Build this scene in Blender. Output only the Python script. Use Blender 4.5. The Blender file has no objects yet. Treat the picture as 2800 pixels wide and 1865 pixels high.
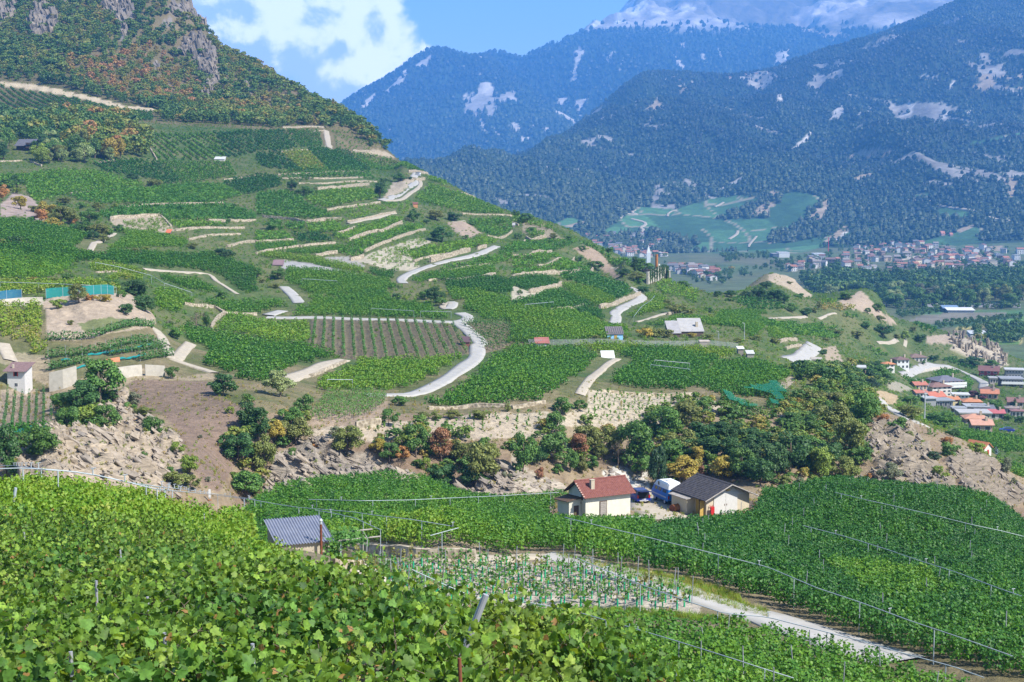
import bpy, bmesh, math, random
import numpy as np
from mathutils import Vector, Matrix

random.seed(7)
RNG = np.random.default_rng(11)
SC = bpy.context.scene
COL = SC.collection
R = math.radians

# ------------------------------------------------------------------ camera
F, CU, CV = 3889.0, 1400.0, 932.5          # photograph pixels (2800 x 1865)
PITCH = R(-6.0)
cam_data = bpy.data.cameras.new('camera')
cam_data.lens = 50.0
cam_data.sensor_width = 36.0
cam_data.clip_start = 0.5
cam_data.clip_end = 80000.0
cam = bpy.data.objects.new('camera', cam_data)
cam.rotation_euler = (R(90) + PITCH, 0, 0)
COL.objects.link(cam)
SC.camera = cam

# ------------------------------------------------------------------ sun, sky, exposure
SUN = Vector((0.72, -0.44, 0.87)).normalized()     # towards the sun
SUN_EL = math.asin(SUN.z)
SUN_AZ = math.atan2(SUN.x, SUN.y)
sl = bpy.data.lights.new('sun', 'SUN')
sl.energy = 5.0
sl.angle = R(0.53)
sl.color = (1.0, 0.955, 0.88)
so = bpy.data.objects.new('sun', sl)
so.rotation_euler = (-SUN).to_track_quat('-Z', 'Y').to_euler()
COL.objects.link(so)

world = bpy.data.worlds.new('World')
SC.world = world
world.use_nodes = True
world.cycles.sampling_method = 'MANUAL'
world.cycles.sample_map_resolution = 256
wn, wl = world.node_tree.nodes, world.node_tree.links
wn.clear()
w_out = wn.new('ShaderNodeOutputWorld')
w_bg = wn.new('ShaderNodeBackground')
w_bg.inputs['Strength'].default_value = 0.125
sky = wn.new('ShaderNodeTexSky')
sky.sky_type = 'NISHITA'
sky.sun_disc = False
sky.sun_elevation = SUN_EL
sky.sun_rotation = SUN_AZ
sky.altitude = 700
sky.air_density = 1.0
sky.dust_density = 0.6
sky.ozone_density = 2.2
wl.new(w_bg.outputs[0], w_out.inputs[0])
# cumulus clouds of the sky: banks of fine noise by direction
tc = wn.new('ShaderNodeTexCoord')
def wnoise(scale, detail, rough, vec, dist=0.0):
    n = wn.new('ShaderNodeTexNoise')
    n.inputs['Scale'].default_value = scale
    n.inputs['Detail'].default_value = detail
    n.inputs['Roughness'].default_value = rough
    n.inputs['Distortion'].default_value = dist
    wl.new(vec, n.inputs['Vector'])
    return n.outputs['Fac']
def wmath(op, a, b=None, c=None, clamp=False):
    m = wn.new('ShaderNodeMath'); m.operation = op; m.use_clamp = clamp
    for i, x in enumerate((a, b, c)):
        if x is None: continue
        if isinstance(x, (int, float)): m.inputs[i].default_value = x
        else: wl.new(x, m.inputs[i])
    return m.outputs[0]
def wvec(op, a, b):
    m = wn.new('ShaderNodeVectorMath'); m.operation = op
    for i, x in enumerate((a, b)):
        if isinstance(x, tuple): m.inputs[i].default_value = x
        else: wl.new(x, m.inputs[i])
    return m
dirv = tc.outputs['Generated']
def dirw(u, v):
    sp, cp = math.sin(PITCH), math.cos(PITCH)
    a, b = (u - CU) / F, -(v - CV) / F
    return Vector((a, cp - b * sp, sp + b * cp)).normalized()
def cloud_density(vec):
    big = wnoise(11.0, 3.0, 0.5, vec)
    fine = wnoise(34.0, 8.0, 0.56, vec, 0.25)
    # the bank over the shoulder of the hill and two more banks elsewhere in the sky
    acc = None
    for (u, v, rad, k) in ((690, 110, .105, 1.0), (900, 150, .080, 1.0), (990, 200, .065, 1.0), (850, 260, .10, .8), (560, -20, .07, .9), (350, 60, .12, .9), (1700, -900, .16, .8), (-2400, 200, .2, .9), (5200, 0, .2, .9)):
        d = dirw(u, v)
        dist = wvec('DISTANCE', vec, tuple(d)).outputs['Value']
        f = wmath('SUBTRACT', 1.0, wmath('DIVIDE', dist, rad))
        f = wmath('MULTIPLY', wmath('MAXIMUM', f, 0.0), k)
        acc = f if acc is None else wmath('MAXIMUM', acc, f)
    s = wmath('ADD', wmath('MULTIPLY', acc, 1.15), wmath('ADD', wmath('MULTIPLY', big, .7), wmath('MULTIPLY', fine, 1.5)))
    return wmath('SUBTRACT', s, 1.42)
den = cloud_density(dirv)
sunshift = wvec('ADD', dirv, tuple(Vector((0.009, 0.0, 0.013)))).outputs[0]
den2 = cloud_density(sunshift)
cov = wn.new('ShaderNodeMapRange'); cov.interpolation_type = 'SMOOTHSTEP'
wl.new(den, cov.inputs['Value'])
cov.inputs['From Min'].default_value = -0.02; cov.inputs['From Max'].default_value = 0.26
lit = wn.new('ShaderNodeMapRange'); lit.interpolation_type = 'SMOOTHSTEP'
wl.new(wmath('SUBTRACT', den, den2), lit.inputs['Value'])
lit.inputs['From Min'].default_value = -0.16; lit.inputs['From Max'].default_value = 0.22
ccol = wn.new('ShaderNodeMix'); ccol.data_type = 'RGBA'  # cloud light and shade are painted: bright towards the sun, bluish away from it
wl.new(lit.outputs[0], ccol.inputs['Factor'])
ccol.inputs['A'].default_value = (6.2, 6.9, 8.2, 1)
ccol.inputs['B'].default_value = (15.0, 14.3, 13.3, 1)
smix = wn.new('ShaderNodeMix'); smix.data_type = 'RGBA'
wl.new(wmath('MULTIPLY', cov.outputs[0], 0.93), smix.inputs['Factor'])
skyc = wn.new('ShaderNodeHueSaturation')
skyc.inputs['Saturation'].default_value = 1.0
wl.new(sky.outputs[0], skyc.inputs['Color'])
wl.new(skyc.outputs[0], smix.inputs['A'])
wl.new(ccol.outputs['Result'], smix.inputs['B'])
wl.new(smix.outputs['Result'], w_bg.inputs['Color'])

vs = SC.view_settings
vs.view_transform = 'Standard'
vs.look = 'None'
vs.exposure = 0.78
vs.gamma = 1.0
vs.use_curve_mapping = False
SC.cycles.use_denoising = True
try:
    SC.cycles.denoiser = 'OPENIMAGEDENOISE'
    SC.cycles.denoising_input_passes = 'RGB_ALBEDO_NORMAL'
    SC.cycles.denoising_prefilter = 'ACCURATE'
except Exception:
    pass
SC.cycles.max_bounces = 5
SC.cycles.diffuse_bounces = 2
SC.cycles.glossy_bounces = 2
SC.cycles.transmission_bounces = 3
SC.cycles.transparent_max_bounces = 4
SC.cycles.volume_bounces = 2
SC.cycles.sample_clamp_indirect = 4.0
SC.cycles.use_fast_gi = False

# ------------------------------------------------------------------ small helpers
def ray_q(v):
    """slope z/y of the line of sight through photograph row v."""
    sp, cp = math.sin(PITCH), math.cos(PITCH)
    b = -(np.asarray(v, float) - CV) / F
    return (sp + b * cp) / (cp - b * sp)
def ray_x(u, v):
    sp, cp = math.sin(PITCH), math.cos(PITCH)
    b = -(np.asarray(v, float) - CV) / F
    return ((np.asarray(u, float) - CU) / F) / (cp - b * sp)
def proj(x, y, z):
    sp, cp = math.sin(PITCH), math.cos(PITCH)
    dep = y * cp + z * sp
    up = -y * sp + z * cp
    return CU + F * x / dep, CV - F * up / dep
def A_of(u):          # column coordinate x / y of a photograph column (at mid height)
    return (np.asarray(u, float) - CU) / F
def _h(ix, iy, iz):
    n = (ix * 374761393 + iy * 668265263 + iz * 2147483647 * 7 + 1013904223) & 0xFFFFFFFF
    n = ((n ^ (n >> 13)) * 1274126177) & 0xFFFFFFFF
    return ((n ^ (n >> 16)) & 0xFFFF) / 65535.0
def vnoise(x, y, z=0.0):
    x = np.asarray(x, float); y = np.asarray(y, float); z = np.asarray(z, float) + np.zeros_like(x)
    xi, yi, zi = np.floor(x).astype(np.int64), np.floor(y).astype(np.int64), np.floor(z).astype(np.int64)
    fx, fy, fz = x - xi, y - yi, z - zi
    fx, fy, fz = (t * t * (3 - 2 * t) for t in (fx, fy, fz))
    r = 0
    for dx in (0, 1):
        for dy in (0, 1):
            for dz in (0, 1):
                w = (fx if dx else 1 - fx) * (fy if dy else 1 - fy) * (fz if dz else 1 - fz)
                r = r + w * _h(xi + dx, yi + dy, zi + dz)
    return r * 2 - 1
def fbm(x, y, z=0.0, oct=4, lac=2.1, gain=.5):
    a, s, t = 1.0, 0.0, 0.0
    for i in range(oct):
        s = s + a * vnoise(x * lac ** i + 17.3 * i, y * lac ** i - 9.1 * i, np.asarray(z) * lac ** i + 5.7 * i)
        t += a; a *= gain
    return s / t
def pip(px, py, poly):
    """points in polygon (even-odd), vectorised with a bounding box."""
    poly = np.asarray(poly, float)
    res = np.zeros(px.shape, bool)
    m = (px >= poly[:, 0].min()) & (px <= poly[:, 0].max()) & (py >= poly[:, 1].min()) & (py <= poly[:, 1].max())
    if not m.any(): return res
    x, y = px[m], py[m]
    c = np.zeros(x.shape, bool)
    n = len(poly)
    for i in range(n):
        x0, y0 = poly[i]; x1, y1 = poly[(i + 1) % n]
        if y0 == y1: continue
        t = ((y0 > y) != (y1 > y)) & (x < (x1 - x0) * (y - y0) / (y1 - y0) + x0)
        c ^= t
    res[m] = c
    return res
OFFV = (0, 470, 940, 1395)
def Z(c, r, s):
    """points read off one of the sixteen enlarged tiles of the photograph."""
    out = []
    for t in s.split():
        a, b = t.split(',')
        out.append((700 * c + float(a) / 3.336, OFFV[r] + float(b) / 3.336))
    return out
def ZZ(*parts):
    out = []
    for c, r, s in parts: out += Z(c, r, s)
    return out

# ------------------------------------------------------------------ terrain sheets
class Sheet:
    """a heightfield z(x, y), stored on rays of constant x / y; interpolates surveyed points."""
    def __init__(self, pts, us, ys, ku=1000., kb=1.5, reg=2e-4):
        P = np.array(pts, float)
        a, b = P[:, 0] / ku, np.log(P[:, 1]) * kb
        q = P[:, 2] / P[:, 1]
        n = len(a)
        K = self.phi(np.hypot(a[:, None] - a[None], b[:, None] - b[None]))
        K += np.eye(n) * reg
        M = np.zeros((n + 3, n + 3)); M[:n, :n] = K
        B = np.stack([np.ones(n), a, b], 1); M[:n, n:] = B; M[n:, :n] = B.T
        sol = np.linalg.solve(M, np.concatenate([q, np.zeros(3)]))
        self.us, self.ys = np.asarray(us, float), np.asarray(ys, float)
        ga, gb = self.us / ku, np.log(self.ys) * kb
        Q = np.zeros((len(ys), len(us)))
        for i, bb in enumerate(gb):
            r = np.hypot(ga[:, None] - a[None], bb - b[None])
            Q[i] = self.phi(r) @ sol[:n] + sol[n] + sol[n + 1] * ga + sol[n + 2] * bb
        self.Q = Q
        self.refresh()
    @staticmethod
    def phi(r):
        return np.where(r > 1e-9, r * r * np.log(np.maximum(r, 1e-9)), 0)
    def refresh(self):
        self.A = A_of(self.us)
        self.X = self.A[None] * self.ys[:, None]
        self.Y = np.repeat(self.ys[:, None], len(self.us), 1)
        self.Zz = self.Q * self.Y
        self.PU, self.PV = proj(self.X, self.Y, self.Zz)
        m = np.maximum.accumulate(self.Q, 0)
        prev = np.vstack([np.full((1, self.Q.shape[1]), -9.), m[:-1]])
        self.vis = self.Q >= prev - 0.004
    def fit_ridge(self, line, y0, lo=.72):
        """lift or lower the far slope so that its skyline runs through the given points."""
        L = np.array(line, float)
        js = np.nonzero((self.us >= L[:, 0].min()) & (self.us <= L[:, 0].max()))[0]
        ex, yr = np.zeros(len(js)), np.zeros(len(js))
        for k, j in enumerate(js):
            m = self.ys >= y0
            c = np.where(m, self.Q[:, j], -9)
            i = int(np.argmax(c)); yr[k] = self.ys[i]
            ex[k] = c[i] - float(ray_q(np.interp(self.us[j], L[:, 0], L[:, 1])))
        if L.shape[1] > 2: yr = np.interp(self.us[js], L[:, 0], L[:, 2])
        ker = np.hanning(43); ker /= ker.sum()
        yr = np.convolve(np.pad(yr, 21, 'edge'), ker, 'valid')
        ker = np.hanning(7); ker /= ker.sum()
        ex = np.convolve(np.pad(ex, 3, 'edge'), ker, 'valid')
        fade = np.minimum(1, np.minimum(np.arange(len(js)) + 1, np.arange(len(js))[::-1] + 1) / 10.) if y0 < 600 else np.ones(len(js))
        for k, j in enumerate(js):
            w = np.clip((self.ys / yr[k] - lo) / (.97 - lo), 0, 1); w = w * w * (3 - 2 * w)
            self.Q[:, j] -= ex[k] * w * fade[k]
        self.refresh()
    def _ij(self, a, y):
        fu = np.interp(a, self.A, np.arange(len(self.us)))
        fy = np.interp(y, self.ys, np.arange(len(self.ys)))
        return fu, fy
    def h(self, x, y):
        x = np.asarray(x, float); y = np.asarray(y, float)
        fu, fy = self._ij(x / y, y)
        i = np.clip(np.floor(fy).astype(int), 0, len(self.ys) - 2); j = np.clip(np.floor(fu).astype(int), 0, len(self.us) - 2)
        s, t = fy - i, fu - j
        Q = self.Q
        q = (Q[i, j] * (1 - s) * (1 - t) + Q[i + 1, j] * s * (1 - t) + Q[i, j + 1] * (1 - s) * t + Q[i + 1, j + 1] * s * t)
        return q * y
    def cast(self, u, v, ymin=0, ymax=1e9, lift=0.):
        """where the line of sight through photograph point (u, v) meets the ground."""
        q = float(ray_q(v)); a = float(ray_x(u, v))
        fu = float(np.interp(a, self.A, np.arange(len(self.us))))
        j = min(int(fu), len(self.us) - 2); t = fu - j
        c = self.Q[:, j] * (1 - t) + self.Q[:, j + 1] * t + lift / self.ys
        ok = np.nonzero((c >= q) & (self.ys >= ymin) & (self.ys <= ymax))[0]
        if len(ok) == 0:
            k = np.nonzero((self.ys >= ymin) & (self.ys <= ymax))[0]
            i = k[np.argmax(c[k])]
            y = self.ys[i]
        else:
            i = ok[0]
            if i == 0 or c[i - 1] >= q: y = self.ys[i]
            else:
                f = (q - c[i - 1]) / (c[i] - c[i - 1]); y = self.ys[i - 1] * (1 - f) + self.ys[i] * f
        x = a * y
        return np.array([x, y, float(self.h(x, y))])
    def poly(self, pts, **k):
        return np.array([self.cast(u, v, **k) for u, v in pts])
    def mesh(self, name, color, extra=None, keep=None, disp=None):
        nr, nc = self.Q.shape
        co = np.stack([self.X, self.Y, self.Zz], -1).reshape(-1, 3)
        if disp is not None: co = co + disp.reshape(-1, 3)
        idx = np.arange(nr * nc).reshape(nr, nc)
        f = np.stack([idx[:-1, :-1], idx[:-1, 1:], idx[1:, 1:], idx[1:, :-1]], -1).reshape(-1, 4)
        if keep is not None:
            k = keep[:-1, :-1] & keep[1:, 1:] & keep[:-1, 1:] & keep[1:, :-1]
            f = f[k.reshape(-1)]
        me = np_mesh(name, co, f)
        attr(me, 'col', np.concatenate([color.reshape(-1, 3), np.ones((nr * nc, 1))], 1), 'FLOAT_COLOR')
        for k, a in (extra or {}).items(): attr(me, k, a.reshape(-1), 'FLOAT')
        me.shade_smooth()
        return me
def np_mesh(name, co, faces):
    """mesh from an (n,3) array and an (m,k) array of k-gons (or a list of such arrays)."""
    me = bpy.data.meshes.new(name)
    co = np.asarray(co, np.float32)
    fl = [faces] if isinstance(faces, np.ndarray) else [f for f in faces if len(f)]
    me.vertices.add(len(co)); me.vertices.foreach_set('co', co.ravel())
    nl = sum(f.size for f in fl); nf = sum(len(f) for f in fl)
    me.loops.add(nl); me.polygons.add(nf)
    me.loops.foreach_set('vertex_index', np.concatenate([f.ravel() for f in fl]).astype(np.int32))
    ls, o = [], 0
    for f in fl:
        ls.append(o + np.arange(len(f)) * f.shape[1]); o += f.size
    me.polygons.foreach_set('loop_start', np.concatenate(ls).astype(np.int32))
    me.update(calc_edges=True)
    return me
def attr(me, name, data, typ='FLOAT', dom='POINT'):
    a = me.attributes.new(name, typ, dom)
    key = {'FLOAT': 'value', 'INT': 'value', 'FLOAT_COLOR': 'color', 'FLOAT_VECTOR': 'vector'}[typ]
    a.data.foreach_set(key, np.ascontiguousarray(data, np.int32 if typ == 'INT' else np.float32).ravel())
def new(name, me, mat=None, parent=None, loc=None, rz=None, **props):
    o = bpy.data.objects.new(name, me)
    COL.objects.link(o)
    if mat is not None and me is not None and len(me.materials) == 0:
        me.materials.append(mat)
    if parent is not None: o.parent = parent
    if loc is not None: o.location = loc
    if rz is not None: o.rotation_euler = (0, 0, rz)
    for k, v in props.items(): o[k] = v
    return o
def G(u, v, y, h=0.0):
    return (u, y, float(ray_q(v)) * y - h)
# ------------------------------------------------------------------ ground: survey of the near slope, ravine, vineyard hillside and hill
T = lambda u, v, y: G(u, v, y, 1.5)
S = []
S += [(-300, 6, -4.6), (1400, 6, -4.6), (3100, 6, -6.0), (-200, 14, -6.4), (600, 14, -6.3), (1400, 14, -6.8), (2200, 14, -9.), (3000, 14, -12.)]
S += [T(-100, 1330, 65), T(300, 1345, 68), T(650, 1402, 75), T(500, 1500, 42), T(0, 1500, 38), T(0, 1700, 21), T(900, 1600, 30), T(1300, 1690, 25), T(1900, 1850, 21), (790, 82, -21.), (960, 80, -21.3)]
S += [(700, 55, -15.9), (800, 60, -17.7), (860, 66, -19.0), (650, 60, -16.6), (760, 70, -19.3), (900, 50, -17.)]
S += [(1000, 60, -20), (1300, 55, -22), (1600, 50, -22.5), (2000, 42, -20), (2000, 63, -24), (2400, 40, -23.5), (2800, 40, -25), (3100, 40, -26)]
S += [(1500, 86, -26.5), (2000, 80, -26.2), (2500, 75, -26.5), (2900, 75, -27), (1000, 90, -25.2), (1200, 98, -25.9), (1200, 101, -25.2), (1600, 104, -26.6), G(1900, 1640, 90), G(2100, 1690, 88), G(2300, 1640, 96), G(2800, 1760, 84), G(2500, 1500, 122, 1), G(2800, 1420, 155, 1)]
S += [G(1200, 1446, 125, 1), G(850, 1446, 118, 1), G(1550, 1427, 150), G(2000, 1412, 152), G(1750, 1365, 162), G(1850, 1420, 150), G(1100, 1340, 166, 1), G(850, 1360, 158, 1), G(2300, 1345, 172, 1), G(2750, 1385, 165, 1), G(1950, 1350, 172, 0), G(1500, 1350, 168, 1)]
S += [G(700, 1376, 150, 1), G(660, 1390, 135, 1), G(760, 1400, 132, 1), G(1600, 1362, 166), G(1700, 1354, 168), G(1850, 1350, 171), G(2100, 1350, 170, 1)]
S += [(700, 172, -45), (1100, 181, -47), (1700, 185, -48), (2300, 192, -50), (2800, 195, -54), (3100, 195, -55), (600, 150, -40), (300, 125, -38), (0, 110, -36), (-250, 110, -36), (0, 85, -22), (300, 88, -24), (600, 95, -28)]
for t in '''100,1280,150 300,1320,152 450,1330,158 300,1200,182 150,1130,195 40,1190,182 -200,1190,182 70,1080,212 70,1180,187 140,1090,208
500,1200,185 600,1330,165 550,1100,205 500,1045,220 620,1050,224 650,1200,192 900,1366,185 750,1180,197 900,1190,200 1050,1240,197 1100,1330,190 1200,1340,192 1000,1180,202
870,1120,214 1000,1150,208 1150,1170,208 1300,1150,214 1500,1120,224 1600,1060,245 1450,1180,214 900,1080,232 1050,1087,233 1250,1112,228 1250,1040,256 1150,1040,255 1300,960,298 900,1010,262 700,1000,248 850,1030,250 550,960,262
1700,1330,206 1700,1200,222 2000,1330,206 2000,1150,235 1900,1100,245 2200,1300,210 2250,1150,245 2300,1050,280
2380,1180,240 2450,1320,212 2500,1200,240 2600,1280,225 2650,1390,205 2750,1400,215 2680,1225,250 2600,1200,250 2790,1380,232
2540,1165,335 2700,1195,335 2700,1235,290 2800,1300,280 2400,1090,345 2600,1120,480 2800,1150,450 2550,1050,560 2750,1060,540 2600,1000,640 2780,1000,680 2420,1000,520 2300,1000,420 2200,1000,360 2350,950,560 2450,940,650 2500,960,620
2620,922,700 2700,945,700 2650,990,672 2750,985,690 2340,800,640 2420,830,650 2500,890,690 2300,840,600 2200,860,560 2100,748,660 2050,790,600 2150,758,670 2210,800,680 2000,800,560 1950,850,480 1900,840,500 2200,812,640
1900,900,385 2000,950,350 2100,920,400 1800,860,420 2000,1020,300 1650,1000,290 1500,1000,285 1650,940,320 1550,880,355 1750,790,520 1820,790,535 1780,748,560 1700,850,420 1680,880,398
1790,750,575 1700,700,640 1640,680,680 1560,640,710 1500,620,730 1400,590,760 1300,545,790 1180,490,830 1090,435,900 1000,350,980 930,310,1030 860,275,1080 780,230,1130 700,175,1170 620,140,1190 560,60,1210 520,0,1220 470,-80,1230
1600,720,560 1500,700,520 1400,720,490 1500,780,450 1300,640,560 1400,650,600 1200,620,580 1000,600,540 1100,560,620 1200,540,690 1100,500,740 900,480,680 1000,450,780 850,430,740 900,380,840 1050,440,850 700,365,800 750,420,740 600,450,700 500,380,760 400,440,680 600,500,640 800,560,580 700,640,500 500,600,500 500,700,410 700,740,410 900,760,410 1100,760,430 1300,740,450 1100,840,360 900,850,352 700,860,345 500,800,340 500,900,290 700,920,300 1300,830,365 1500,830,390
0,450,600 100,540,520 0,540,500 300,540,540 300,620,450 0,640,390 0,760,300 300,740,330 0,822,262 300,832,262 200,900,245 0,1000,218 400,930,250 300,1000,225 150,1000,222
0,380,700 300,370,720 0,300,880 400,320,850 0,225,930 300,250,930 300,150,1020 0,100,1080 0,-60,1250 300,0,1180 500,150,1100 600,250,1010 800,300,990 700,300,950 -250,380,700 -250,225,930 -250,640,390 -250,822,262 -250,0,1200'''.split():
    u, v, y = map(float, t.split(',')); S.append(G(u, v, y))
RIDGE = [(1790, 750, 575), (1700, 700, 640), (1560, 640, 710), (1400, 590, 760), (1300, 545, 790), (1180, 490, 830), (1090, 435, 900), (1000, 350, 980), (860, 275, 1080), (700, 175, 1170), (560, 60, 1210), (470, -80, 1230)]
for u, v, y in RIDGE:
    z = float(ray_q(v)) * y
    S.append((u, y * 1.1, z - .07 * y)); S.append((u, y * 1.45, min(z - .3 * y, -105)))
S += [(2100, 760, -80), (2100, 900, -98), (2350, 760, -85), (2500, 830, -98), (2650, 800, -98), (2800, 780, -95), (3100, 600, -86), (3100, 820, -98), (3100, 450, -76), (3100, 340, -60), (3100, 240, -48), (2500, 1100, -106), (2100, 1100, -106), (2900, 1100, -106), (1900, 800, -95), (1900, 1000, -106), (3100, 1500, -112), (2300, 1500, -112), (0, 1500, 200), (0, 1900, -100), (-250, 1900, -100), (1000, 1900, -110), (1800, 1900, -112)]

US = np.arange(-320, 3121, 6.)
YS = np.concatenate([np.geomspace(5, 60, 110)[:-1], np.geomspace(60, 148, 130)[:-1], np.geomspace(148, 290, 250)[:-1], np.geomspace(290, 1500, 300)])
GR = Sheet(S, US, YS)
g_low = lambda u, v: GR.cast(u, v)

SKYLINE = [(470, -80, 1230), (520, 0, 1220), (560, 60, 1210), (620, 140, 1190), (700, 175, 1170), (780, 230, 1130), (860, 275, 1080), (930, 310, 1030), (1000, 350, 980), (1050, 400, 940), (1090, 435, 900), (1160, 475, 840), (1240, 508, 810), (1300, 545, 790), (1400, 590, 760), (1500, 618, 730), (1560, 640, 710), (1640, 676, 680), (1700, 702, 640), (1760, 740, 600), (1800, 762, 575)]
GR.fit_ridge(SKYLINE, 520)
# ------------------------------------------------------------------ far side of the valley and the mountains
V = []
for u in (600, 1200, 1800, 2400, 3000, 3400):
    for y in (700, 1000, 1400, 1900): V.append((u, y, -95.))
for u in (2000, 2400, 2800, 3300): V.append((u, 2250, -94.))
for t in '''1500,690,2150 1650,668,2500 1800,690,2500 2000,690,2500 2400,676,2450 2700,672,2420 3200,672,2420
2000,560,3100 1700,570,3350 2300,560,2900 2700,560,2800 3200,560,2800 1500,560,3300 1300,560,3100 1000,560,3000 600,560,3000
2700,400,3500 2300,400,3700 1900,400,3900 1600,430,4050 1500,480,3750 1300,500,3700 1100,520,3600 3200,400,3500
2700,200,4400 2300,250,4500 2000,300,4500 1800,300,4500 2750,0,5200 3200,0,5200 3200,200,4400
2600,0,5500 2500,45,5500 2400,88,5450 2300,120,5400 2200,150,5300 2100,190,5300 2000,205,5200 1850,200,5100 1750,198,5000 1690,245,4800 1640,290,4700 1590,330,4600 1480,400,4400 1400,430,4300 1300,462,4250 1200,485,4200 1000,520,4100'''.split():
    u, v, y = map(float, t.split(',')); V.append(G(u, v, y))
for u, v, y in ((2600, 0, 5500), (2300, 120, 5400), (2000, 205, 5200), (1750, 198, 5000), (1590, 330, 4600), (1400, 430, 4300), (1200, 485, 4200), (1000, 520, 4100), (3200, -120, 6000)):
    V.append((u, y * 1.25, float(ray_q(v)) * y - .06 * y)); V.append((u, y * 1.6, float(ray_q(v)) * y - .3 * y))
VA = Sheet(V, np.arange(560, 3420, 8.), np.concatenate([np.geomspace(650, 2300, 70)[:-1], np.geomspace(2300, 6900, 330)]), kb=2.2)
def gullies(sh, amp, scale, y0, seed=0., k=1.0):
    X, Y = sh.X / scale, sh.Y / scale
    n = fbm(X + seed, Y * .55 - seed, 0, 5)
    rd = 1 - np.abs(fbm(X * 1.6 - seed, Y * .45 + seed, 2.2, 4)) * 2
    fine = fbm(X * 7 + seed, Y * 6, 4.4, 3)
    w = np.clip((sh.Y - y0) / (y0 * .35), 0, 1)
    sh.Q += (n * .6 + rd * .55 * k + fine * .16) * amp * w / sh.Y
    sh.refresh()
gullies(VA, 75., 560., 2550., 0., 1.4)
spur = fbm((VA.X * .75 + VA.Y * .45) / 560., (VA.Y * .9 - VA.X * .4) / 1900., 6.6, 3)
VA.Q += (.5 - np.abs(spur) * 1.7) * 120. * np.clip((VA.Y - 2650) / 700., 0, 1) / VA.Y; VA.refresh()
VA.fit_ridge([(600, 545), (1000, 520), (1200, 485), (1300, 462), (1400, 432), (1480, 402), (1550, 362), (1590, 330), (1640, 290), (1700, 238), (1750, 202), (1800, 197), (1900, 200), (2000, 206), (2100, 190), (2160, 165), (2230, 140), (2300, 120), (2400, 90), (2500, 48), (2600, 0), (2700, -45), (3200, -150)], 3400, .8)

M1 = []
SC1 = .95
for t in '''700,480,6200 1000,480,6200 1300,480,6200 1590,480,6200 700,380,7200 930,330,7600 1000,252,8100 1050,220,8200 1100,190,8300 1130,165,8400 1180,136,8500 1215,132,8500 1260,148,8600 1300,156,8700 1340,146,8800
1400,200,8400 1440,238,8200 1500,275,7900 1590,338,7400 1650,385,7000 1720,430,6700 1180,250,7700 1100,300,7300 1300,300,7300 1400,330,7100 1500,380,6800 800,430,6800 600,430,6800 1100,400,6700 1300,400,6600'''.split():
    u, v, y = map(float, t.split(',')); M1.append(G(u, v, y * SC1))
for u, v, y in ((700, 380, 7200), (930, 300, 7700), (1050, 220, 8200), (1180, 136, 8500), (1340, 146, 8800), (1440, 238, 8200), (1590, 338, 7400), (1720, 430, 6700)):
    y *= SC1; M1.append((u, y * 1.2, float(ray_q(v)) * y - .08 * y))
MB = Sheet(M1, np.arange(500, 1800, 8.), np.geomspace(5750, 9900, 170), kb=3.0)
gullies(MB, 105., 850., 5100., 3.3)
MB.fit_ridge([(500, 560), (800, 400), (900, 325), (935, 298), (965, 268), (1000, 250), (1050, 222), (1100, 190), (1130, 165), (1180, 136), (1198, 132), (1220, 136), (1260, 150), (1300, 156), (1330, 150), (1345, 160), (1380, 190), (1440, 240), (1500, 278), (1590, 338), (1650, 385), (1800, 470)], 6350, .86)

M2 = []
SC2 = .84
for t in '''1300,400,8200 1600,400,8200 1900,300,8200 2300,260,8200 2700,200,8200 3200,200,8200 1250,240,10000 1300,165,10600 1345,142,10600 1380,150,10700 1430,162,10800 1500,118,10900 1560,118,11000 1600,96,11100 1640,92,11200 1700,120,10300 1800,120,10200 1900,190,9300 2000,110,10300 2200,120,10000 2300,100,10000 2400,60,10500 2600,60,10500
1650,58,12200 1675,48,12300 1690,40,12400 1705,10,12900 1715,-10,13100 1800,40,11900 1900,55,11600 2000,60,11600 2200,60,11600 2400,20,12000 1800,-20,13300 2000,-20,13600 2200,-20,13800 2400,-20,13600 2700,-20,13500 1900,0,15000 2500,0,15000 3200,0,15000 1500,250,9300 1700,250,9000'''.split():
    u, v, y = map(float, t.split(',')); M2.append(G(u, v, y * SC2))
for u, v, y in ((1250, 240, 10000), (1345, 142, 10600), (1500, 118, 10900), (1640, 90, 11200), (1690, 40, 12400)):
    y *= SC2; M2.append((u, y * 1.25, float(ray_q(v)) * y - .09 * y))
MC = Sheet(M2, np.arange(1150, 3300, 9.), np.geomspace(6750, 13000, 170), kb=3.0)
gullies(MC, 102., 930., 6000., 8.1)
MC.Q += (1 - 2 * np.abs(fbm(MC.X / 205., MC.Y / 205., 9., 5))) * 95. * np.clip((MC.Y - 8500) / 1150., 0, 1) / MC.Y; MC.refresh()
MC.fit_ridge([(1150, 330), (1250, 235), (1300, 165), (1345, 142), (1380, 150), (1430, 163), (1470, 138), (1500, 119), (1530, 124), (1565, 110), (1590, 98), (1615, 82), (1640, 56), (1675, 47), (1695, 22), (1712, 2), (1740, -22), (1900, -34), (2500, -34), (3200, -34)], 7600, .9)

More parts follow.
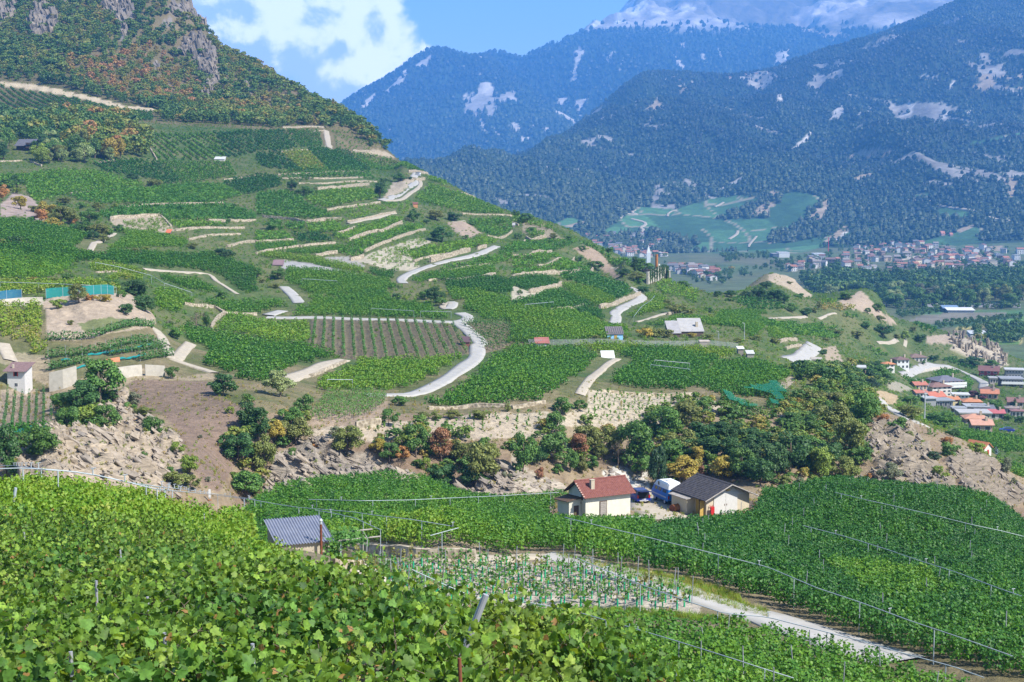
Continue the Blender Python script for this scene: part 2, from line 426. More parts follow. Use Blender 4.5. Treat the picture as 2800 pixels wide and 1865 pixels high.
def lerp3(a, b, t):
    return np.asarray(a)[..., :] * (1 - t[..., None]) + np.asarray(b)[..., :] * t[..., None]
def full(sh, c): return np.broadcast_to(np.array(c, float), sh.Q.shape + (3,)).copy()
def paint(sh, col, poly, c, soft=1.0, ymin=0, ymax=1e9):
    m = pip(sh.PU, sh.PV, poly) & (sh.Y >= ymin) & (sh.Y <= ymax)
    col[m] = col[m] * (1 - soft) + np.array(c) * soft
    return m
ROCK_FAR, MEADOW, FOREST, VINE_FAR = (.46, .42, .37), (.30, .235, .16), (.030, .052, .022), (.055, .125, .050)
def far_colors(sh, base=FOREST):
    c = full(sh, base)
    n = fbm(sh.X / 260., sh.Y / 260., 0, 4)
    c *= (1 + .35 * n)[..., None]
    return c
VC = far_colors(VA)
V_FOREST = VA.Y > 2450
V_OPEN = np.zeros(VA.Q.shape, bool)
flat = VA.Y < 2450
n = fbm(VA.X / 90., VA.Y / 160., 0, 3)
VC[flat] = lerp3((.075, .12, .045), (.13, .13, .07), np.clip(.5 + n, 0, 1))[flat]
for p in (Z(2, 1, '780,580 1150,320 1500,340 1800,250 2050,215 2250,240 2100,330 1850,440 2335,420 2335,720 1850,740 1600,720 1730,650 1500,560 1250,540 1000,560'),
          Z(3, 1, '0,300 100,290 150,190 280,180 510,230 450,290 330,380 370,410 180,520 0,560'), Z(3, 1, '0,660 250,640 560,580 800,540 620,640 350,730 0,760'),
          Z(3, 1, '1390,640 1600,580 1760,540 1870,500 1980,520 1900,580 1960,640 1700,680 1500,670'), Z(3, 1, '1520,370 1600,320 1850,370 1780,420 1570,410'),
          Z(2, 1, '340,480 520,420 640,440 600,500 540,560 420,560'), Z(3, 1, '880,540 980,480 1040,490 1000,540'), Z(3, 0, '1850,1300 2335,1200 2335,1230 1900,1320'),
          Z(3, 1, '1290,230 1400,180 1470,200 1440,250')):
    V_OPEN |= paint(VA, VC, p, VINE_FAR)
V_VINE = V_OPEN.copy()
cell = _h(np.floor(VA.X / 70. + .3 * np.sin(VA.Y / 90.)).astype(np.int64), np.floor(VA.Y / 110. + .3 * np.sin(VA.X / 60.)).astype(np.int64), np.zeros(VA.Q.shape, np.int64))
VC[V_OPEN] *= (.65 + .75 * cell)[V_OPEN][:, None]
lane = V_OPEN & (np.minimum((VA.X / 70. + .3 * np.sin(VA.Y / 90.)) % 1., (VA.Y / 110. + .3 * np.sin(VA.X / 60.)) % 1.) < .07) & (cell > .35)
VC[lane] = (.26, .23, .16)
for p in (Z(3, 0, '710,1440 880,1360 1100,1360 1180,1390 1050,1420 900,1440'), Z(3, 1, '370,440 400,350 470,300 560,230 560,270 500,430'), Z(3, 1, '1900,690 2140,670 2140,720 2000,730'),
          Z(2, 0, '1510,780 1610,790 1570,860 1530,850'), Z(2, 0, '1230,990 1330,900 1370,980 1300,1010'), Z(2, 0, '1440,980 1470,925 1490,980'), Z(2, 1, '440,500 630,450 660,460 540,510'),
          Z(3, 0, '1900,690 2020,670 2090,750 2000,830 1850,785 1960,760'), Z(3, 0, '2100,710 2160,680 2210,715'), Z(3, 0, '2140,830 2190,790 2240,800'), Z(3, 0, '2250,810 2335,780 2335,830'),
          Z(3, 0, '2260,710 2335,650 2335,720'), Z(3, 1, '500,640 700,490 760,510 600,640'), Z(3, 1, '730,70 830,30 950,10 960,40 860,75'), Z(3, 1, '0,290 40,280 90,285 60,310 0,330'), Z(3, 1, '0,180 50,165 120,220 0,230'),
          Z(3, 1, '1690,540 1740,520 1900,470 1880,500 1760,550'), Z(2, 1, '2180,380 2335,260 2335,400'), Z(3, 1, '2200,240 2160,100 2190,30 2260,80 2270,190'), Z(3, 1, '5,665 20,640 90,610 130,600 60,640')):
    V_OPEN |= paint(VA, VC, p, MEADOW)
for p in (Z(3, 0, '820,1050 870,1000 930,960 945,1000 880,1040'), Z(3, 0, '1190,1090 1210,1030 1250,1060 1280,920 1340,950 1300,1050'), Z(3, 0, '1575,1090 1640,1000 1640,1080'), Z(3, 0, '570,1090 600,1010 660,960 720,1010 650,1080'),
          Z(3, 0, '1350,700 1420,680 1500,680 1650,700 1500,712'), Z(3, 0, '1610,830 1660,790 1690,720 1720,712 1680,800'), Z(3, 0, '1070,1060 1090,1020 1100,1050'), Z(3, 0, '60,930 100,870 150,870 140,930'),
          Z(2, 0, '1110,970 1115,870 1145,950'), Z(2, 0, '1190,940 1205,860 1215,930'), Z(2, 0, '780,1020 800,960 805,1010'), Z(2, 0, '940,1040 955,960 965,1030'), Z(2, 0, '1250,1110 1270,1060 1310,1100 1270,1120'),
          Z(3, 0, '200,1390 280,1300 390,1200 380,1270 230,1380'), Z(2, 1, '1840,180 1900,150 1960,120 2060,60 2140,10 2080,90 1950,160'), Z(3, 0, '1780,1040 1850,1010 1860,1040'), Z(3, 1, '600,640 680,560 760,510 700,580')):
    V_OPEN |= paint(VA, VC, p, ROCK_FAR)
# scattered crags
crag = ((fbm(VA.X / 170., VA.Y / 420., 7., 4) > .36) | (fbm((VA.X + VA.Y * .5) / 60., VA.Y / 210., 17., 4) > .42)) & (VA.Y > 2900) & ~V_OPEN
VC[crag] = np.array(ROCK_FAR) * (.55 + .35 * fbm(VA.X / 60., VA.Y / 60., 0, 3))[crag][:, None]
V_OPEN |= crag
# valley floor fields
for p, c in ((Z(3, 1, '1150,1290 1430,1250 2335,1270 2335,1310 1700,1310'), (.07, .15, .055)), (Z(3, 1, '1250,1370 1400,1310 1700,1280 2180,1290 2000,1330 1500,1380'), (.18, .165, .125)), (Z(3, 1, '1330,1400 1600,1370 2335,1310 2335,1340 1750,1420 1500,1430'), (.06, .12, .05)),
             (Z(3, 1, '1580,1450 1900,1400 2150,1385 2190,1395 1700,1450'), (.36, .30, .10)), (Z(3, 1, '1900,1395 2335,1330 2335,1380'), (.13, .26, .06)), (Z(3, 1, '1620,1375 1700,1355 2020,1320 2010,1335 1750,1370'), (.28, .33, .12)),
             (Z(3, 1, '1870,1500 2335,1430 2335,1568 1880,1568'), (.11, .22, .05)), (Z(3, 1, '1990,1540 2335,1515 2335,1560'), (.32, .28, .12))):
    paint(VA, VC, p, c, 1, 650, 1500)
BC = far_colors(MB); B_OPEN = np.zeros(MB.Q.shape, bool)
for p in (Z(1, 0, '960,1010 970,930 1060,870 1120,830 1080,900 1000,1000'), Z(1, 0, '1160,850 1240,780 1370,620 1400,640 1350,740 1200,860'), Z(1, 0, '1440,600 1530,540 1610,490 1600,540 1560,620 1480,600'), Z(1, 0, '1860,900 1920,810 1990,760 2130,750 2230,900 2100,910 2000,860 1890,920'),
          Z(1, 0, '1950,960 1990,960 2130,1240 2060,1200 2040,1080'), Z(1, 0, '1870,600 1950,630 2190,720 2200,740 2080,690 1900,640'), Z(1, 0, '870,1080 880,1040 930,1000 920,1040'), Z(2, 0, '330,1000 400,1000 600,1110 560,1135 470,1080'),
          Z(2, 0, '80,1240 170,1260 160,1310 100,1310'), Z(2, 0, '140,1190 210,1100 210,1200'), Z(2, 0, '280,1160 350,1150 330,1200 290,1210'), Z(2, 0, '10,1110 90,1160 40,1200 0,1180'), Z(1, 0, '2080,1150 2150,1160 2240,1240 2130,1180'), Z(2, 0, '230,880 290,900 310,930 250,900')):
    m = pip(MB.PU, MB.PV, p); k = m & (fbm(MB.X / 110., MB.Y / 240., 1., 4) > -.12); BC[k] = ROCK_FAR; B_OPEN |= k
cr = fbm(MB.X / 190., MB.Y / 490., 7., 4) > .36; BC[cr] = np.array(ROCK_FAR) * .75; B_OPEN |= cr
CC = far_colors(MC); C_OPEN = np.zeros(MC.Q.shape, bool)
hi = np.clip((95 + 30 * fbm(MC.X / 590., MC.Y / 590., 0, 4) - MC.PV) / 25., 0, 1) * np.clip((MC.Y - 8060) / 420., 0, 1)
alp = lerp3((.16, .14, .10), (.46, .42, .39), np.clip(.5 + 1.7 * fbm(MC.X / 420., MC.Y / 590., 5., 4), 0, 1))
CC = CC * (1 - hi[..., None]) + alp * hi[..., None]; C_OPEN |= hi > .4
for p, c in ((Z(2, 0, '920,150 1000,80 1040,0 1260,0 1210,90 1130,160 950,235'), (.62, .60, .58)), (Z(2, 0, '1210,110 1390,90 1650,50 1690,100 1380,130'), (.58, .55, .53)), (Z(2, 0, '630,310 700,250 750,180 900,160 850,200 750,260 740,300'), (.55, .53, .5)),
             (Z(2, 0, '545,700 580,460 640,400 650,480 590,620 600,830 580,850'), ROCK_FAR), (Z(2, 0, '815,595 880,510 960,425 940,470 860,570'), ROCK_FAR), (Z(2, 0, '965,660 1000,570 1095,405 1070,480 1000,620'), ROCK_FAR), (Z(2, 0, '1360,285 1420,275 1480,295 1440,315'), (.4, .32, .24)),
             (Z(2, 0, '1460,490 1490,500 1590,620 1530,640 1470,540'), ROCK_FAR), (Z(2, 0, '1510,390 1540,375 1595,430 1540,430'), ROCK_FAR), (Z(2, 0, '1740,490 1770,450 1770,520 1740,620 1690,600'), ROCK_FAR), (Z(2, 0, '1870,440 1910,440 1900,540 1880,510'), ROCK_FAR),
             (Z(3, 0, '220,230 280,220 440,280 740,300 720,340 560,330 620,370 400,320'), (.42, .34, .25)), (Z(3, 0, '70,590 60,500 130,450 250,440 220,520 120,590'), ROCK_FAR), (Z(2, 0, '430,970 430,890 500,880 490,940'), ROCK_FAR), (Z(2, 0, '570,920 680,905 620,1080'), ROCK_FAR)):
    m = pip(MC.PU, MC.PV, p) & (MC.Y > 6950); k = m & (fbm(MC.X / 134., MC.Y / 255., 2., 3) > -.22); CC[k] = c; C_OPEN |= k

# ------------------------------------------------------------------ materials for land
def node_mat(name):
    m = bpy.data.materials.new(name); m.use_nodes = True
    nt = m.node_tree; b = nt.nodes['Principled BSDF']
    b.inputs['Roughness'].default_value = .9
    b.inputs['Specular IOR Level'].default_value = .2
    return m, nt, b
def nd(nt, typ, ins=None, **props):
    n = nt.nodes.new(typ)
    for k, v in props.items(): setattr(n, k, v)
    for k, v in (ins or {}).items():
        if hasattr(v, 'is_output') : nt.links.new(v, n.inputs[k])
        else: n.inputs[k].default_value = v
    return n
def land_mat(name, scale, amt=.35, bump=0., bscale=1.):
    m, nt, b = node_mat(name)
    at = nd(nt, 'ShaderNodeAttribute', attribute_name='col')
    geo = nd(nt, 'ShaderNodeNewGeometry')
    n1 = nd(nt, 'ShaderNodeTexNoise', {'Vector': geo.outputs['Position'], 'Scale': scale, 'Detail': 7., 'Roughness': .62})
    mr = nd(nt, 'ShaderNodeMapRange', {'Value': n1.outputs['Fac'], 'From Min': .25, 'From Max': .75, 'To Min': 1 - amt, 'To Max': 1 + amt})
    vm = nd(nt, 'ShaderNodeVectorMath', {0: at.outputs['Color'], 1: mr.outputs[0]}, operation='MULTIPLY')
    nt.links.new(vm.outputs[0], b.inputs['Base Color'])
    if bump:
        n2 = nd(nt, 'ShaderNodeTexNoise', {'Vector': geo.outputs['Position'], 'Scale': bscale, 'Detail': 6., 'Roughness': .6})
        bp = nd(nt, 'ShaderNodeBump', {'Height': n2.outputs['Fac'], 'Strength': 1., 'Distance': bump})
        nt.links.new(bp.outputs[0], b.inputs['Normal'])
    return m
MAT_FAR = land_mat('far_land', .012, .4, 12., .02)
MAT_VALLEY = land_mat('valley_land', .05, .35, 2., .08)
new('valley', VA.mesh('valley', VC), MAT_VALLEY, kind='structure')
new('mountain_wooded', MB.mesh('mountain_wooded', BC), MAT_FAR, kind='structure')
new('mountain_alpine', MC.mesh('mountain_alpine', CC), MAT_FAR, kind='structure')
# ------------------------------------------------------------------ ground cover of the near land
n1 = fbm(GR.X / 14., GR.Y / 14., 0, 5)
n2 = fbm(GR.X / 3.1, GR.Y / 3.1, 4., 4)
GC = lerp3((.115, .135, .045), (.25, .20, .115), np.clip(.5 + .9 * n1 + .5 * n2, 0, 1))
mid = (GR.Y > 262) & (GR.Y < 900)
GC[mid] = lerp3((.07, .125, .03), (.17, .17, .07), np.clip(.42 + .9 * n1 + .5 * n2, 0, 1))[mid]
GROCK = np.zeros(GR.Q.shape)
SOIL, TAN, SCREE, GRASS, PALE, DRY = (.30, .245, .165), (.43, .355, .25), (.235, .165, .125), (.10, .15, .035), (.52, .46, .36), (.33, .27, .13)
BARE = np.zeros(GR.Q.shape, bool)
def gp(poly, c, soft=1., rock=0., **k):
    m = paint(GR, GC, poly, c, soft, **k); BARE[m] = True
    if rock: GROCK[m] = rock
    return m
hill = GR.Y > 820
GC[hill] = lerp3((.12, .11, .045), (.23, .18, .10), np.clip(.5 + .8 * fbm(GR.X / 22., GR.Y / 22., 2., 4), 0, 1))[hill]
fore = GR.Y < 172
GC[fore] = lerp3((.16, .14, .07), (.30, .245, .165), np.clip(.5 + .8 * n1 + .5 * n2, 0, 1))[fore]
# ravine sides
rav = (GR.Y > 150) & (GR.Y < 262) & (GR.PV > 1130)
GC[rav] = lerp3((.24, .17, .115), (.33, .26, .16), np.clip(.5 + n1 + .4 * n2, 0, 1))[rav]
gp(Z(0, 2, '1150,330 1900,340 1960,450 2200,560 2335,500 2335,800 2200,800 2050,900 2160,1080 2000,1360 1850,1300 1700,1000 1600,780 1480,620 1250,600'), SCREE, .85)
gp(Z(0, 2, '200,1060 500,850 680,800 850,800 1050,500 1150,420 1250,600 1250,760 1480,800 1560,900 1700,1100 1500,1180 1600,1400 150,1400'), (.40, .325, .235), 1., 1.)
gp(Z(1, 2, '60,1420 90,1200 200,1000 450,920 560,880 700,960 1000,980 1200,1080 1400,1250 1640,1400 550,1420'), (.36, .31, .25), 1., 1.)
gp(Z(1, 2, '1560,1240 1700,1300 2000,1320 2150,1180 2335,1100 2335,1420 1600,1420'), (.34, .28, .22), 1., .8)
gp(Z(2, 2, '0,1000 60,1080 200,1150 420,1240 520,1330 0,1400'), (.42, .36, .28), 1., .9)
gp(Z(2, 2, '820,1170 950,1110 1090,1140 1230,1120 1260,1320 900,1330'), (.55, .52, .46), 1., .8)
gp(Z(3, 2, '860,860 1000,720 1150,750 1300,760 1480,1000 1700,1330 1720,1420 1100,1420 740,1340 800,1200 1050,1200 920,1000'), (.32, .265, .195), 1., .9)
gp(Z(3, 2, '1600,1080 1760,950 2000,1050 2200,1200 2335,1400 2335,1480 1850,1480 1700,1200'), (.29, .24, .18), 1., 1.)
# bare banks and terraces of the hillside
gp(Z(0, 1, '390,1200 430,1150 640,1120 1040,1110 1190,1120 1420,1350 1400,1420 1000,1470 700,1540 440,1540 420,1300'), (.42, .335, .245), 1., .25)
gp(Z(0, 1, '710,1400 900,1340 1150,1330 1290,1390 1100,1450 760,1470'), (.13, .17, .05), .85)
gp(Z(0, 1, '0,1180 390,1170 390,1215 0,1225'), PALE)
gp(Z(0, 2, '0,60 420,100 440,160 280,210 0,180'), TAN, .6)
gp(Z(0, 2, '270,150 450,90 450,230 700,330 1070,240 1520,220 1640,300 1950,260 1960,330 1250,330 1050,420 560,480 500,460 450,400 250,300'), (.36, .29, .19), .9)
gp(Z(0, 2, '0,420 250,400 500,470 520,830 0,830'), (.40, .32, .235), .9)
gp(Z(0, 1, '0,290 60,270 120,180 300,250 450,460 480,490 300,470 200,400 0,420'), (.36, .28, .235), 1., .7)
gp(Z(0, 1, '1010,460 1050,420 1470,400 1600,540 1400,570 1150,560'), TAN)
for p in (Z(1, 1, '800,800 990,780 1100,720 1480,600 1600,640 1380,720 1500,870 1400,910 1240,900 950,820'), Z(1, 1, '1780,450 1900,450 2050,560 1900,600 1830,560'), Z(2, 1, '0,1040 150,1090 460,1030 440,1070 240,1130 220,1160 100,1190 0,1180')):
    gp(p, (.47, .42, .31), 1., .3)
gp(Z(2, 1, '540,700 620,670 720,680 800,740 900,850 980,960 960,970 860,930 760,850 640,760'), (.36, .27, .19), 1., .3)
gp(Z(2, 1, '100,450 300,470 480,620 330,600 100,560'), (.36, .29, .2), .8)
gp(Z(1, 1, '240,800 500,830 940,930 880,945 560,900 240,880'), (.40, .39, .37))
gp(Z(1, 1, '560,790 850,770 1000,860 960,880 760,850'), (.36, .34, .3))
gp(Z(2, 1, '2100,1070 2335,910 2335,1000 2200,1040'), (.33, .26, .18), .5)
gp(ZZ((3, 1, '0,940 140,905 230,940 290,1040 410,1140 340,1150 200,1080 120,1040 0,1000')), (.43, .35, .25), 1., .5)
gp(Z(3, 1, '640,1180 740,1140 840,1090 960,1180 1050,1280 1180,1390 1120,1400 960,1300 860,1270 700,1240'), (.42, .33, .24), 1., .4)
gp(Z(3, 1, '1430,1500 1620,1480 1830,1520 1830,1568 1450,1568'), (.4, .32, .24), 1., .4)
gp(ZZ((3, 1, '1640,1480 1760,1490 1830,1530 1870,1568'), (3, 2, '1900,20 2050,40 2110,60 2190,200 2130,220 1950,150 1800,130 1660,60 1680,0')), (.47, .40, .30), 1., 1.)
gp(Z(3, 2, '500,30 620,20 690,180 620,190 520,140'), (.42, .33, .24), .9)
gp(Z(3, 2, '930,430 1050,430 1200,480 1150,560 1040,540 960,480'), (.45, .34, .2))
gp(Z(3, 2, '1100,340 1200,350 1320,420 1200,440 1100,420'), (.4, .35, .27), .8)
gp(Z(3, 2, '1210,280 1350,230 1640,190 1740,250 1640,240 1400,260 1230,300'), (.55, .49, .4))
gp(Z(2, 2, '700,430 820,420 1300,450 1680,470 1800,470 1960,600 1900,630 1500,720 1180,760 480,760 420,700 560,600 690,600'), (.50, .425, .31), .95)
gp(Z(1, 2, '500,790 900,720 1150,720 1400,700 2335,620 2335,860 1900,880 1000,900 560,880'), (.48, .40, .295), .9)
gp(Z(2, 2, '0,640 300,620 480,680 480,760 250,850 0,860'), (.48, .41, .3), .9)
gp(Z(1, 2, '480,740 600,560 900,480 1200,470 1200,600 1100,700 900,760'), (.37, .28, .2), .9)
gp(Z(3, 2, '90,370 200,300 270,330 130,440'), TAN)
gp(Z(3, 2, '90,600 200,510 270,530 130,720'), TAN)
gp(ZZ((1, 1, '490,1345 850,1345 1300,1355 1740,1375 1850,1450 1960,1568'), (1, 2, '1960,95 1500,148 800,138 550,60 460,0'), (1, 1, '490,1568')), (.20, .165, .10))
gp(ZZ((1, 1, '1850,1385 1960,1370 2240,1370 2335,1420'), (2, 1, '0,1420 220,1500 210,1568'), (1, 2, '2335,20 2080,90'), (1, 1, '2060,1560 1980,1480')), (.20, .165, .10))
# hill: crags and burnt grass
for p in ('0,0 150,0 150,150 60,215 0,215', '260,180 300,100 400,30 470,60 550,190 500,280 380,360 330,320 260,270', '940,0 1200,0 1230,130 1150,270 1190,420 1090,370 1040,150 930,100', '1520,40 1700,20 1850,110 1980,290 1800,250 1700,160 1550,130', '1600,480 1750,320 1880,350 1990,560 2000,720 1900,960 1850,900 1950,760 1800,640 1720,520', '1470,200 1560,160 1580,240 1480,260', '560,0 640,0 600,50', '2250,780 2300,800 2280,900', '1390,560 1440,580 1460,680 1420,640'):
    gp(Z(0, 0, p), (.26, .23, .205), 1., 1., ymin=820)
gp(ZZ((0, 0, '-60,735 0,740 350,780 600,830 900,900 1130,960 1330,985 1480,1010 1400,1030 1130,1000 700,895 350,835 0,775 -60,770')), (.55, .45, .30), 1., .3, ymin=700)
gp(Z(1, 0, '1070,1360 1200,1390 1260,1440 1200,1440 900,1390 880,1375 1040,1390'), (.43, .35, .24), 1., .3)
gp(Z(1, 0, '620,1190 650,1190 690,1340 640,1350'), (.5, .42, .3))
gp(Z(1, 1, '1150,260 1250,100 1380,60 1430,20 1450,90 1330,190'), (.42, .35, .25), 1., .4)
gp(Z(1, 1, '1740,460 1920,460 2050,560 1930,610 1830,560'), (.40, .3, .22), .9)
gp(Z(2, 2, '1080,1380 1200,1340 1330,1360 1400,1480 1600,1600 1560,1610 1380,1520 1180,1480'), (.42, .39, .34))
gp(ZZ((1, 3, '700,500 1000,470 1300,455 1700,475 2335,480'), (2, 3, '300,490 620,530 900,600 1300,690 1600,790 1730,870 1710,950 1300,935 800,915 300,905 0,890'), (1, 3, '2100,880 1700,860 1250,760 900,660 760,600')), (.52, .46, .38), 1., ymin=70, ymax=120)
gp(ZZ((1, 3, '760,300 950,300 1500,385 2335,420'), (2, 3, '300,430'), (1, 3, '2335,480 1700,475 1000,460')), (.46, .39, .29), .9, ymin=70, ymax=120)
# rock relief: dipping beds for the ravine, vertical joints for the crags of the hill
gxr = np.gradient(GR.X, axis=1), np.gradient(GR.Y, axis=1), np.gradient(GR.Zz, axis=1)
gyr = np.gradient(GR.X, axis=0), np.gradient(GR.Y, axis=0), np.gradient(GR.Zz, axis=0)
NRM = np.stack([gxr[1] * gyr[2] - gxr[2] * gyr[1], gxr[2] * gyr[0] - gxr[0] * gyr[2], gxr[0] * gyr[1] - gxr[1] * gyr[0]], -1)
NRM /= np.linalg.norm(NRM, axis=-1, keepdims=True)
rk = GROCK.copy()
for _ in range(2):
    rk[1:-1, 1:-1] = (rk[1:-1, 1:-1] * 2 + rk[:-2, 1:-1] + rk[2:, 1:-1] + rk[1:-1, :-2] + rk[1:-1, 2:]) / 6
bed = GR.Zz * .82 + GR.X * .5 + .12 * GR.Y + 1.1 * fbm(GR.X / 6., GR.Y / 6., GR.Zz / 6., 3)
saw = lambda t: np.abs((t % 1.0) - .28) / .72
strata = (saw(bed / 1.7) * .75 + saw(bed / .62 + .3) * .35) * (.6 + .6 * fbm(GR.X / 3., GR.Y / 3., bed, 3))
crags = fbm(GR.X / 9., GR.Y / 9., GR.Zz / 30., 4) * 5 + saw((GR.X * .8 + GR.Zz * .35) / 7.) * 2.2
DISP = np.where(GR.Y < 330, strata * 2.1 + fbm(GR.X / 7., GR.Y / 7., GR.Zz / 7., 4) * 2.6, crags * np.clip((GR.Y - 330) / 500., .25, 1)) * rk
DISP += .12 * n2 * np.clip(GR.Y / 120., .2, 3)
GC = np.clip(.8 * GC * (1 + .22 * n2[..., None] * np.clip(rk + .3, 0, 1)[..., None]), .01, .8)
def ground_mat():
    m, nt, b = node_mat('hillside_ground')
    at = nd(nt, 'ShaderNodeAttribute', attribute_name='col')
    rk_ = nd(nt, 'ShaderNodeAttribute', attribute_name='rock')
    geo = nd(nt, 'ShaderNodeNewGeometry')
    nz = nd(nt, 'ShaderNodeTexNoise', {'Vector': geo.outputs['Position'], 'Scale': .9, 'Detail': 9., 'Roughness': .66})
    mp = nd(nt, 'ShaderNodeMapping', {'Vector': geo.outputs['Position'], 'Rotation': (0, R(31), 0), 'Scale': (.35, .35, 3.6)})
    st = nd(nt, 'ShaderNodeTexNoise', {'Vector': mp.outputs[0], 'Scale': 1., 'Detail': 7., 'Roughness': .6})
    mx = nd(nt, 'ShaderNodeMix', {'Factor': rk_.outputs['Fac'], 'A': nz.outputs['Fac'], 'B': st.outputs['Fac']})
    mr = nd(nt, 'ShaderNodeMapRange', {'Value': mx.outputs['Result'], 'From Min': .28, 'From Max': .72, 'To Min': .66, 'To Max': 1.3})
    vm = nd(nt, 'ShaderNodeVectorMath', {0: at.outputs['Color'], 1: mr.outputs[0]}, operation='MULTIPLY')
    nt.links.new(vm.outputs[0], b.inputs['Base Color'])
    bp = nd(nt, 'ShaderNodeBump', {'Height': mx.outputs['Result'], 'Strength': .9, 'Distance': .7})
    nt.links.new(bp.outputs[0], b.inputs['Normal'])
    return m
new('hillside', GR.mesh('hillside', GC, {'rock': rk}, disp=NRM * DISP[..., None]), ground_mat(), kind='structure')

# ------------------------------------------------------------------ draped ribbons: roads, paths, walls
def resample(P, step):
    P = np.asarray(P, float)[:, :2]
    if len(P) > 2:                       # Catmull-Rom through the surveyed points
        Q = np.vstack([2 * P[0] - P[1], P, 2 * P[-1] - P[-2]]); out = []
        for i in range(1, len(Q) - 2):
            for t in np.linspace(0, 1, 8, endpoint=False):
                a, b, c, d = Q[i - 1:i + 3]
                out.append(.5 * ((2 * b) + (c - a) * t + (2 * a - 5 * b + 4 * c - d) * t ** 2 + (3 * b - a - 3 * c + d) * t ** 3))
        out.append(P[-1]); P = np.array(out)
    d = np.concatenate([[0], np.cumsum(np.hypot(*np.diff(P, axis=0).T))])
    n = max(2, int(d[-1] / step) + 1)
    t = np.linspace(0, d[-1], n)
    return np.stack([np.interp(t, d, P[:, 0]), np.interp(t, d, P[:, 1])], 1)
def normals2(P):
    T_ = np.gradient(P, axis=0); T_ /= np.maximum(np.linalg.norm(T_, axis=1, keepdims=True), 1e-9)
    return np.stack([-T_[:, 1], T_[:, 0]], 1)
def grid_faces(n, k, closed=False):
    i = np.arange(n - 1)[:, None]; j = np.arange(k if closed else k - 1)[None]
    j2 = (j + 1) % k
    return np.stack([i * k + j, i * k + j2, (i + 1) * k + j2, (i + 1) * k + j], -1).reshape(-1, 4)
def ribbon(name, P, width, mat, dz, sh=GR, step=2.5, w2=None, **props):
    P = resample(P, step); N = normals2(P); n = len(P)
    w = np.linspace(width, w2 if w2 else width, n) * (1 + .12 * fbm(P[:, 0] / 9., P[:, 1] / 9., 1., 2))
    co = []
    for s in (-.5, -.25, 0, .25, .5):
        Q = P + N * (w * s)[:, None]
        co.append(np.column_stack([Q, sh.h(Q[:, 0], Q[:, 1]) + dz + (.05 if abs(s) < .4 else 0)]))
    # side skirts reach into the ground
    sk0 = co[0].copy(); sk0[:, 2] -= dz + .8; sk1 = co[-1].copy(); sk1[:, 2] -= dz + .8
    co = np.stack([sk0] + co + [sk1], 1).reshape(-1, 3)
    me = np_mesh(name, co, grid_faces(n, 7)[:, ::-1]); me.shade_smooth()
    return new(name, me, mat, **props)
def wall(name, P, height, thick, mat, sh=GR, step=1.6, label=None, category='wall', group=None, rough=.34):
    P = resample(P, step); N = normals2(P); n = len(P)
    z = sh.h(P[:, 0], P[:, 1])
    hh = height * (1 + rough * fbm(P[:, 0] / 3., P[:, 1] / 3., 3., 3))
    prof = [(-.5, -.8), (-.5, .0), (-.42, .55), (-.36, 1.), (.36, 1.), (.42, .55), (.5, 0.), (.5, -.8)]
    co = []
    for s, k in prof:
        jit = .12 * thick * fbm(P[:, 0] * 1.7 + s * 9, P[:, 1] * 1.7, k * 3., 2)
        Q = P + N * (thick * s + jit)[:, None]
        co.append(np.column_stack([Q, z + hh * k]))
    co = np.stack(co, 1).reshape(-1, 3)
    f = grid_faces(n, 8, True)
    me = np_mesh(name, co, [f[:, ::-1], np.arange(8)[None], ((n - 1) * 8 + np.arange(8))[None, ::-1]])
    me.shade_flat()
    o = new(name, me, mat)
    if label: o['label'] = label; o['category'] = category; o['kind'] = 'thing'
    if group: o['group'] = group
    return o
def noise_mat(name, c0, c1, scale, rough=.9, bump=0., spec=.2, detail=6., metallic=0., vor=False, aniso=None):
    m, nt, b = node_mat(name)
    co = nd(nt, 'ShaderNodeTexCoord')
    vec = co.outputs['Object']
    if aniso: vec = nd(nt, 'ShaderNodeMapping', {'Vector': vec, 'Scale': aniso}).outputs[0]
    if vor: n = nd(nt, 'ShaderNodeTexVoronoi', {'Vector': vec, 'Scale': scale}); h = n.outputs['Distance']
    else: n = nd(nt, 'ShaderNodeTexNoise', {'Vector': vec, 'Scale': scale, 'Detail': detail, 'Roughness': .62}); h = n.outputs['Fac']
    cr = nd(nt, 'ShaderNodeValToRGB', {'Fac': h})
    cr.color_ramp.elements[0].position = .3; cr.color_ramp.elements[1].position = .72
    cr.color_ramp.elements[0].color = (*c0, 1); cr.color_ramp.elements[1].color = (*c1, 1)
    nt.links.new(cr.outputs[0], b.inputs['Base Color'])
    b.inputs['Roughness'].default_value = rough; b.inputs['Specular IOR Level'].default_value = spec; b.inputs['Metallic'].default_value = metallic
    if bump:
        bp = nd(nt, 'ShaderNodeBump', {'Height': h, 'Strength': 1., 'Distance': bump}); nt.links.new(bp.outputs[0], b.inputs['Normal'])
    return m
M_ROAD = noise_mat('road_concrete', (.30, .29, .265), (.39, .375, .345), .6, .85)
M_TRACK = noise_mat('gravel_track', (.30, .26, .20), (.42, .37, .29), 1.1, .95, .03)
M_STONE = noise_mat('dry_stone', (.22, .18, .125), (.42, .36, .265), 1.7, .95, .12, vor=True)
M_PLASTERWALL = noise_mat('pale_masonry', (.36, .33, .275), (.47, .435, .365), 1.5, .9, .02)
cpl = lambda pts, **k: GR.poly(pts, **k)
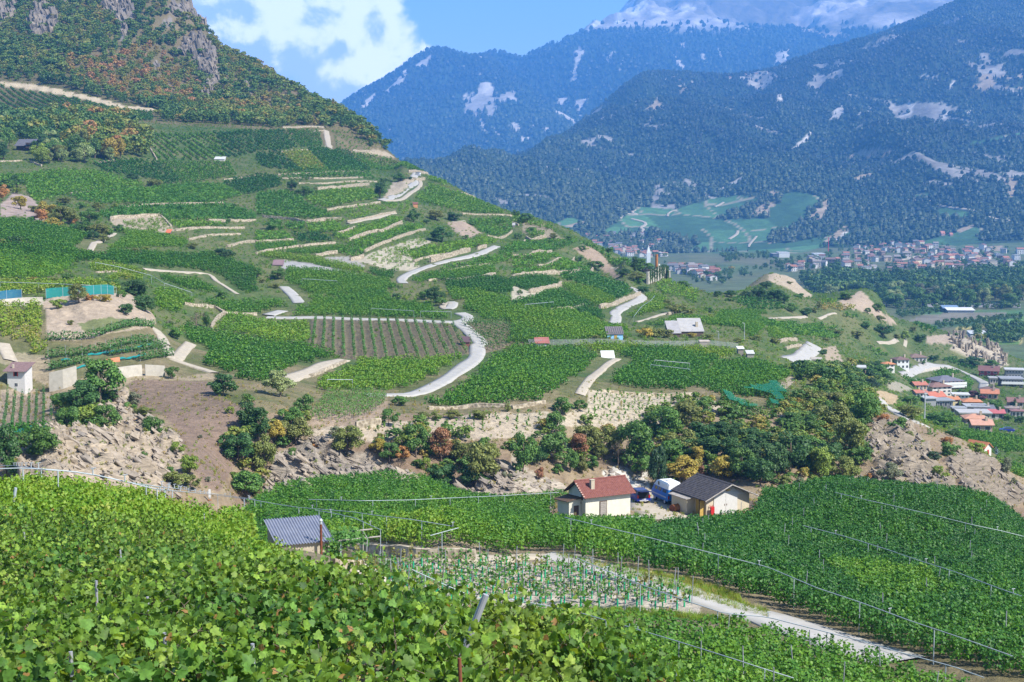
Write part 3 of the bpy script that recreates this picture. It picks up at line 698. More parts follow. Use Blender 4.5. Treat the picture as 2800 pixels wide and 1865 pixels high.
ROADS = [
    ('road', ZZ((1, 1, '1760,1190 1790,1200 1780,1235 1740,1255')), 3.2), 
    ('road', ZZ((1, 1, '1860,1290 1930,1320 1920,1350 1830,1372 1650,1370 1300,1352 900,1345 500,1330 100,1328')), 3.4),
    ('road', ZZ((1, 1, '1830,1372 1900,1420 1990,1500 2050,1568'), (1, 2, '2015,15 2020,60 2005,130 1900,210 1760,310 1600,400 1420,465 1200,470 1000,470')), 3.6),
    ('road', ZZ((1, 1, '250,1050 300,1090 350,1140 395,1200'),), 3.4), ('road', ZZ((1, 1, '240,1270 170,1290 110,1310'),), 3.6),
    ('road', ZZ((2, 1, '1110,1060 1140,1090 1190,1140 1120,1190 1010,1240 940,1290 950,1330 930,1390'),), 3.6), 
    ('road', ZZ((1, 1, '1500,0 1440,50 1450,100 1370,150 1310,200 1220,240 1140,262')), 4.0), ('track', ZZ((1, 1, '1140,262 1250,262 1330,250 1400,200 1500,120 1480,60')), 3.0),
    ('road', ZZ((1, 1, '1345,1020 1325,985 1380,940 1500,890 1650,840 1980,765 2200,680')), 3.2),
    ('road', ZZ((3, 2, '180,150 300,130 380,60 420,10')), 5.), ('road', ZZ((3, 2, '930,450 990,510 1060,560 1180,630 1300,700 1420,740')), 4.5),
    ('road', ZZ((3, 2, '1220,280 1350,240 1560,200 1700,220 1850,290 1960,350 1960,400')), 4.),
    ('track', ZZ((0, 1, '820,720 860,650 900,640 1040,560')), 2.4), ('track', ZZ((0, 1, '2170,1120 1980,1000 1850,925 1300,885')), 2.0), ('track', ZZ((1, 2, '270,350 330,310 480,260 620,190 800,150')), 4.2),
    ('track', ZZ((2, 2, '620,470 680,370 740,300 860,200 960,140')), 2.6), ('track', ZZ((1, 1, '840,470 900,460 1090,420 1260,370')), 3.4), ('track', ZZ((1, 0, '640,1190 650,1260 670,1350')), 5.),
    ('track', ZZ((0, 2, '1480,0 1530,60 1570,130 1600,150 1680,60 1740,0')), 3.), ('track', ZZ((0, 2, '1590,150 1640,170 1800,220 1960,270')), 3.), ('track', ZZ((0, 1, '1410,1430 1470,1500 1500,1568')), 3.2), ('track', ZZ((0, 2, '20,0 60,80 100,160')), 3.2),
    ('track', ZZ((2, 1, '820,840 880,870 960,885')), 2.5), ('track', ZZ((2, 1, '1130,1370 1250,1340 1420,1290 1500,1270')), 2.),
    ('track', ZZ((1, 1, '1780,1210 1750,1190 1700,1230 1740,1256')), 2.5), ('track', ZZ((3, 1, '460,1340 560,1300 620,1290')), 1.7), ('track', ZZ((3, 1, '0,1340 200,1330 350,1320')), 1.8),
    ('track', ZZ((3, 1, '1000,1560 1150,1545 1260,1530')), 2.2),
]
ROADCELL = set()
for kind, px, w in ROADS:
    P = cpl(px)
    for q in resample(P, 1.5):
        for dx in (-1, 0, 1):
            for dy in (-1, 0, 1): ROADCELL.add((int(q[0] // 2) + dx, int(q[1] // 2) + dy))
    ribbon(kind, P, w * (.92 if kind == 'road' else .7), M_ROAD if kind == 'road' else M_TRACK, .13, kind='structure')
# road of the lower terrace, the path above the young vines and the yard between the houses
P = cpl(ZZ((2, 3, '300,420 480,440 640,480 800,530 1000,580 1300,660 1600,760 1900,860 2335,990'), (3, 3, '200,1060 420,1130 700,1230 900,1290 1200,1390')))
ribbon('road', P, 3.3, M_ROAD, .07, w2=4.4, step=1.2, kind='structure')
P = cpl(ZZ((1, 3, '760,330 940,320 1200,360 1500,400 1800,430 2100,445 2335,440'), (2, 3, '100,425 300,425 420,440')))
ribbon('path', P, 1.7, M_TRACK, .06, step=1.2, kind='structure')
P = cpl(Z(2, 2, '1290,1310 1260,1340 1280,1430 1330,1500'))
ribbon('yard', cpl([(1790, 1342), (1785, 1375), (1800, 1400), (1835, 1425)]), 6.0, M_TRACK, .05, step=1., kind='structure')

WALLS = [  # dry stone terrace walls of the hillside
    ((1, 1, '60,415 300,440 450,460 620,445 780,440'), 2.6), ((1, 1, '640,355 760,335 960,310 1130,285'), 2.0), ((1, 1, '830,460 1000,430 1150,395 1270,370'), 1.9), ((1, 1, '750,570 830,540 900,515'), 2.0), ((1, 1, '850,630 940,595 1080,550 1170,540 1330,470'), 2.6), ((1, 1, '990,735 1080,690 1300,605 1540,535'), 2.2),
    ((1, 1, '540,780 640,755 740,745'), 2.6), ((1, 1, '860,810 980,780'), 2.6), ((1, 1, '400,690 520,670 725,655'), 1.8), ((1, 1, '0,645 180,640 340,630'), 2.2), ((1, 1, '0,750 120,720 260,700 400,680'), 1.6),
    ((1, 1, '1440,820 1550,790 1750,755'), 1.7), ((1, 1, '1590,830 1760,780 1950,725'), 4.0), ((1, 1, '1660,925 1900,880 2150,845'), 1.6), ((1, 1, '1570,1000 1700,985 1850,990 2050,960 2180,935'), 1.8), ((1, 1, '2020,710 2100,685'), 3.), 
    ((1, 0, '880,1378 1000,1385 1080,1390'), 2.6), ((1, 1, '560,170 700,155 800,150 1030,125'), 3.5), ((1, 1, '200,30 600,10 1000,5'), 1.6), ((1, 1, '240,65 700,65 1050,55'), 1.6), ((1, 1, '390,110 700,105 1100,95'), 1.6), ((1, 1, '1430,70 1480,80 1540,75'), 4.), ((1, 1, '1390,5 1570,10'), 3.5),
    ((2, 1, '0,775 180,760 360,735'), 2.6), ((2, 1, '240,870 370,835 570,795'), 2.4), ((2, 1, '0,975 150,945 310,935 560,920 740,895'), 3.2), ((2, 1, '160,1110 300,1075 450,1035'), 3.0), ((2, 1, '800,1250 950,1210 1100,1150 1170,1120'), 3.0), ((2, 1, '340,1275 520,1250 650,1230'), 1.8), ((2, 1, '170,635 310,600'), 3.2), ((2, 1, '130,600 170,630'), 2.4),
    ((2, 1, '1420,1305 1520,1285'), 2.2), ((2, 1, '0,470 60,490'), 2.), ((2, 1, '0,660 120,630'), 1.8), ((1, 1, '2110,590 2335,550'), 2.0), ((1, 1, '1870,200 2000,235'), 2.2), ((1, 1, '1880,385 2100,395 2335,405'), 1.9),
    ((0, 1, '1120,320 1440,300 1800,295 2040,285'), 1.8), ((0, 1, '1010,450 1060,425 1470,405'), 2.6), ((0, 1, '1470,405 1560,500'), 1.4), ((0, 1, '1900,455 2100,455 2335,450'), 2.4), ((0, 1, '1600,540 1900,515 2230,515'), 1.8), ((0, 1, '1720,625 1950,580 2190,575'), 1.6), ((0, 1, '2070,690 2200,655 2335,640'), 2.2), ((0, 1, '2040,75 2250,50 2335,40'), 1.5), ((0, 1, '640,200 1100,165 1390,145'), 1.4),
    ((0, 1, '1680,1210 1800,1230 1950,1240 2040,1290'), 1.6), ((0, 1, '1930,1440 1960,1370 2060,1300 2335,1305'), 1.6), ((0, 1, '880,925 1100,910'), 1.1), ((0, 0, '900,1490 1050,1470'), 2.2), ((0, 0, '0,1480 200,1470'), 1.6), ((0, 0, '280,1480 380,1520'), 2.), ((0, 0, '1370,1360 1430,1460'), 2.), ((1, 0, '230,1390 470,1372'), 1.6), ((1, 0, '480,1205 620,1195'), 1.4), ((1, 0, '240,1170 420,1165 620,1170'), 2.6),
    ((1, 2, '1570,600 1900,590 2335,580'), 1.3), ((2, 2, '0,590 130,575 300,545'), 1.2), ((2, 2, '800,430 1000,450 1300,470 1650,465'), .9), ((1, 2, '500,300 620,250 740,200 810,165'), 1.2), ((3, 2, '160,50 300,20'), 1.6), ((3, 1, '100,1555 180,1540 260,1540'), 2.2),
]
WHERE = {(1, 1): 'on the terraced vineyard slope', (2, 1): 'on the terraces above the winding road', (0, 1): 'among the vineyards below the wooded hill', (1, 0): 'under the steep upper vineyards', (0, 0): 'at the edge of the wood by the chalet', (1, 2): 'above the striped cliff', (2, 2): 'beside the bare young vineyard', (3, 2): 'by the road junction', (3, 1): 'on the valley knoll'}
for t, h in WALLS:
    P = cpl(Z(*t))
    L = np.hypot(*np.diff(P[:, :2], axis=0).T).sum()
    size = 'long' if L > 75 else 'mid-length' if L > 40 else 'short'
    tall = 'tall' if h > 2.5 else 'low' if h < 1.7 else 'shoulder-high'
    wall('dry_stone_wall', P, h * .40, .7, M_STONE, label=f'{size} {tall} dry stone terrace wall {WHERE[t[:2]]}', group='terrace walls ' + WHERE[t[:2]])
wall('retaining_wall', cpl(Z(0, 2, '455,440 560,415 700,375')), 2.9, .5, M_PLASTERWALL, label='tall cream retaining wall partly hidden by the big bushy tree', rough=.03)
wall('retaining_wall', cpl(Z(0, 2, '1075,315 1180,300 1290,290')), 1.7, .5, M_PLASTERWALL, label='cream wall section with ivy on its end above the rock slope', rough=.03)
wall('retaining_wall', cpl(Z(0, 2, '1325,290 1420,300 1505,300')), 1.7, .5, M_PLASTERWALL, label='stained cream wall section beside the green shrub on the terrace', rough=.03)
wall('retaining_wall', cpl(Z(1, 2, '910,790 1000,775 1135,755')), 1.3, .6, M_STONE, label='beige buttress wall below the small vineyard rows', rough=.1)
wall('retaining_wall', cpl(Z(0, 1, '0,1205 200,1185 390,1180')), .8, .5, M_PLASTERWALL, label='low pale wall under the blue net fence', rough=.03)
wall('dry_stone_wall', cpl(Z(1, 3, '980,390 1200,410 1450,425 1700,440 2000,460')), .75, .5, M_STONE, step=.7, label='low crumbling dry stone wall beside the path to the corrugated hut', rough=.3)
wall('dry_stone_wall', cpl(Z(1, 3, '700,520 850,540 960,540')), .5, .5, M_STONE, step=.7, label='small stone edging of the hut terrace', rough=.3)

def road_clear(X, reach=8.):
    """vines stay off the roads and off the verge in front of them."""
    ok = np.ones(len(X), bool)
    for d in np.arange(0, reach + .1, 1.5):
        f = 1 + d / X[:, 1]; ix, iy = (X[:, 0] * f // 2).astype(int), (X[:, 1] * f // 2).astype(int)
        ok &= np.array([(a, b) not in ROADCELL for a, b in zip(ix, iy)], bool)
    return ok
# ------------------------------------------------------------------ foliage
def leaf_mat(name, source, ramp, rough=.55, trans=.3, sat=.35, dead=0):
    """leaves: colour from a tint (per instance / per object) and a per-leaf value 'lv'."""
    m, nt, b = node_mat(name)
    lv = nd(nt, 'ShaderNodeAttribute', attribute_name='lv')
    if source == 'instance':
        t = nd(nt, 'ShaderNodeAttribute', attribute_name='tint', attribute_type='INSTANCER').outputs['Fac']
        rnd = nd(nt, 'ShaderNodeObjectInfo').outputs['Random']
        f = nd(nt, 'ShaderNodeMath', {0: rnd, 1: .16, 2: t}, operation='MULTIPLY_ADD').outputs[0]
        f = nd(nt, 'ShaderNodeMath', {0: f, 1: .08}, operation='SUBTRACT').outputs[0]
        f = nd(nt, 'ShaderNodeMath', {0: nd(nt, 'ShaderNodeMath', {0: lv.outputs['Fac'], 1: .5}, operation='SUBTRACT').outputs[0], 1: .22, 2: f}, operation='MULTIPLY_ADD').outputs[0]
        cr = nd(nt, 'ShaderNodeValToRGB', {'Fac': f})
        e = cr.color_ramp.elements
        while len(e) < len(ramp): e.new(.5)
        for el, (p, c) in zip(e, ramp): el.position = p; el.color = (*c, 1)
        col = cr.outputs[0]
    else:
        oi = nd(nt, 'ShaderNodeObjectInfo')
        br = nd(nt, 'ShaderNodeMapRange', {'Value': lv.outputs['Fac'], 'To Min': 1 - sat, 'To Max': 1 + sat})
        hs = nd(nt, 'ShaderNodeMapRange', {'Value': lv.outputs['Fac'], 'To Min': .515, 'To Max': .485})
        hv = nd(nt, 'ShaderNodeHueSaturation', {'Hue': hs.outputs[0], 'Value': br.outputs[0], 'Color': oi.outputs['Color']})
        col = hv.outputs[0]
        if dead:
            geo = nd(nt, 'ShaderNodeNewGeometry'); nz = nd(nt, 'ShaderNodeTexNoise', {'Vector': geo.outputs['Position'], 'Scale': 22., 'Detail': 4.})
            mr = nd(nt, 'ShaderNodeMapRange', {'Value': nz.outputs['Fac'], 'From Min': .3, 'From Max': .7, 'To Min': .68, 'To Max': 1.3})
            col = nd(nt, 'ShaderNodeVectorMath', {0: col, 1: mr.outputs[0]}, operation='MULTIPLY').outputs[0]
            old = nd(nt, 'ShaderNodeMath', {0: lv.outputs['Fac'], 1: dead}, operation='GREATER_THAN')
            mc = nd(nt, 'ShaderNodeMix', {'Factor': old.outputs[0]}, data_type='RGBA'); nt.links.new(col, mc.inputs['A']); mc.inputs['B'].default_value = (.30, .17, .06, 1); col = mc.outputs['Result']
    nt.links.new(col, b.inputs['Base Color'])
    b.inputs['Roughness'].default_value = rough
    b.inputs['Specular IOR Level'].default_value = .35
    tr = nd(nt, 'ShaderNodeBsdfTranslucent')
    tc_ = nd(nt, 'ShaderNodeVectorMath', {0: col, 1: (1.5, 1.35, .6)}, operation='MULTIPLY')
    nt.links.new(tc_.outputs[0], tr.inputs['Color'])
    mx = nd(nt, 'ShaderNodeMixShader', {0: trans})
    nt.links.new(b.outputs[0], mx.inputs[1]); nt.links.new(tr.outputs[0], mx.inputs[2])
    nt.links.new(mx.outputs[0], nt.nodes['Material Output'].inputs['Surface'])
    return m
VINE_RAMP = [(0.0, (.026, .100, .020)), (.28, (.052, .165, .017)), (.5, (.105, .235, .016)), (.72, (.175, .285, .020)), (.9, (.26, .29, .045)), (1.0, (.36, .27, .09))]
M_VINE = leaf_mat('vine_leaves', 'instance', VINE_RAMP, trans=.3)
M_LEAF = leaf_mat('tree_leaves', 'object', None, trans=.25)
M_WOOD_FAR = leaf_mat('forest_leaves', 'instance', [(0., (.034, .085, .024)), (.3, (.068, .150, .026)), (.55, (.140, .215, .032)), (.75, (.25, .235, .042)), (.9, (.38, .225, .065)), (1., (.42, .215, .095))], trans=.2)
M_BARK = noise_mat('bark', (.10, .075, .055), (.20, .16, .12), 9., .95, .02)

def quads(cen, nrm, size, rng, aspect=1.0, fold=0.):
    """leaf quads at given centres facing given normals; returns coordinates and faces."""
    n = len(cen)
    nrm = nrm / np.maximum(np.linalg.norm(nrm, axis=1, keepdims=True), 1e-9)
    r = rng.normal(size=(n, 3)); a = np.cross(nrm, r); a /= np.maximum(np.linalg.norm(a, axis=1, keepdims=True), 1e-9)
    b = np.cross(nrm, a)
    s = (size * rng.uniform(.65, 1.25, n))[:, None]
    co = np.stack([cen - a * s * .5 - b * s * .35 * aspect, cen + a * s * .4 - b * s * .5 * aspect, cen + a * s * .55 + b * s * .35 * aspect + nrm * s * .18, cen - a * s * .35 + b * s * .5 * aspect], 1)
    return co.reshape(-1, 3), np.arange(n * 4).reshape(n, 4)
def leaf_mesh(name, cen, nrm, size, rng, mat):
    co, f = quads(cen, nrm, size, rng)
    me = np_mesh(name, co, f)
    attr(me, 'lv', np.repeat(rng.uniform(0, 1, len(cen)), 4))
    me.materials.append(mat)
    return me
def hedge_clump(name, n, L, W, H, z0, size, seed, mat):
    rng = np.random.default_rng(seed)
    t = rng.uniform(-.5, .5, n) * L
    ang = rng.uniform(0, 2 * np.pi, n)
    rr = np.sqrt(rng.uniform(.35, 1, n))
    wob = 1 + .25 * np.sin(t * 5 + seed)
    y = np.cos(ang) * rr * W * .5 * wob
    z = z0 + (H - z0) * (.5 + .5 * np.sin(ang) * rr) + rng.normal(0, .06, n)
    nr = np.stack([rng.normal(0, .5, n), np.cos(ang), np.sin(ang) * .9 + .35], 1) + rng.normal(0, .6, (n, 3))
    return leaf_mesh(name, np.stack([t, y, z], 1), nr, size, rng, mat)
def lib(name, meshes):
    """a library collection of shapes to strew (not part of the scene itself)."""
    c = bpy.data.collections.new(name)
    for i, me in enumerate(meshes):
        o = bpy.data.objects.new(f'{name}_{i:02d}', me); c.objects.link(o)
    return c
def scatter_group(col):
    ng = bpy.data.node_groups.new('strew_' + col.name, 'GeometryNodeTree')
    ng.interface.new_socket('Geometry', in_out='INPUT', socket_type='NodeSocketGeometry')
    ng.interface.new_socket('Geometry', in_out='OUTPUT', socket_type='NodeSocketGeometry')
    N, L = ng.nodes, ng.links
    gi, go = N.new('NodeGroupInput'), N.new('NodeGroupOutput')
    ip = N.new('GeometryNodeInstanceOnPoints'); ci = N.new('GeometryNodeCollectionInfo')
    ci.inputs['Collection'].default_value = col; ci.inputs['Separate Children'].default_value = True; ci.inputs['Reset Children'].default_value = True
    def na(name, typ):
        n = N.new('GeometryNodeInputNamedAttribute'); n.data_type = typ; n.inputs['Name'].default_value = name
        return n.outputs['Attribute']
    L.new(gi.outputs[0], ip.inputs['Points']); L.new(ci.outputs[0], ip.inputs['Instance'])
    ip.inputs['Pick Instance'].default_value = True
    L.new(na('pick', 'INT'), ip.inputs['Instance Index'])
    er = N.new('FunctionNodeEulerToRotation'); L.new(na('rot', 'FLOAT_VECTOR'), er.inputs[0]); L.new(er.outputs[0], ip.inputs['Rotation'])
    L.new(na('scl', 'FLOAT_VECTOR'), ip.inputs['Scale'])
    L.new(ip.outputs[0], go.inputs[0])
    return ng
def strew(name, pts, rot, scl, tint, col_group, npick, label=None, category=None, **props):
    me = bpy.data.meshes.new(name)
    n = len(pts)
    me.vertices.add(n); me.vertices.foreach_set('co', np.asarray(pts, np.float32).ravel())
    attr(me, 'rot', np.asarray(rot), 'FLOAT_VECTOR')
    scl = np.asarray(scl, float); scl = np.repeat(scl[:, None], 3, 1) if scl.ndim == 1 else scl
    attr(me, 'scl', scl, 'FLOAT_VECTOR'); attr(me, 'tint', np.clip(tint, 0, 1)); attr(me, 'pick', RNG.integers(0, npick, n), 'INT')
    o = new(name, me, kind='stuff', **props)
    md = o.modifiers.new('strew', 'NODES'); md.node_group = col_group
    if label: o['label'] = label
    if category: o['category'] = category
    return o
CL_NEAR = [hedge_clump(f'vine_clump_{i}', 190, 1.1, .78, 1.75, .40, .135, 40 + i, M_VINE) for i in range(5)]
CL_MID = [hedge_clump(f'vine_tuft_{i}', 54, 1.4, .62, 1.45, .2, .26, 60 + i, M_VINE) for i in range(4)]
CL_FAR = [hedge_clump(f'vine_bit_{i}', 22, 2.6, .8, 1.5, .15, .55, 80 + i, M_VINE) for i in range(4)]
GG_NEAR, GG_MID, GG_FAR = (scatter_group(lib(n_, m_)) for n_, m_ in (('vine_near', CL_NEAR), ('vine_mid', CL_MID), ('vine_far', CL_FAR)))

def row_points(poly, ang, gap, step, jit=.15, thin=0.):
    """points along parallel rows inside a world polygon."""
    P = np.asarray(poly)[:, :2]
    c, s = math.cos(ang), math.sin(ang)
    U, W = P @ np.array([c, s]), P @ np.array([-s, c])
    rows, ids = [], []
    k0, k1 = int(math.floor(W.min() / gap)), int(math.ceil(W.max() / gap))
    for k in range(k0, k1 + 1):
        w = (k + .5) * gap
        xs = []
        n = len(P)
        for i in range(n):
            w0, w1 = W[i], W[(i + 1) % n]
            if (w0 > w) != (w1 > w): xs.append(U[i] + (U[(i + 1) % n] - U[i]) * (w - w0) / (w1 - w0))
        xs.sort()
        for a, b in zip(xs[::2], xs[1::2]):
            m = int((b - a) / step)
            if m < 1: continue
            t = a + (np.arange(m) + .5) * (b - a) / m
            rows.append(np.stack([t * c - w * s, t * s + w * c], 1)); ids.append(np.full(m, k))
    if not rows: return np.zeros((0, 2)), np.zeros(0, int)
    X = np.vstack(rows); I = np.concatenate(ids)
    X = X + RNG.normal(0, jit * .5, X.shape)
    if thin: 
        kp = RNG.random(len(X)) > thin; X, I = X[kp], I[kp]
    return X, I
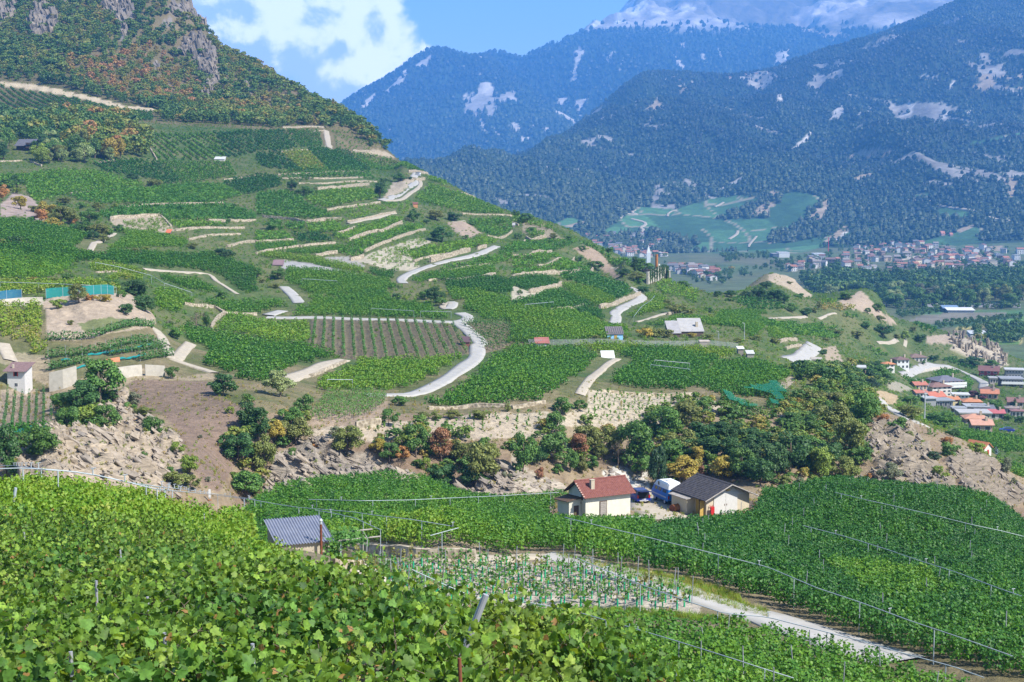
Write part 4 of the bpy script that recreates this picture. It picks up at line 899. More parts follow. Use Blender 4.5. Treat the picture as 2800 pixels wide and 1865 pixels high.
# ------------------------------------------------------------------ vineyard blocks
# (tile polygon, direction of the rows in degrees from across the view, gap, tint, gaps, words)
VF = [
    ((0, 0, '-300,760 0,785 350,845 700,905 900,955 1130,1003 1400,1022 1400,1100 1150,1110 950,1100 800,1060 450,1060 0,1060 -300,1060'), -52, 3.4, .22, .05, 'dark striped vineyard strip under the sandy bank of the hill'),
    ((0, 0, '1270,1212 1940,1212 2060,1450 1900,1462 1430,1462 1370,1350'), -62, 3.6, .45, .12, 'pale striped vineyard with wide bare gaps below the hill'),
    (ZZ((0, 0, '1950,1212 2335,1197'), (1, 0, '260,1192 380,1350 220,1385 0,1395'), (0, 0, '2060,1455')), -62, 3.2, .15, .05, 'dark steep vineyard with fine stripes beside the pale one'),
    (ZZ((0, 0, '850,1492 1240,1460 1430,1468 1560,1568'), (0, 1, '1640,110 1500,115 1330,60 930,0')), -55, 3.2, .15, .03, 'dark green striped vineyard beside the wood corner'),
    (ZZ((0, 0, '1450,1470 2080,1472 2130,1568'), (0, 1, '2160,30 1900,80 1660,108 1560,0')), -50, 3.3, .42, .08, 'pale green vineyard slope below the tiny white hut'),
    ((1, 0, '270,1192 620,1200 640,1345 400,1350'), -55, 3.2, .3, .06, 'dark fan-shaped vineyard beside the stony chute'),
    ((1, 0, '665,1195 880,1200 950,1250 1065,1350 1030,1380 880,1370 690,1350'), -6, 3.6, .5, .22, 'terraced pale vineyard with horizontal lines near the ridge'),
    ((1, 0, '0,1400 220,1392 410,1560 100,1540 0,1480'), -60, 3.1, .1, .03, 'dark blue-green vineyard patch left of the bright square'),
    ((1, 0, '225,1392 465,1375 660,1560 415,1560'), -58, 3.4, .80, .05, 'bright light green square of vines on the upper slope'),
    ((1, 0, '475,1360 850,1360 870,1400 1060,1560 670,1560'), -58, 3.1, .2, .04, 'dark vineyard to the side of the bright green square'),
    (ZZ((1, 0, '870,1395 1240,1445 1560,1568'), (1, 1, '1400,0 1250,-20'), (1, 0, '1080,1540')), -20, 2.6, .42, .0, 'smooth green vineyard along the upper ridge'),
    ((0, 1, '-300,30 180,40 400,0 900,0 1330,130 1100,160 640,198 300,280 230,130 -300,100'), 5, 2.2, .45, .0, 'broad smooth green vineyard below the chalet wood'),
    ((0, 1, '640,205 1100,168 1390,152 1500,135 1720,112 2000,112 2215,212 2030,268 1440,295 900,300 700,260'), 8, 2.2, .35, .0, 'long green vineyard band with a path along its foot'),
    (ZZ((0, 1, '2020,95 2335,35'), (1, 1, '0,30 180,45 240,125 0,195'), (0, 1, '2230,212')), -50, 2.8, .12, .03, 'dark dotted vineyard patch in front of the round tree'),
    ((0, 1, '900,400 1130,325 1440,315 2040,295 2335,390 2335,430 1900,450 1540,452 1460,400 1060,420 1000,440'), 40, 2.8, .3, .0, 'green vineyard with diagonal rows around the bare plot'),
    ((0, 1, '1120,465 1470,425 1575,530 1400,555 1150,500'), -20, 3.2, .62, .35, 'sparse pale plot of vines inside the stone walls'),
    ((0, 1, '1550,475 1700,465 2200,492 1900,505 1600,520'), 3, 2.2, .5, .0, 'thin green strip of vines beside the dry bank'),
    ((0, 1, '-300,450 0,445 250,455 480,505 840,590 800,700 390,690 300,650 0,650 -300,660'), -10, 2.2, .33, .0, 'dark green vineyard behind the round dark bush'),
    ((0, 1, '850,712 1070,532 1400,560 1720,642 1680,690 1350,690 950,718'), -8, 2.2, .5, .0, 'bright wedge of vines next to the narrow grey track'),
    ((0, 1, '-300,670 0,672 800,712 1110,742 1300,745 1950,752 2160,835 2335,885 2335,1105 2170,1118 1850,918 1300,885 870,820 650,830 0,735 -300,720'), -35, 2.5, .3, .0, 'wide vineyard with diagonal rows above the yellow bank'),
    ((0, 1, '-300,745 0,742 690,805 600,915 420,985 0,968 -300,970'), 62, 2.6, .45, .02, 'vineyard of slanting rows beside the tan outcrop'),
    ((0, 1, '-300,1005 0,1010 600,1032 1060,1055 1110,1108 420,1108 200,1138 0,1130 -300,1130'), 5, 2.2, .74, .0, 'yellow-green vineyard behind the blue net fence'),
    ((0, 1, '800,880 880,830 1380,942 1340,955 1100,920 900,930'), -8, 2.4, .72, .05, 'pale strip of vines on the stony spur'),
    ((0, 1, '850,1010 1130,930 1320,970 1300,1000 1100,1000'), -8, 2.4, .72, .1, 'pale yellowish plot of vines on the spur'),
    ((0, 1, '1400,920 1840,942 2060,1098 1960,1108 1750,1080 1420,970'), -25, 2.3, .42, .0, 'bright green vineyard below the diagonal path'),
    ((0, 1, '1420,1085 1600,1090 1790,1190 1680,1218 1640,1300 1430,1250'), -10, 2.2, .55, .0, 'small bright green plot beside the dark thicket'),
    ((0, 1, '1860,1172 2335,1192 2335,1298 2040,1280 1900,1210'), 2, 2.2, .38, .0, 'green vineyard strip above the curved stone wall'),
    ((1, 1, '0,1195 270,1180 340,1190 100,1300 0,1300'), 2, 2.2, .38, .0, 'vineyard strip ending at the road bend'),
    ((0, 1, '1985,1440 2080,1320 2335,1330 2335,1500 2150,1480'), 70, 2.3, .55, .05, 'small vineyard framed by the curved wall'),
    ((1, 1, '0,212 250,182 420,215 440,290 640,372 690,420 450,438 0,390'), -15, 2.2, .34, .0, 'dark green vineyard under the two round trees'),
    ((1, 1, '430,225 560,192 1060,182 1125,258 640,340 520,300'), -15, 2.2, .52, .02, 'olive green vineyard under the white rubble bank'),
    ((1, 1, '200,12 1040,8 1090,85 400,98 240,60'), 2, 4.5, .28, .0, 'striped terraces of vines with pale walls'),
    ((1, 1, '640,385 1130,295 1420,275 1400,368 1100,398 900,440 690,412'), 12, 2.8, .58, .22, 'sparse pale vineyard beside the little orange hut'),
    ((1, 1, '1390,182 1540,82 1800,192 1860,205 1980,245 2270,388 1880,372 1640,310 1420,230'), -12, 2.2, .5, .0, 'smooth green vineyard slope right of the white road'),
    ((1, 1, '1570,40 1740,95 1735,135 1560,70'), -12, 2.4, .5, .0, 'small green plot on the ridge below the parking place'),
    ((1, 1, '1930,442 2230,422 2335,475 2335,545 2120,578 2040,545'), 5, 2.2, .42, .0, 'green square vineyard beside the rocky gully'),
    ((1, 1, '470,492 800,452 900,482 895,508 750,560 480,560'), 6, 2.3, .52, .03, 'olive green terrace of vines'),
    ((1, 1, '110,450 230,440 250,540 140,540'), 60, 2.6, .3, .0, 'tiny vineyard with upright rows by the shrub'),
    ((1, 1, '255,485 440,470 450,530 300,545'), 5, 2.2, .33, .0, 'small dark green plot in a hollow'),
    ((1, 1, '322,572 560,562 700,632 420,660'), -40, 2.8, .08, .0, 'dark square of vines with a pale kerb'),
    ((1, 1, '0,562 260,552 338,622 0,632'), 2, 2.2, .48, .0, 'bright green terrace of vines above the wall'),
    ((1, 1, '0,665 340,642 385,680 0,732'), 4, 2.2, .42, .0, 'green terrace between two pale walls'),
    ((1, 1, '140,742 730,685 820,692 740,735 540,758'), 6, 2.2, .42, .0, 'green terrace curving over the spur'),
    ((1, 1, '720,600 860,560 1240,402 1340,450 1170,535 850,625 690,615'), 18, 2.2, .52, .03, 'long olive terrace of vines climbing to the outcrop'),
    ((1, 1, '845,662 1180,560 1500,492 1540,528 1000,718 990,760 860,782 745,742'), 18, 2.2, .45, .02, 'long green terrace above the white netted plot'),
    ((1, 1, '1010,800 1120,720 1480,605 1590,640 1380,715 1490,860 1380,905 1240,898'), 16, 3.4, .62, .45, 'stony white plot with sparse green lines'),
    ((1, 1, '1300,745 1620,690 2100,622 2190,658 2000,700 1750,745 1450,815'), 14, 2.3, .56, .04, 'yellowish green terrace over the tall pale wall'),
    ((1, 1, '1590,900 1660,920 2150,852 2335,800 2335,690 2200,690 1980,770 1750,850'), 10, 2.3, .4, .02, 'green terraces right of the long white road'),
    ((1, 1, '1380,965 1620,930 1900,895 2170,860 2180,930 2050,955 1850,985 1570,995 1400,1040'), 8, 2.3, .42, .0, 'green terrace above the shed recess'),
    ((1, 1, '1040,895 1280,925 1300,1005 1180,985 1030,925'), -15, 2.4, .22, .0, 'dark triangle of vines at the road fork'),
    ((1, 1, '0,770 380,822 640,870 960,935 1000,900 880,870 540,790 280,770 100,750'), -8, 2.3, .62, .02, 'light green vineyard above the grey slab'),
    ((1, 1, '280,885 560,905 940,945 1310,1015 1400,1060 1180,1070 900,1130 680,1150 400,1090 270,1000'), -6, 2.2, .46, .0, 'broad green vineyard in the hollow of the slope'),
    ((1, 1, '270,1250 400,1112 680,1160 740,1190 830,1270 720,1310 300,1318'), 20, 2.2, .48, .0, 'green vineyard inside the bend of the grey road'),
    ((1, 1, '710,1165 900,1135 1060,1075 1180,1075 1230,1190 1700,1232 1850,1292 1868,1338 1700,1358 720,1322 840,1272'), 1, 2.2, .4, .0, 'green vineyard with white sprinkler lines behind the row field'),
    ((1, 1, '1740,1080 2000,1100 2335,1190 2335,1380 1960,1350 1940,1310 1780,1230 1820,1210'), -3, 2.2, .46, .0, 'smooth green vineyard right of the road fork'),
    ((1, 1, '1730,1010 1900,1000 2000,960 2335,1000 2335,1100 2200,1120 1980,1090 1750,1070'), -22, 2.4, .2, .0, 'dark vineyard with diagonal rows below the shed recess'),
    ((2, 1, '0,660 130,645 330,640 620,640 540,680 360,730 0,765'), 6, 2.2, .38, .0, 'dark terrace of vines near the ridge'),
    ((2, 1, '0,785 180,770 330,760 570,750 560,785 330,830 0,890'), 6, 2.2, .45, .0, 'green terrace between long pale walls'),
    ((2, 1, '0,900 240,880 370,850 600,820 730,880 560,915 300,925 0,965'), 5, 2.2, .45, .0, 'long green terrace above the tall stone wall'),
    ((2, 1, '0,985 150,955 310,955 440,1020 300,1065 130,1075 0,1050'), 4, 2.2, .2, .0, 'dark terrace of vines below the stone wall'),
    ((2, 1, '440,955 740,935 900,1000 1120,1100 960,1170 760,1080 480,990'), -25, 2.2, .22, .0, 'dark vineyard wedge above the winding road'),
    ((2, 1, '450,1040 560,1030 760,1090 950,1175 800,1245 600,1150'), -25, 2.2, .55, .03, 'olive wedge of vines above the winding road'),
    ((2, 1, '0,1195 200,1160 300,1100 440,1080 600,1160 770,1240 640,1225 330,1270 0,1215'), -15, 2.2, .28, .0, 'dark vineyard above the curved boundary line'),
    ((2, 1, '540,1265 680,1235 900,1300 880,1355 780,1350'), -20, 2.2, .18, .0, 'dark triangle of vines beside the road'),
    ((2, 1, '-20,1225 330,1280 520,1270 760,1350 780,1400 1040,1430 1050,1530 860,1530 340,1568 0,1568'), -2, 2.2, .5, .0, 'bright green vineyard around the blue hut'),
    ((2, 1, '990,1280 1200,1130 1300,1120 1400,1160 1460,1280 1420,1300 1130,1365'), -20, 2.3, .58, .02, 'light green plot inside the road bend'),
    ((2, 1, '1130,1375 1420,1315 1880,1370 1800,1420 1750,1385 1540,1380 1420,1415 1180,1400'), -12, 2.2, .48, .0, 'green vineyard behind the grey barn'),
    ((2, 1, '1300,1040 1430,960 1470,945 1600,1010 1690,1060 1710,1210 1560,1150 1370,1110'), 8, 2.8, .62, .02, 'bright striped vineyard below the long wall with posts'),
    ((2, 1, '840,770 870,740 1100,800 1090,880 1050,870 900,850'), -12, 2.3, .38, .0, 'green vineyard tucked behind the ridge trees'),
    ((2, 1, '600,640 740,670 860,730 840,770 760,730'), -30, 2.3, .4, .0, 'green vineyard strip on the back of the ridge'),
    ((2, 1, '0,425 80,425 340,500 480,600 440,570 180,490 0,450'), -30, 2.3, .55, .0, 'bright vineyard line along the ridge'),
    ((2, 1, '105,545 160,520 300,560 300,595 170,608'), 5, 2.2, .42, .0, 'small vineyard on a walled terrace by the ridge'),
    ((2, 1, '1980,1170 2335,1160 2335,1270 2180,1270'), -40, 3.0, .2, .03, 'vineyard with curved dark rows below the rocky knoll'),
    ((3, 1, '0,1170 60,1180 180,1260 0,1280'), -40, 3.0, .2, .03, 'corner of the vineyard with curved dark rows'),
    ((2, 1, '1900,1290 2150,1270 2335,1290 2335,1400 2200,1540 2060,1420 1820,1410'), -5, 2.3, .42, .0, 'mixed green vineyard beyond the street lamp'),
    ((3, 1, '0,1360 350,1325 520,1370 700,1470 640,1530 300,1500 100,1440 0,1420'), -10, 2.3, .42, .0, 'green vineyard on the flank of the valley knoll'),
    ((3, 1, '0,1285 330,1290 340,1315 0,1335'), 2, 2.4, .36, .0, 'green strip of vines by the knoll path'),
    ((3, 1, '480,1185 620,1180 620,1210 480,1215'), 2, 2.6, .6, .0, 'bright green plot between the two knolls'),
    ((3, 1, '485,1222 660,1215 820,1245 760,1270 500,1290'), 3, 2.6, .92, .0, 'yellow field between the two knolls'),
    ((3, 1, '530,1330 700,1295 850,1310 830,1350 560,1355'), -6, 2.4, .3, .0, 'dark green plot below the second knoll'),
    ((3, 1, '1330,1395 1440,1400 1540,1460 1500,1490 1400,1450'), -30, 2.6, .3, .0, 'dark green vineyard at the valley edge'),
    ((3, 1, '0,1430 100,1440 230,1490 200,1540 90,1540 0,1500'), 60, 3.4, .5, .1, 'vineyard of upright rows on the rounded terrace'),
    ((3, 2, '1220,300 1400,265 1640,240 1770,265 1700,300 1540,330 1320,390'), 15, 2.3, .33, .0, 'green vineyard lying between the village roads'),
    ((3, 2, '1530,150 1700,130 1930,215 1880,240 1700,190'), -25, 2.5, .22, .0, 'dark vineyard in front of the pale quarry rock'),
    ((3, 2, '1780,300 1850,300 1930,370 1920,420 1830,440 1800,380'), 60, 2.5, .35, .0, 'green vineyard beside the pink apartment house'),
    ((3, 2, '900,20 1060,0 1200,0 1330,70 1250,110 1060,130 960,100'), -10, 2.4, .38, .0, 'green vineyard above the white villa'),
    ((3, 2, '1340,770 1450,800 1640,860 1760,810 2335,880 2335,1000 2060,980 1900,880 1800,890 1640,870 1500,850'), -10, 2.4, .36, .0, 'green vineyard below the village gardens'),
    ((3, 2, '2200,1080 2335,1130 2335,1230 2240,1200'), -10, 2.4, .45, .0, 'bright green plot at the crag'),
    ((3, 2, '0,210 120,240 200,300 90,370 0,380'), -10, 2.3, .36, .0, 'dark green vineyard edge above the netted vines'),
    ((3, 2, '150,90 300,40 370,0 370,60 280,100 180,90'), 20, 2.5, .35, .0, 'small vineyard inside the road loop'),
    ((2, 2, '740,320 960,140 1070,55 1400,60 1900,150 1800,200 1740,340 1660,400 1560,435 1000,390'), -5, 2.1, .3, .0, 'dark green vineyard with faint white pipes'),
    ((2, 2, '1750,330 1860,190 2050,170 2335,190 2335,370 2260,380 2330,430 2250,490 2000,480 1690,410'), 0, 2.1, .34, .0, 'green vineyard next to the turquoise netting'),
    ((2, 2, '540,30 1040,20 1900,60 2060,100 1900,150 1400,55 1070,50 960,100 820,110'), 2, 2.6, .68, .12, 'pale scrubby vineyard behind the row of grey posts'),
    (ZZ((2, 2, '-30,40 520,50 820,130 930,135 720,300 640,370 560,440 280,470 270,530 0,545 -60,560'), (1, 2, '1560,560 1450,560 1480,460 1590,400 1760,310 1930,200 2060,120 2335,110')), 2, 2.1, .38, .0, 'big green vineyard right of the white road with small bare plots'),
    ((2, 1, '-60,1568 60,1568 200,1560 210,1500 100,1480 0,1500'), 0, 2.3, .4, .0, 'green plot behind the red-roofed shed'),
    (ZZ((1, 2, '300,370 440,330 560,280 740,230 760,170 830,155 1500,165 1940,115 1930,150 1740,280 1590,380 1440,420 1200,440 900,440 560,420 330,420')), 4, 2.1, .58, .0, 'bright green vineyard inside the curve of the white road'),
    (ZZ((0, 2, '1650,120 1740,0 2335,0'), (0, 1, '2335,1568 2100,1500 1900,1470 1670,1410 1740,1568'), (0, 2, '1690,90')), -22, 2.1, .36, .0, 'smooth dark green vineyard wedge above the brown scree'),
    (ZZ((0, 2, '1650,130 1760,10 2335,5'), (1, 2, '0,0 250,20 560,70 740,110 600,170 400,260 270,340 100,360'), (0, 2, '2240,350 1960,240 1800,180')), -22, 2.0, .36, .0, 'smooth green vineyard above the round dark bush'),
    ((1, 1, '0,1345 470,1345 480,1568 130,1568 0,1500'), 80, 2.3, .6, .06, 'pale green vineyard left of the dark row field'),
    ((0, 2, '90,110 400,110 430,0 60,0'), 75, 2.0, .74, .12, 'yellowish steep plot behind the small grey house'),
    ((0, 1, '-300,1230 0,1225 365,1215 365,1568 30,1568 0,1450'), 75, 2.0, .78, .18, 'yellowish dry plot of vines under the blue net'),
    ((0, 2, '260,240 430,170 440,330 350,390 270,300'), 60, 2., .5, .1, 'small vine plot beside the small grey house'),
]
FIELD = np.zeros(GR.Q.shape, bool)
tot = 0
for spec, deg, gap, tint, thin, words in VF:
    px = spec if isinstance(spec, list) else Z(*spec)
    FIELD |= pip(GR.PU, GR.PV, px)
    W = cpl(px)
    ym = W[:, 1].mean()
    far = ym > 480
    g = gap if ym < 520 else gap * 1.12
    X, I = row_points(W, R(deg), g, 2.2 if far else 1.15, .22, thin)
    if len(X) < 3: continue
    X = X[(X[:, 1] > 180)]
    X = X[road_clear(X)]
    if len(X) < 3: continue
    z = GR.h(X[:, 0], X[:, 1])
    n = len(X); tot += n
    rot = np.zeros((n, 3)); rot[:, 2] = R(deg) + RNG.normal(0, .12, n) + np.pi * RNG.integers(0, 2, n)
    patch = fbm(X[:, 0] / 9., X[:, 1] / 9., 1., 3)
    sc = RNG.uniform(.8, 1.15, n) * (1 + .12 * patch)
    if thin > .2: sc *= .75
    tn = tint + .10 * patch + RNG.normal(0, .03, n)
    strew('vineyard', np.column_stack([X, z - .05]), rot, sc, tn, GG_FAR if far else GG_MID, 4, words, 'vineyard')
print('vine tufts', tot)
# ------------------------------------------------------------------ trees
def tube(path, rad, k=7):
    """tapered tube along a polyline: coordinates and faces."""
    P = np.asarray(path, float); n = len(P)
    T_ = np.gradient(P, axis=0); T_ /= np.linalg.norm(T_, axis=1, keepdims=True)
    ref = np.where(np.abs(T_[:, 2:3]) > .9, np.array([[1., 0, 0]]), np.array([[0, 0, 1.]]))
    a = np.cross(T_, ref); a /= np.linalg.norm(a, axis=1, keepdims=True); b = np.cross(T_, a)
    t = np.arange(k) * 2 * np.pi / k
    co = P[:, None] + (a[:, None] * np.cos(t)[None, :, None] + b[:, None] * np.sin(t)[None, :, None]) * np.asarray(rad, float)[:, None, None]
    return co.reshape(-1, 3), grid_faces(n, k, True)
def join_parts(parts):
    co, fs, o = [], {}, 0
    for c, f in parts:
        co.append(c); fs.setdefault(f.shape[1], []).append(f + o); o += len(c)
    return np.vstack(co), [np.vstack(v) for v in fs.values()]
def make_tree(seed, kind, nleaf, size):
    """unit-height tree: trunk-with-limbs mesh and crown mesh."""
    rng = np.random.default_rng(seed)
    parts, blobs = [], []
    if kind == 'round':
        base, rx, rz, cz, nb = .12, .44, .44, .52, 20
    elif kind == 'tall':
        base, rx, rz, cz, nb = .10, .29, .46, .52, 18
    elif kind == 'bush':
        base, rx, rz, cz, nb = .02, .52, .42, .46, 13
    elif kind == 'cypress':
        base, rx, rz, cz, nb = .04, .11, .46, .52, 12
    elif kind == 'bare':
        base, rx, rz, cz, nb = .2, .36, .36, .6, 14
    else:
        base, rx, rz, cz, nb = .10, .2, .44, .52, 14
    lean = rng.normal(0, .03, 2)
    trunk = [(0, 0, -.12), (lean[0] * .3, lean[1] * .3, base), (lean[0], lean[1], cz), (lean[0] * 1.4, lean[1] * 1.4, cz + rz * .55)]
    parts.append(tube(trunk, [.034, .027, .018, .005]))
    for i in range(nb):
        if kind == 'conifer':
            h = .08 + .9 * (i + .5) / nb; r = .21 * (1 - h) + .012; a = i * 2.4
            cen = np.array([math.cos(a) * r * .5, math.sin(a) * r * .5, h]); br = np.array([r * .8, r * .8, .055])
        elif kind == 'cypress':
            h = .06 + .9 * (i + .5) / nb; r = .085 * math.sin(math.pi * min(1, .25 + .75 * (1 - h))) + .02
            cen = np.array([rng.normal(0, .012), rng.normal(0, .012), h]); br = np.array([r, r, .07])
        else:
            z = rng.uniform(-.85, .95); a = rng.uniform(0, 2 * np.pi); rr = math.sqrt(1 - z * z) * rng.uniform(.35, .9)
            cen = np.array([math.cos(a) * rr * rx, math.sin(a) * rr * rx, cz + z * rz * .72])
            if kind == 'bush': cen[2] = max(.12, cen[2])
            q = rng.uniform(.10, .19) * (1.25 if kind == 'bush' else 1)
            br = np.array([q, q, q * .8])
            if i < 7 and kind != 'bush':
                p0 = np.array(trunk[1]) + (np.array(trunk[2]) - np.array(trunk[1])) * rng.uniform(.1, .9)
                mid = (p0 + cen) / 2 + np.array([0, 0, -.02]); parts.append(tube([p0, mid, cen], [.012, .009, .003], 5))
        blobs.append((cen, br))
    if kind == 'bare':
        for cen, br in blobs:
            for _ in range(9):
                e = cen + rng.normal(0, .09, 3) + np.array([0, 0, .06]); parts.append(tube([cen, (cen + e) / 2 + rng.normal(0, .01, 3), e], [.004, .003, .0012], 3))
    w = np.array([b[1][0] * b[1][0] for b in blobs]); w /= w.sum()
    pk = rng.choice(nb, nleaf if kind != 'bare' else nleaf // 6, p=w)
    d = rng.normal(size=(len(pk), 3)); d /= np.linalg.norm(d, axis=1, keepdims=True)
    d[:, 2] = np.where((d[:, 2] < -.2) & (rng.random(len(pk)) < .6), -d[:, 2], d[:, 2])
    C = np.array([b[0] for b in blobs])[pk]; B = np.array([b[1] for b in blobs])[pk]
    cen = C + d * B * rng.uniform(.55, 1.08, (len(pk), 1))
    crown = leaf_mesh('crown', cen, d + np.array([0, 0, .35]) + rng.normal(0, .45, d.shape), size, rng, M_LEAF)
    co, f = join_parts(parts)
    tr = np_mesh('trunk', co, f); tr.shade_smooth(); tr.materials.append(M_BARK)
    return tr, crown
TREES = {k: [make_tree(100 + 17 * i + j * 7, k, n_, s_) for i in range(m)] for j, (k, n_, s_, m) in enumerate((('round', 3400, .041, 5), ('tall', 3000, .037, 4), ('bush', 1900, .056, 4), ('cypress', 900, .035, 1), ('conifer', 1200, .045, 2), ('bare', 600, .03, 1)))}
TCOL = {k: tuple(1.75 * x for x in v) for k, v in {'g': (.050, .105, .019), 'dg': (.030, .070, .018), 'dd': (.020, .046, .017), 'yg': (.110, .155, .022), 'ol': (.092, .108, .026), 'yl': (.200, .165, .028), 'or': (.22, .115, .038), 'ru': (.17, .085, .042), 'gr': (.095, .105, .062), 'pl': (.085, .035, .045), 'sp': (.10, .14, .14), 'pg': (.13, .165, .06), 'bk': (.13, .11, .09)}.items()}
TWORD = {'g': 'green', 'dg': 'dark green', 'dd': 'very dark green', 'yg': 'bright yellow-green', 'ol': 'olive green', 'yl': 'yellowing', 'or': 'orange-leaved', 'ru': 'rusty red', 'gr': 'dry grey-green', 'pl': 'dark purple', 'sp': 'silvery blue', 'pg': 'pale green', 'bk': 'leafless grey'}
def tree_at(pos, height, width, kind, colr, label, group, name=None, rng=random):
    tr, cr = rng.choice(TREES[kind])
    nat = {'round': .92, 'tall': .64, 'bush': 1.15, 'cypress': .22, 'conifer': .45, 'bare': .8}[kind]
    s = height; sx = s if not width else max(.55, min(1.9, width / (nat * s))) * s
    o = new(name or ('shrub' if kind == 'bush' else 'cypress_tree' if kind == 'cypress' else 'conifer_tree' if kind == 'conifer' else 'broadleaf_tree'), None, loc=pos, rz=rng.uniform(0, 6.28))
    o.scale = (sx, sx * rng.uniform(.85, 1.1), s)
    o['label'] = label; o['category'] = 'shrub' if kind == 'bush' else 'tree'; o['group'] = group
    c = TCOL[colr] if isinstance(colr, str) else colr
    j = rng.uniform(.85, 1.15)
    t_ = bpy.data.objects.new('stem' if kind == 'bush' else 'trunk', tr); COL.objects.link(t_); t_.parent = o
    k_ = bpy.data.objects.new('foliage' if kind == 'bush' else 'crown', cr); COL.objects.link(k_); k_.parent = o
    k_.color = (c[0] * j, c[1] * j * rng.uniform(.95, 1.05), c[2] * j, 1)
    return o
def zone(u, v):
    if v > 1170 and u > 2380: return 'on the brown crag beside the village'
    if u > 2420 and v > 950: return 'among the village houses'
    if u > 2080 and v > 960 and v < 1080: return 'by the road junction above the village'
    if u > 2060 and v > 1040: return 'in the thicket running down to the crag'
    if u > 1790 and v > 1040: return 'in the thicket behind the black-roofed shed'
    if u > 1400 and v > 1060: return 'in the ravine behind the red-roofed house'
    if u > 720 and v > 1120: return 'on the striped cliff of the ravine'
    if v > 1040 and u > 560: return 'at the head of the brown scree'
    if v > 1020: return 'on the tan rock slope below the small grey house'
    if u < 560 and v > 740: return 'around the bare tan bank with the blue net'
    if u < 420 and v > 470: return 'by the rocky outcrop above the vineyards'
    if u < 760: return 'between the vineyards of the lower hillside'
    if u < 1350 and v < 720: return 'among the terraces of the vineyard slope'
    if u < 1400: return 'beside the white road in the hollow'
    if v > 880: return 'around the grey barn and the blue hut'
    if u < 1880 and v < 790: return 'by the chapel site on the ridge'
    if u < 1900: return 'along the road on the ridge end'
    if u < 2250: return 'on the rocky valley knoll'
    return 'below the second valley knoll'
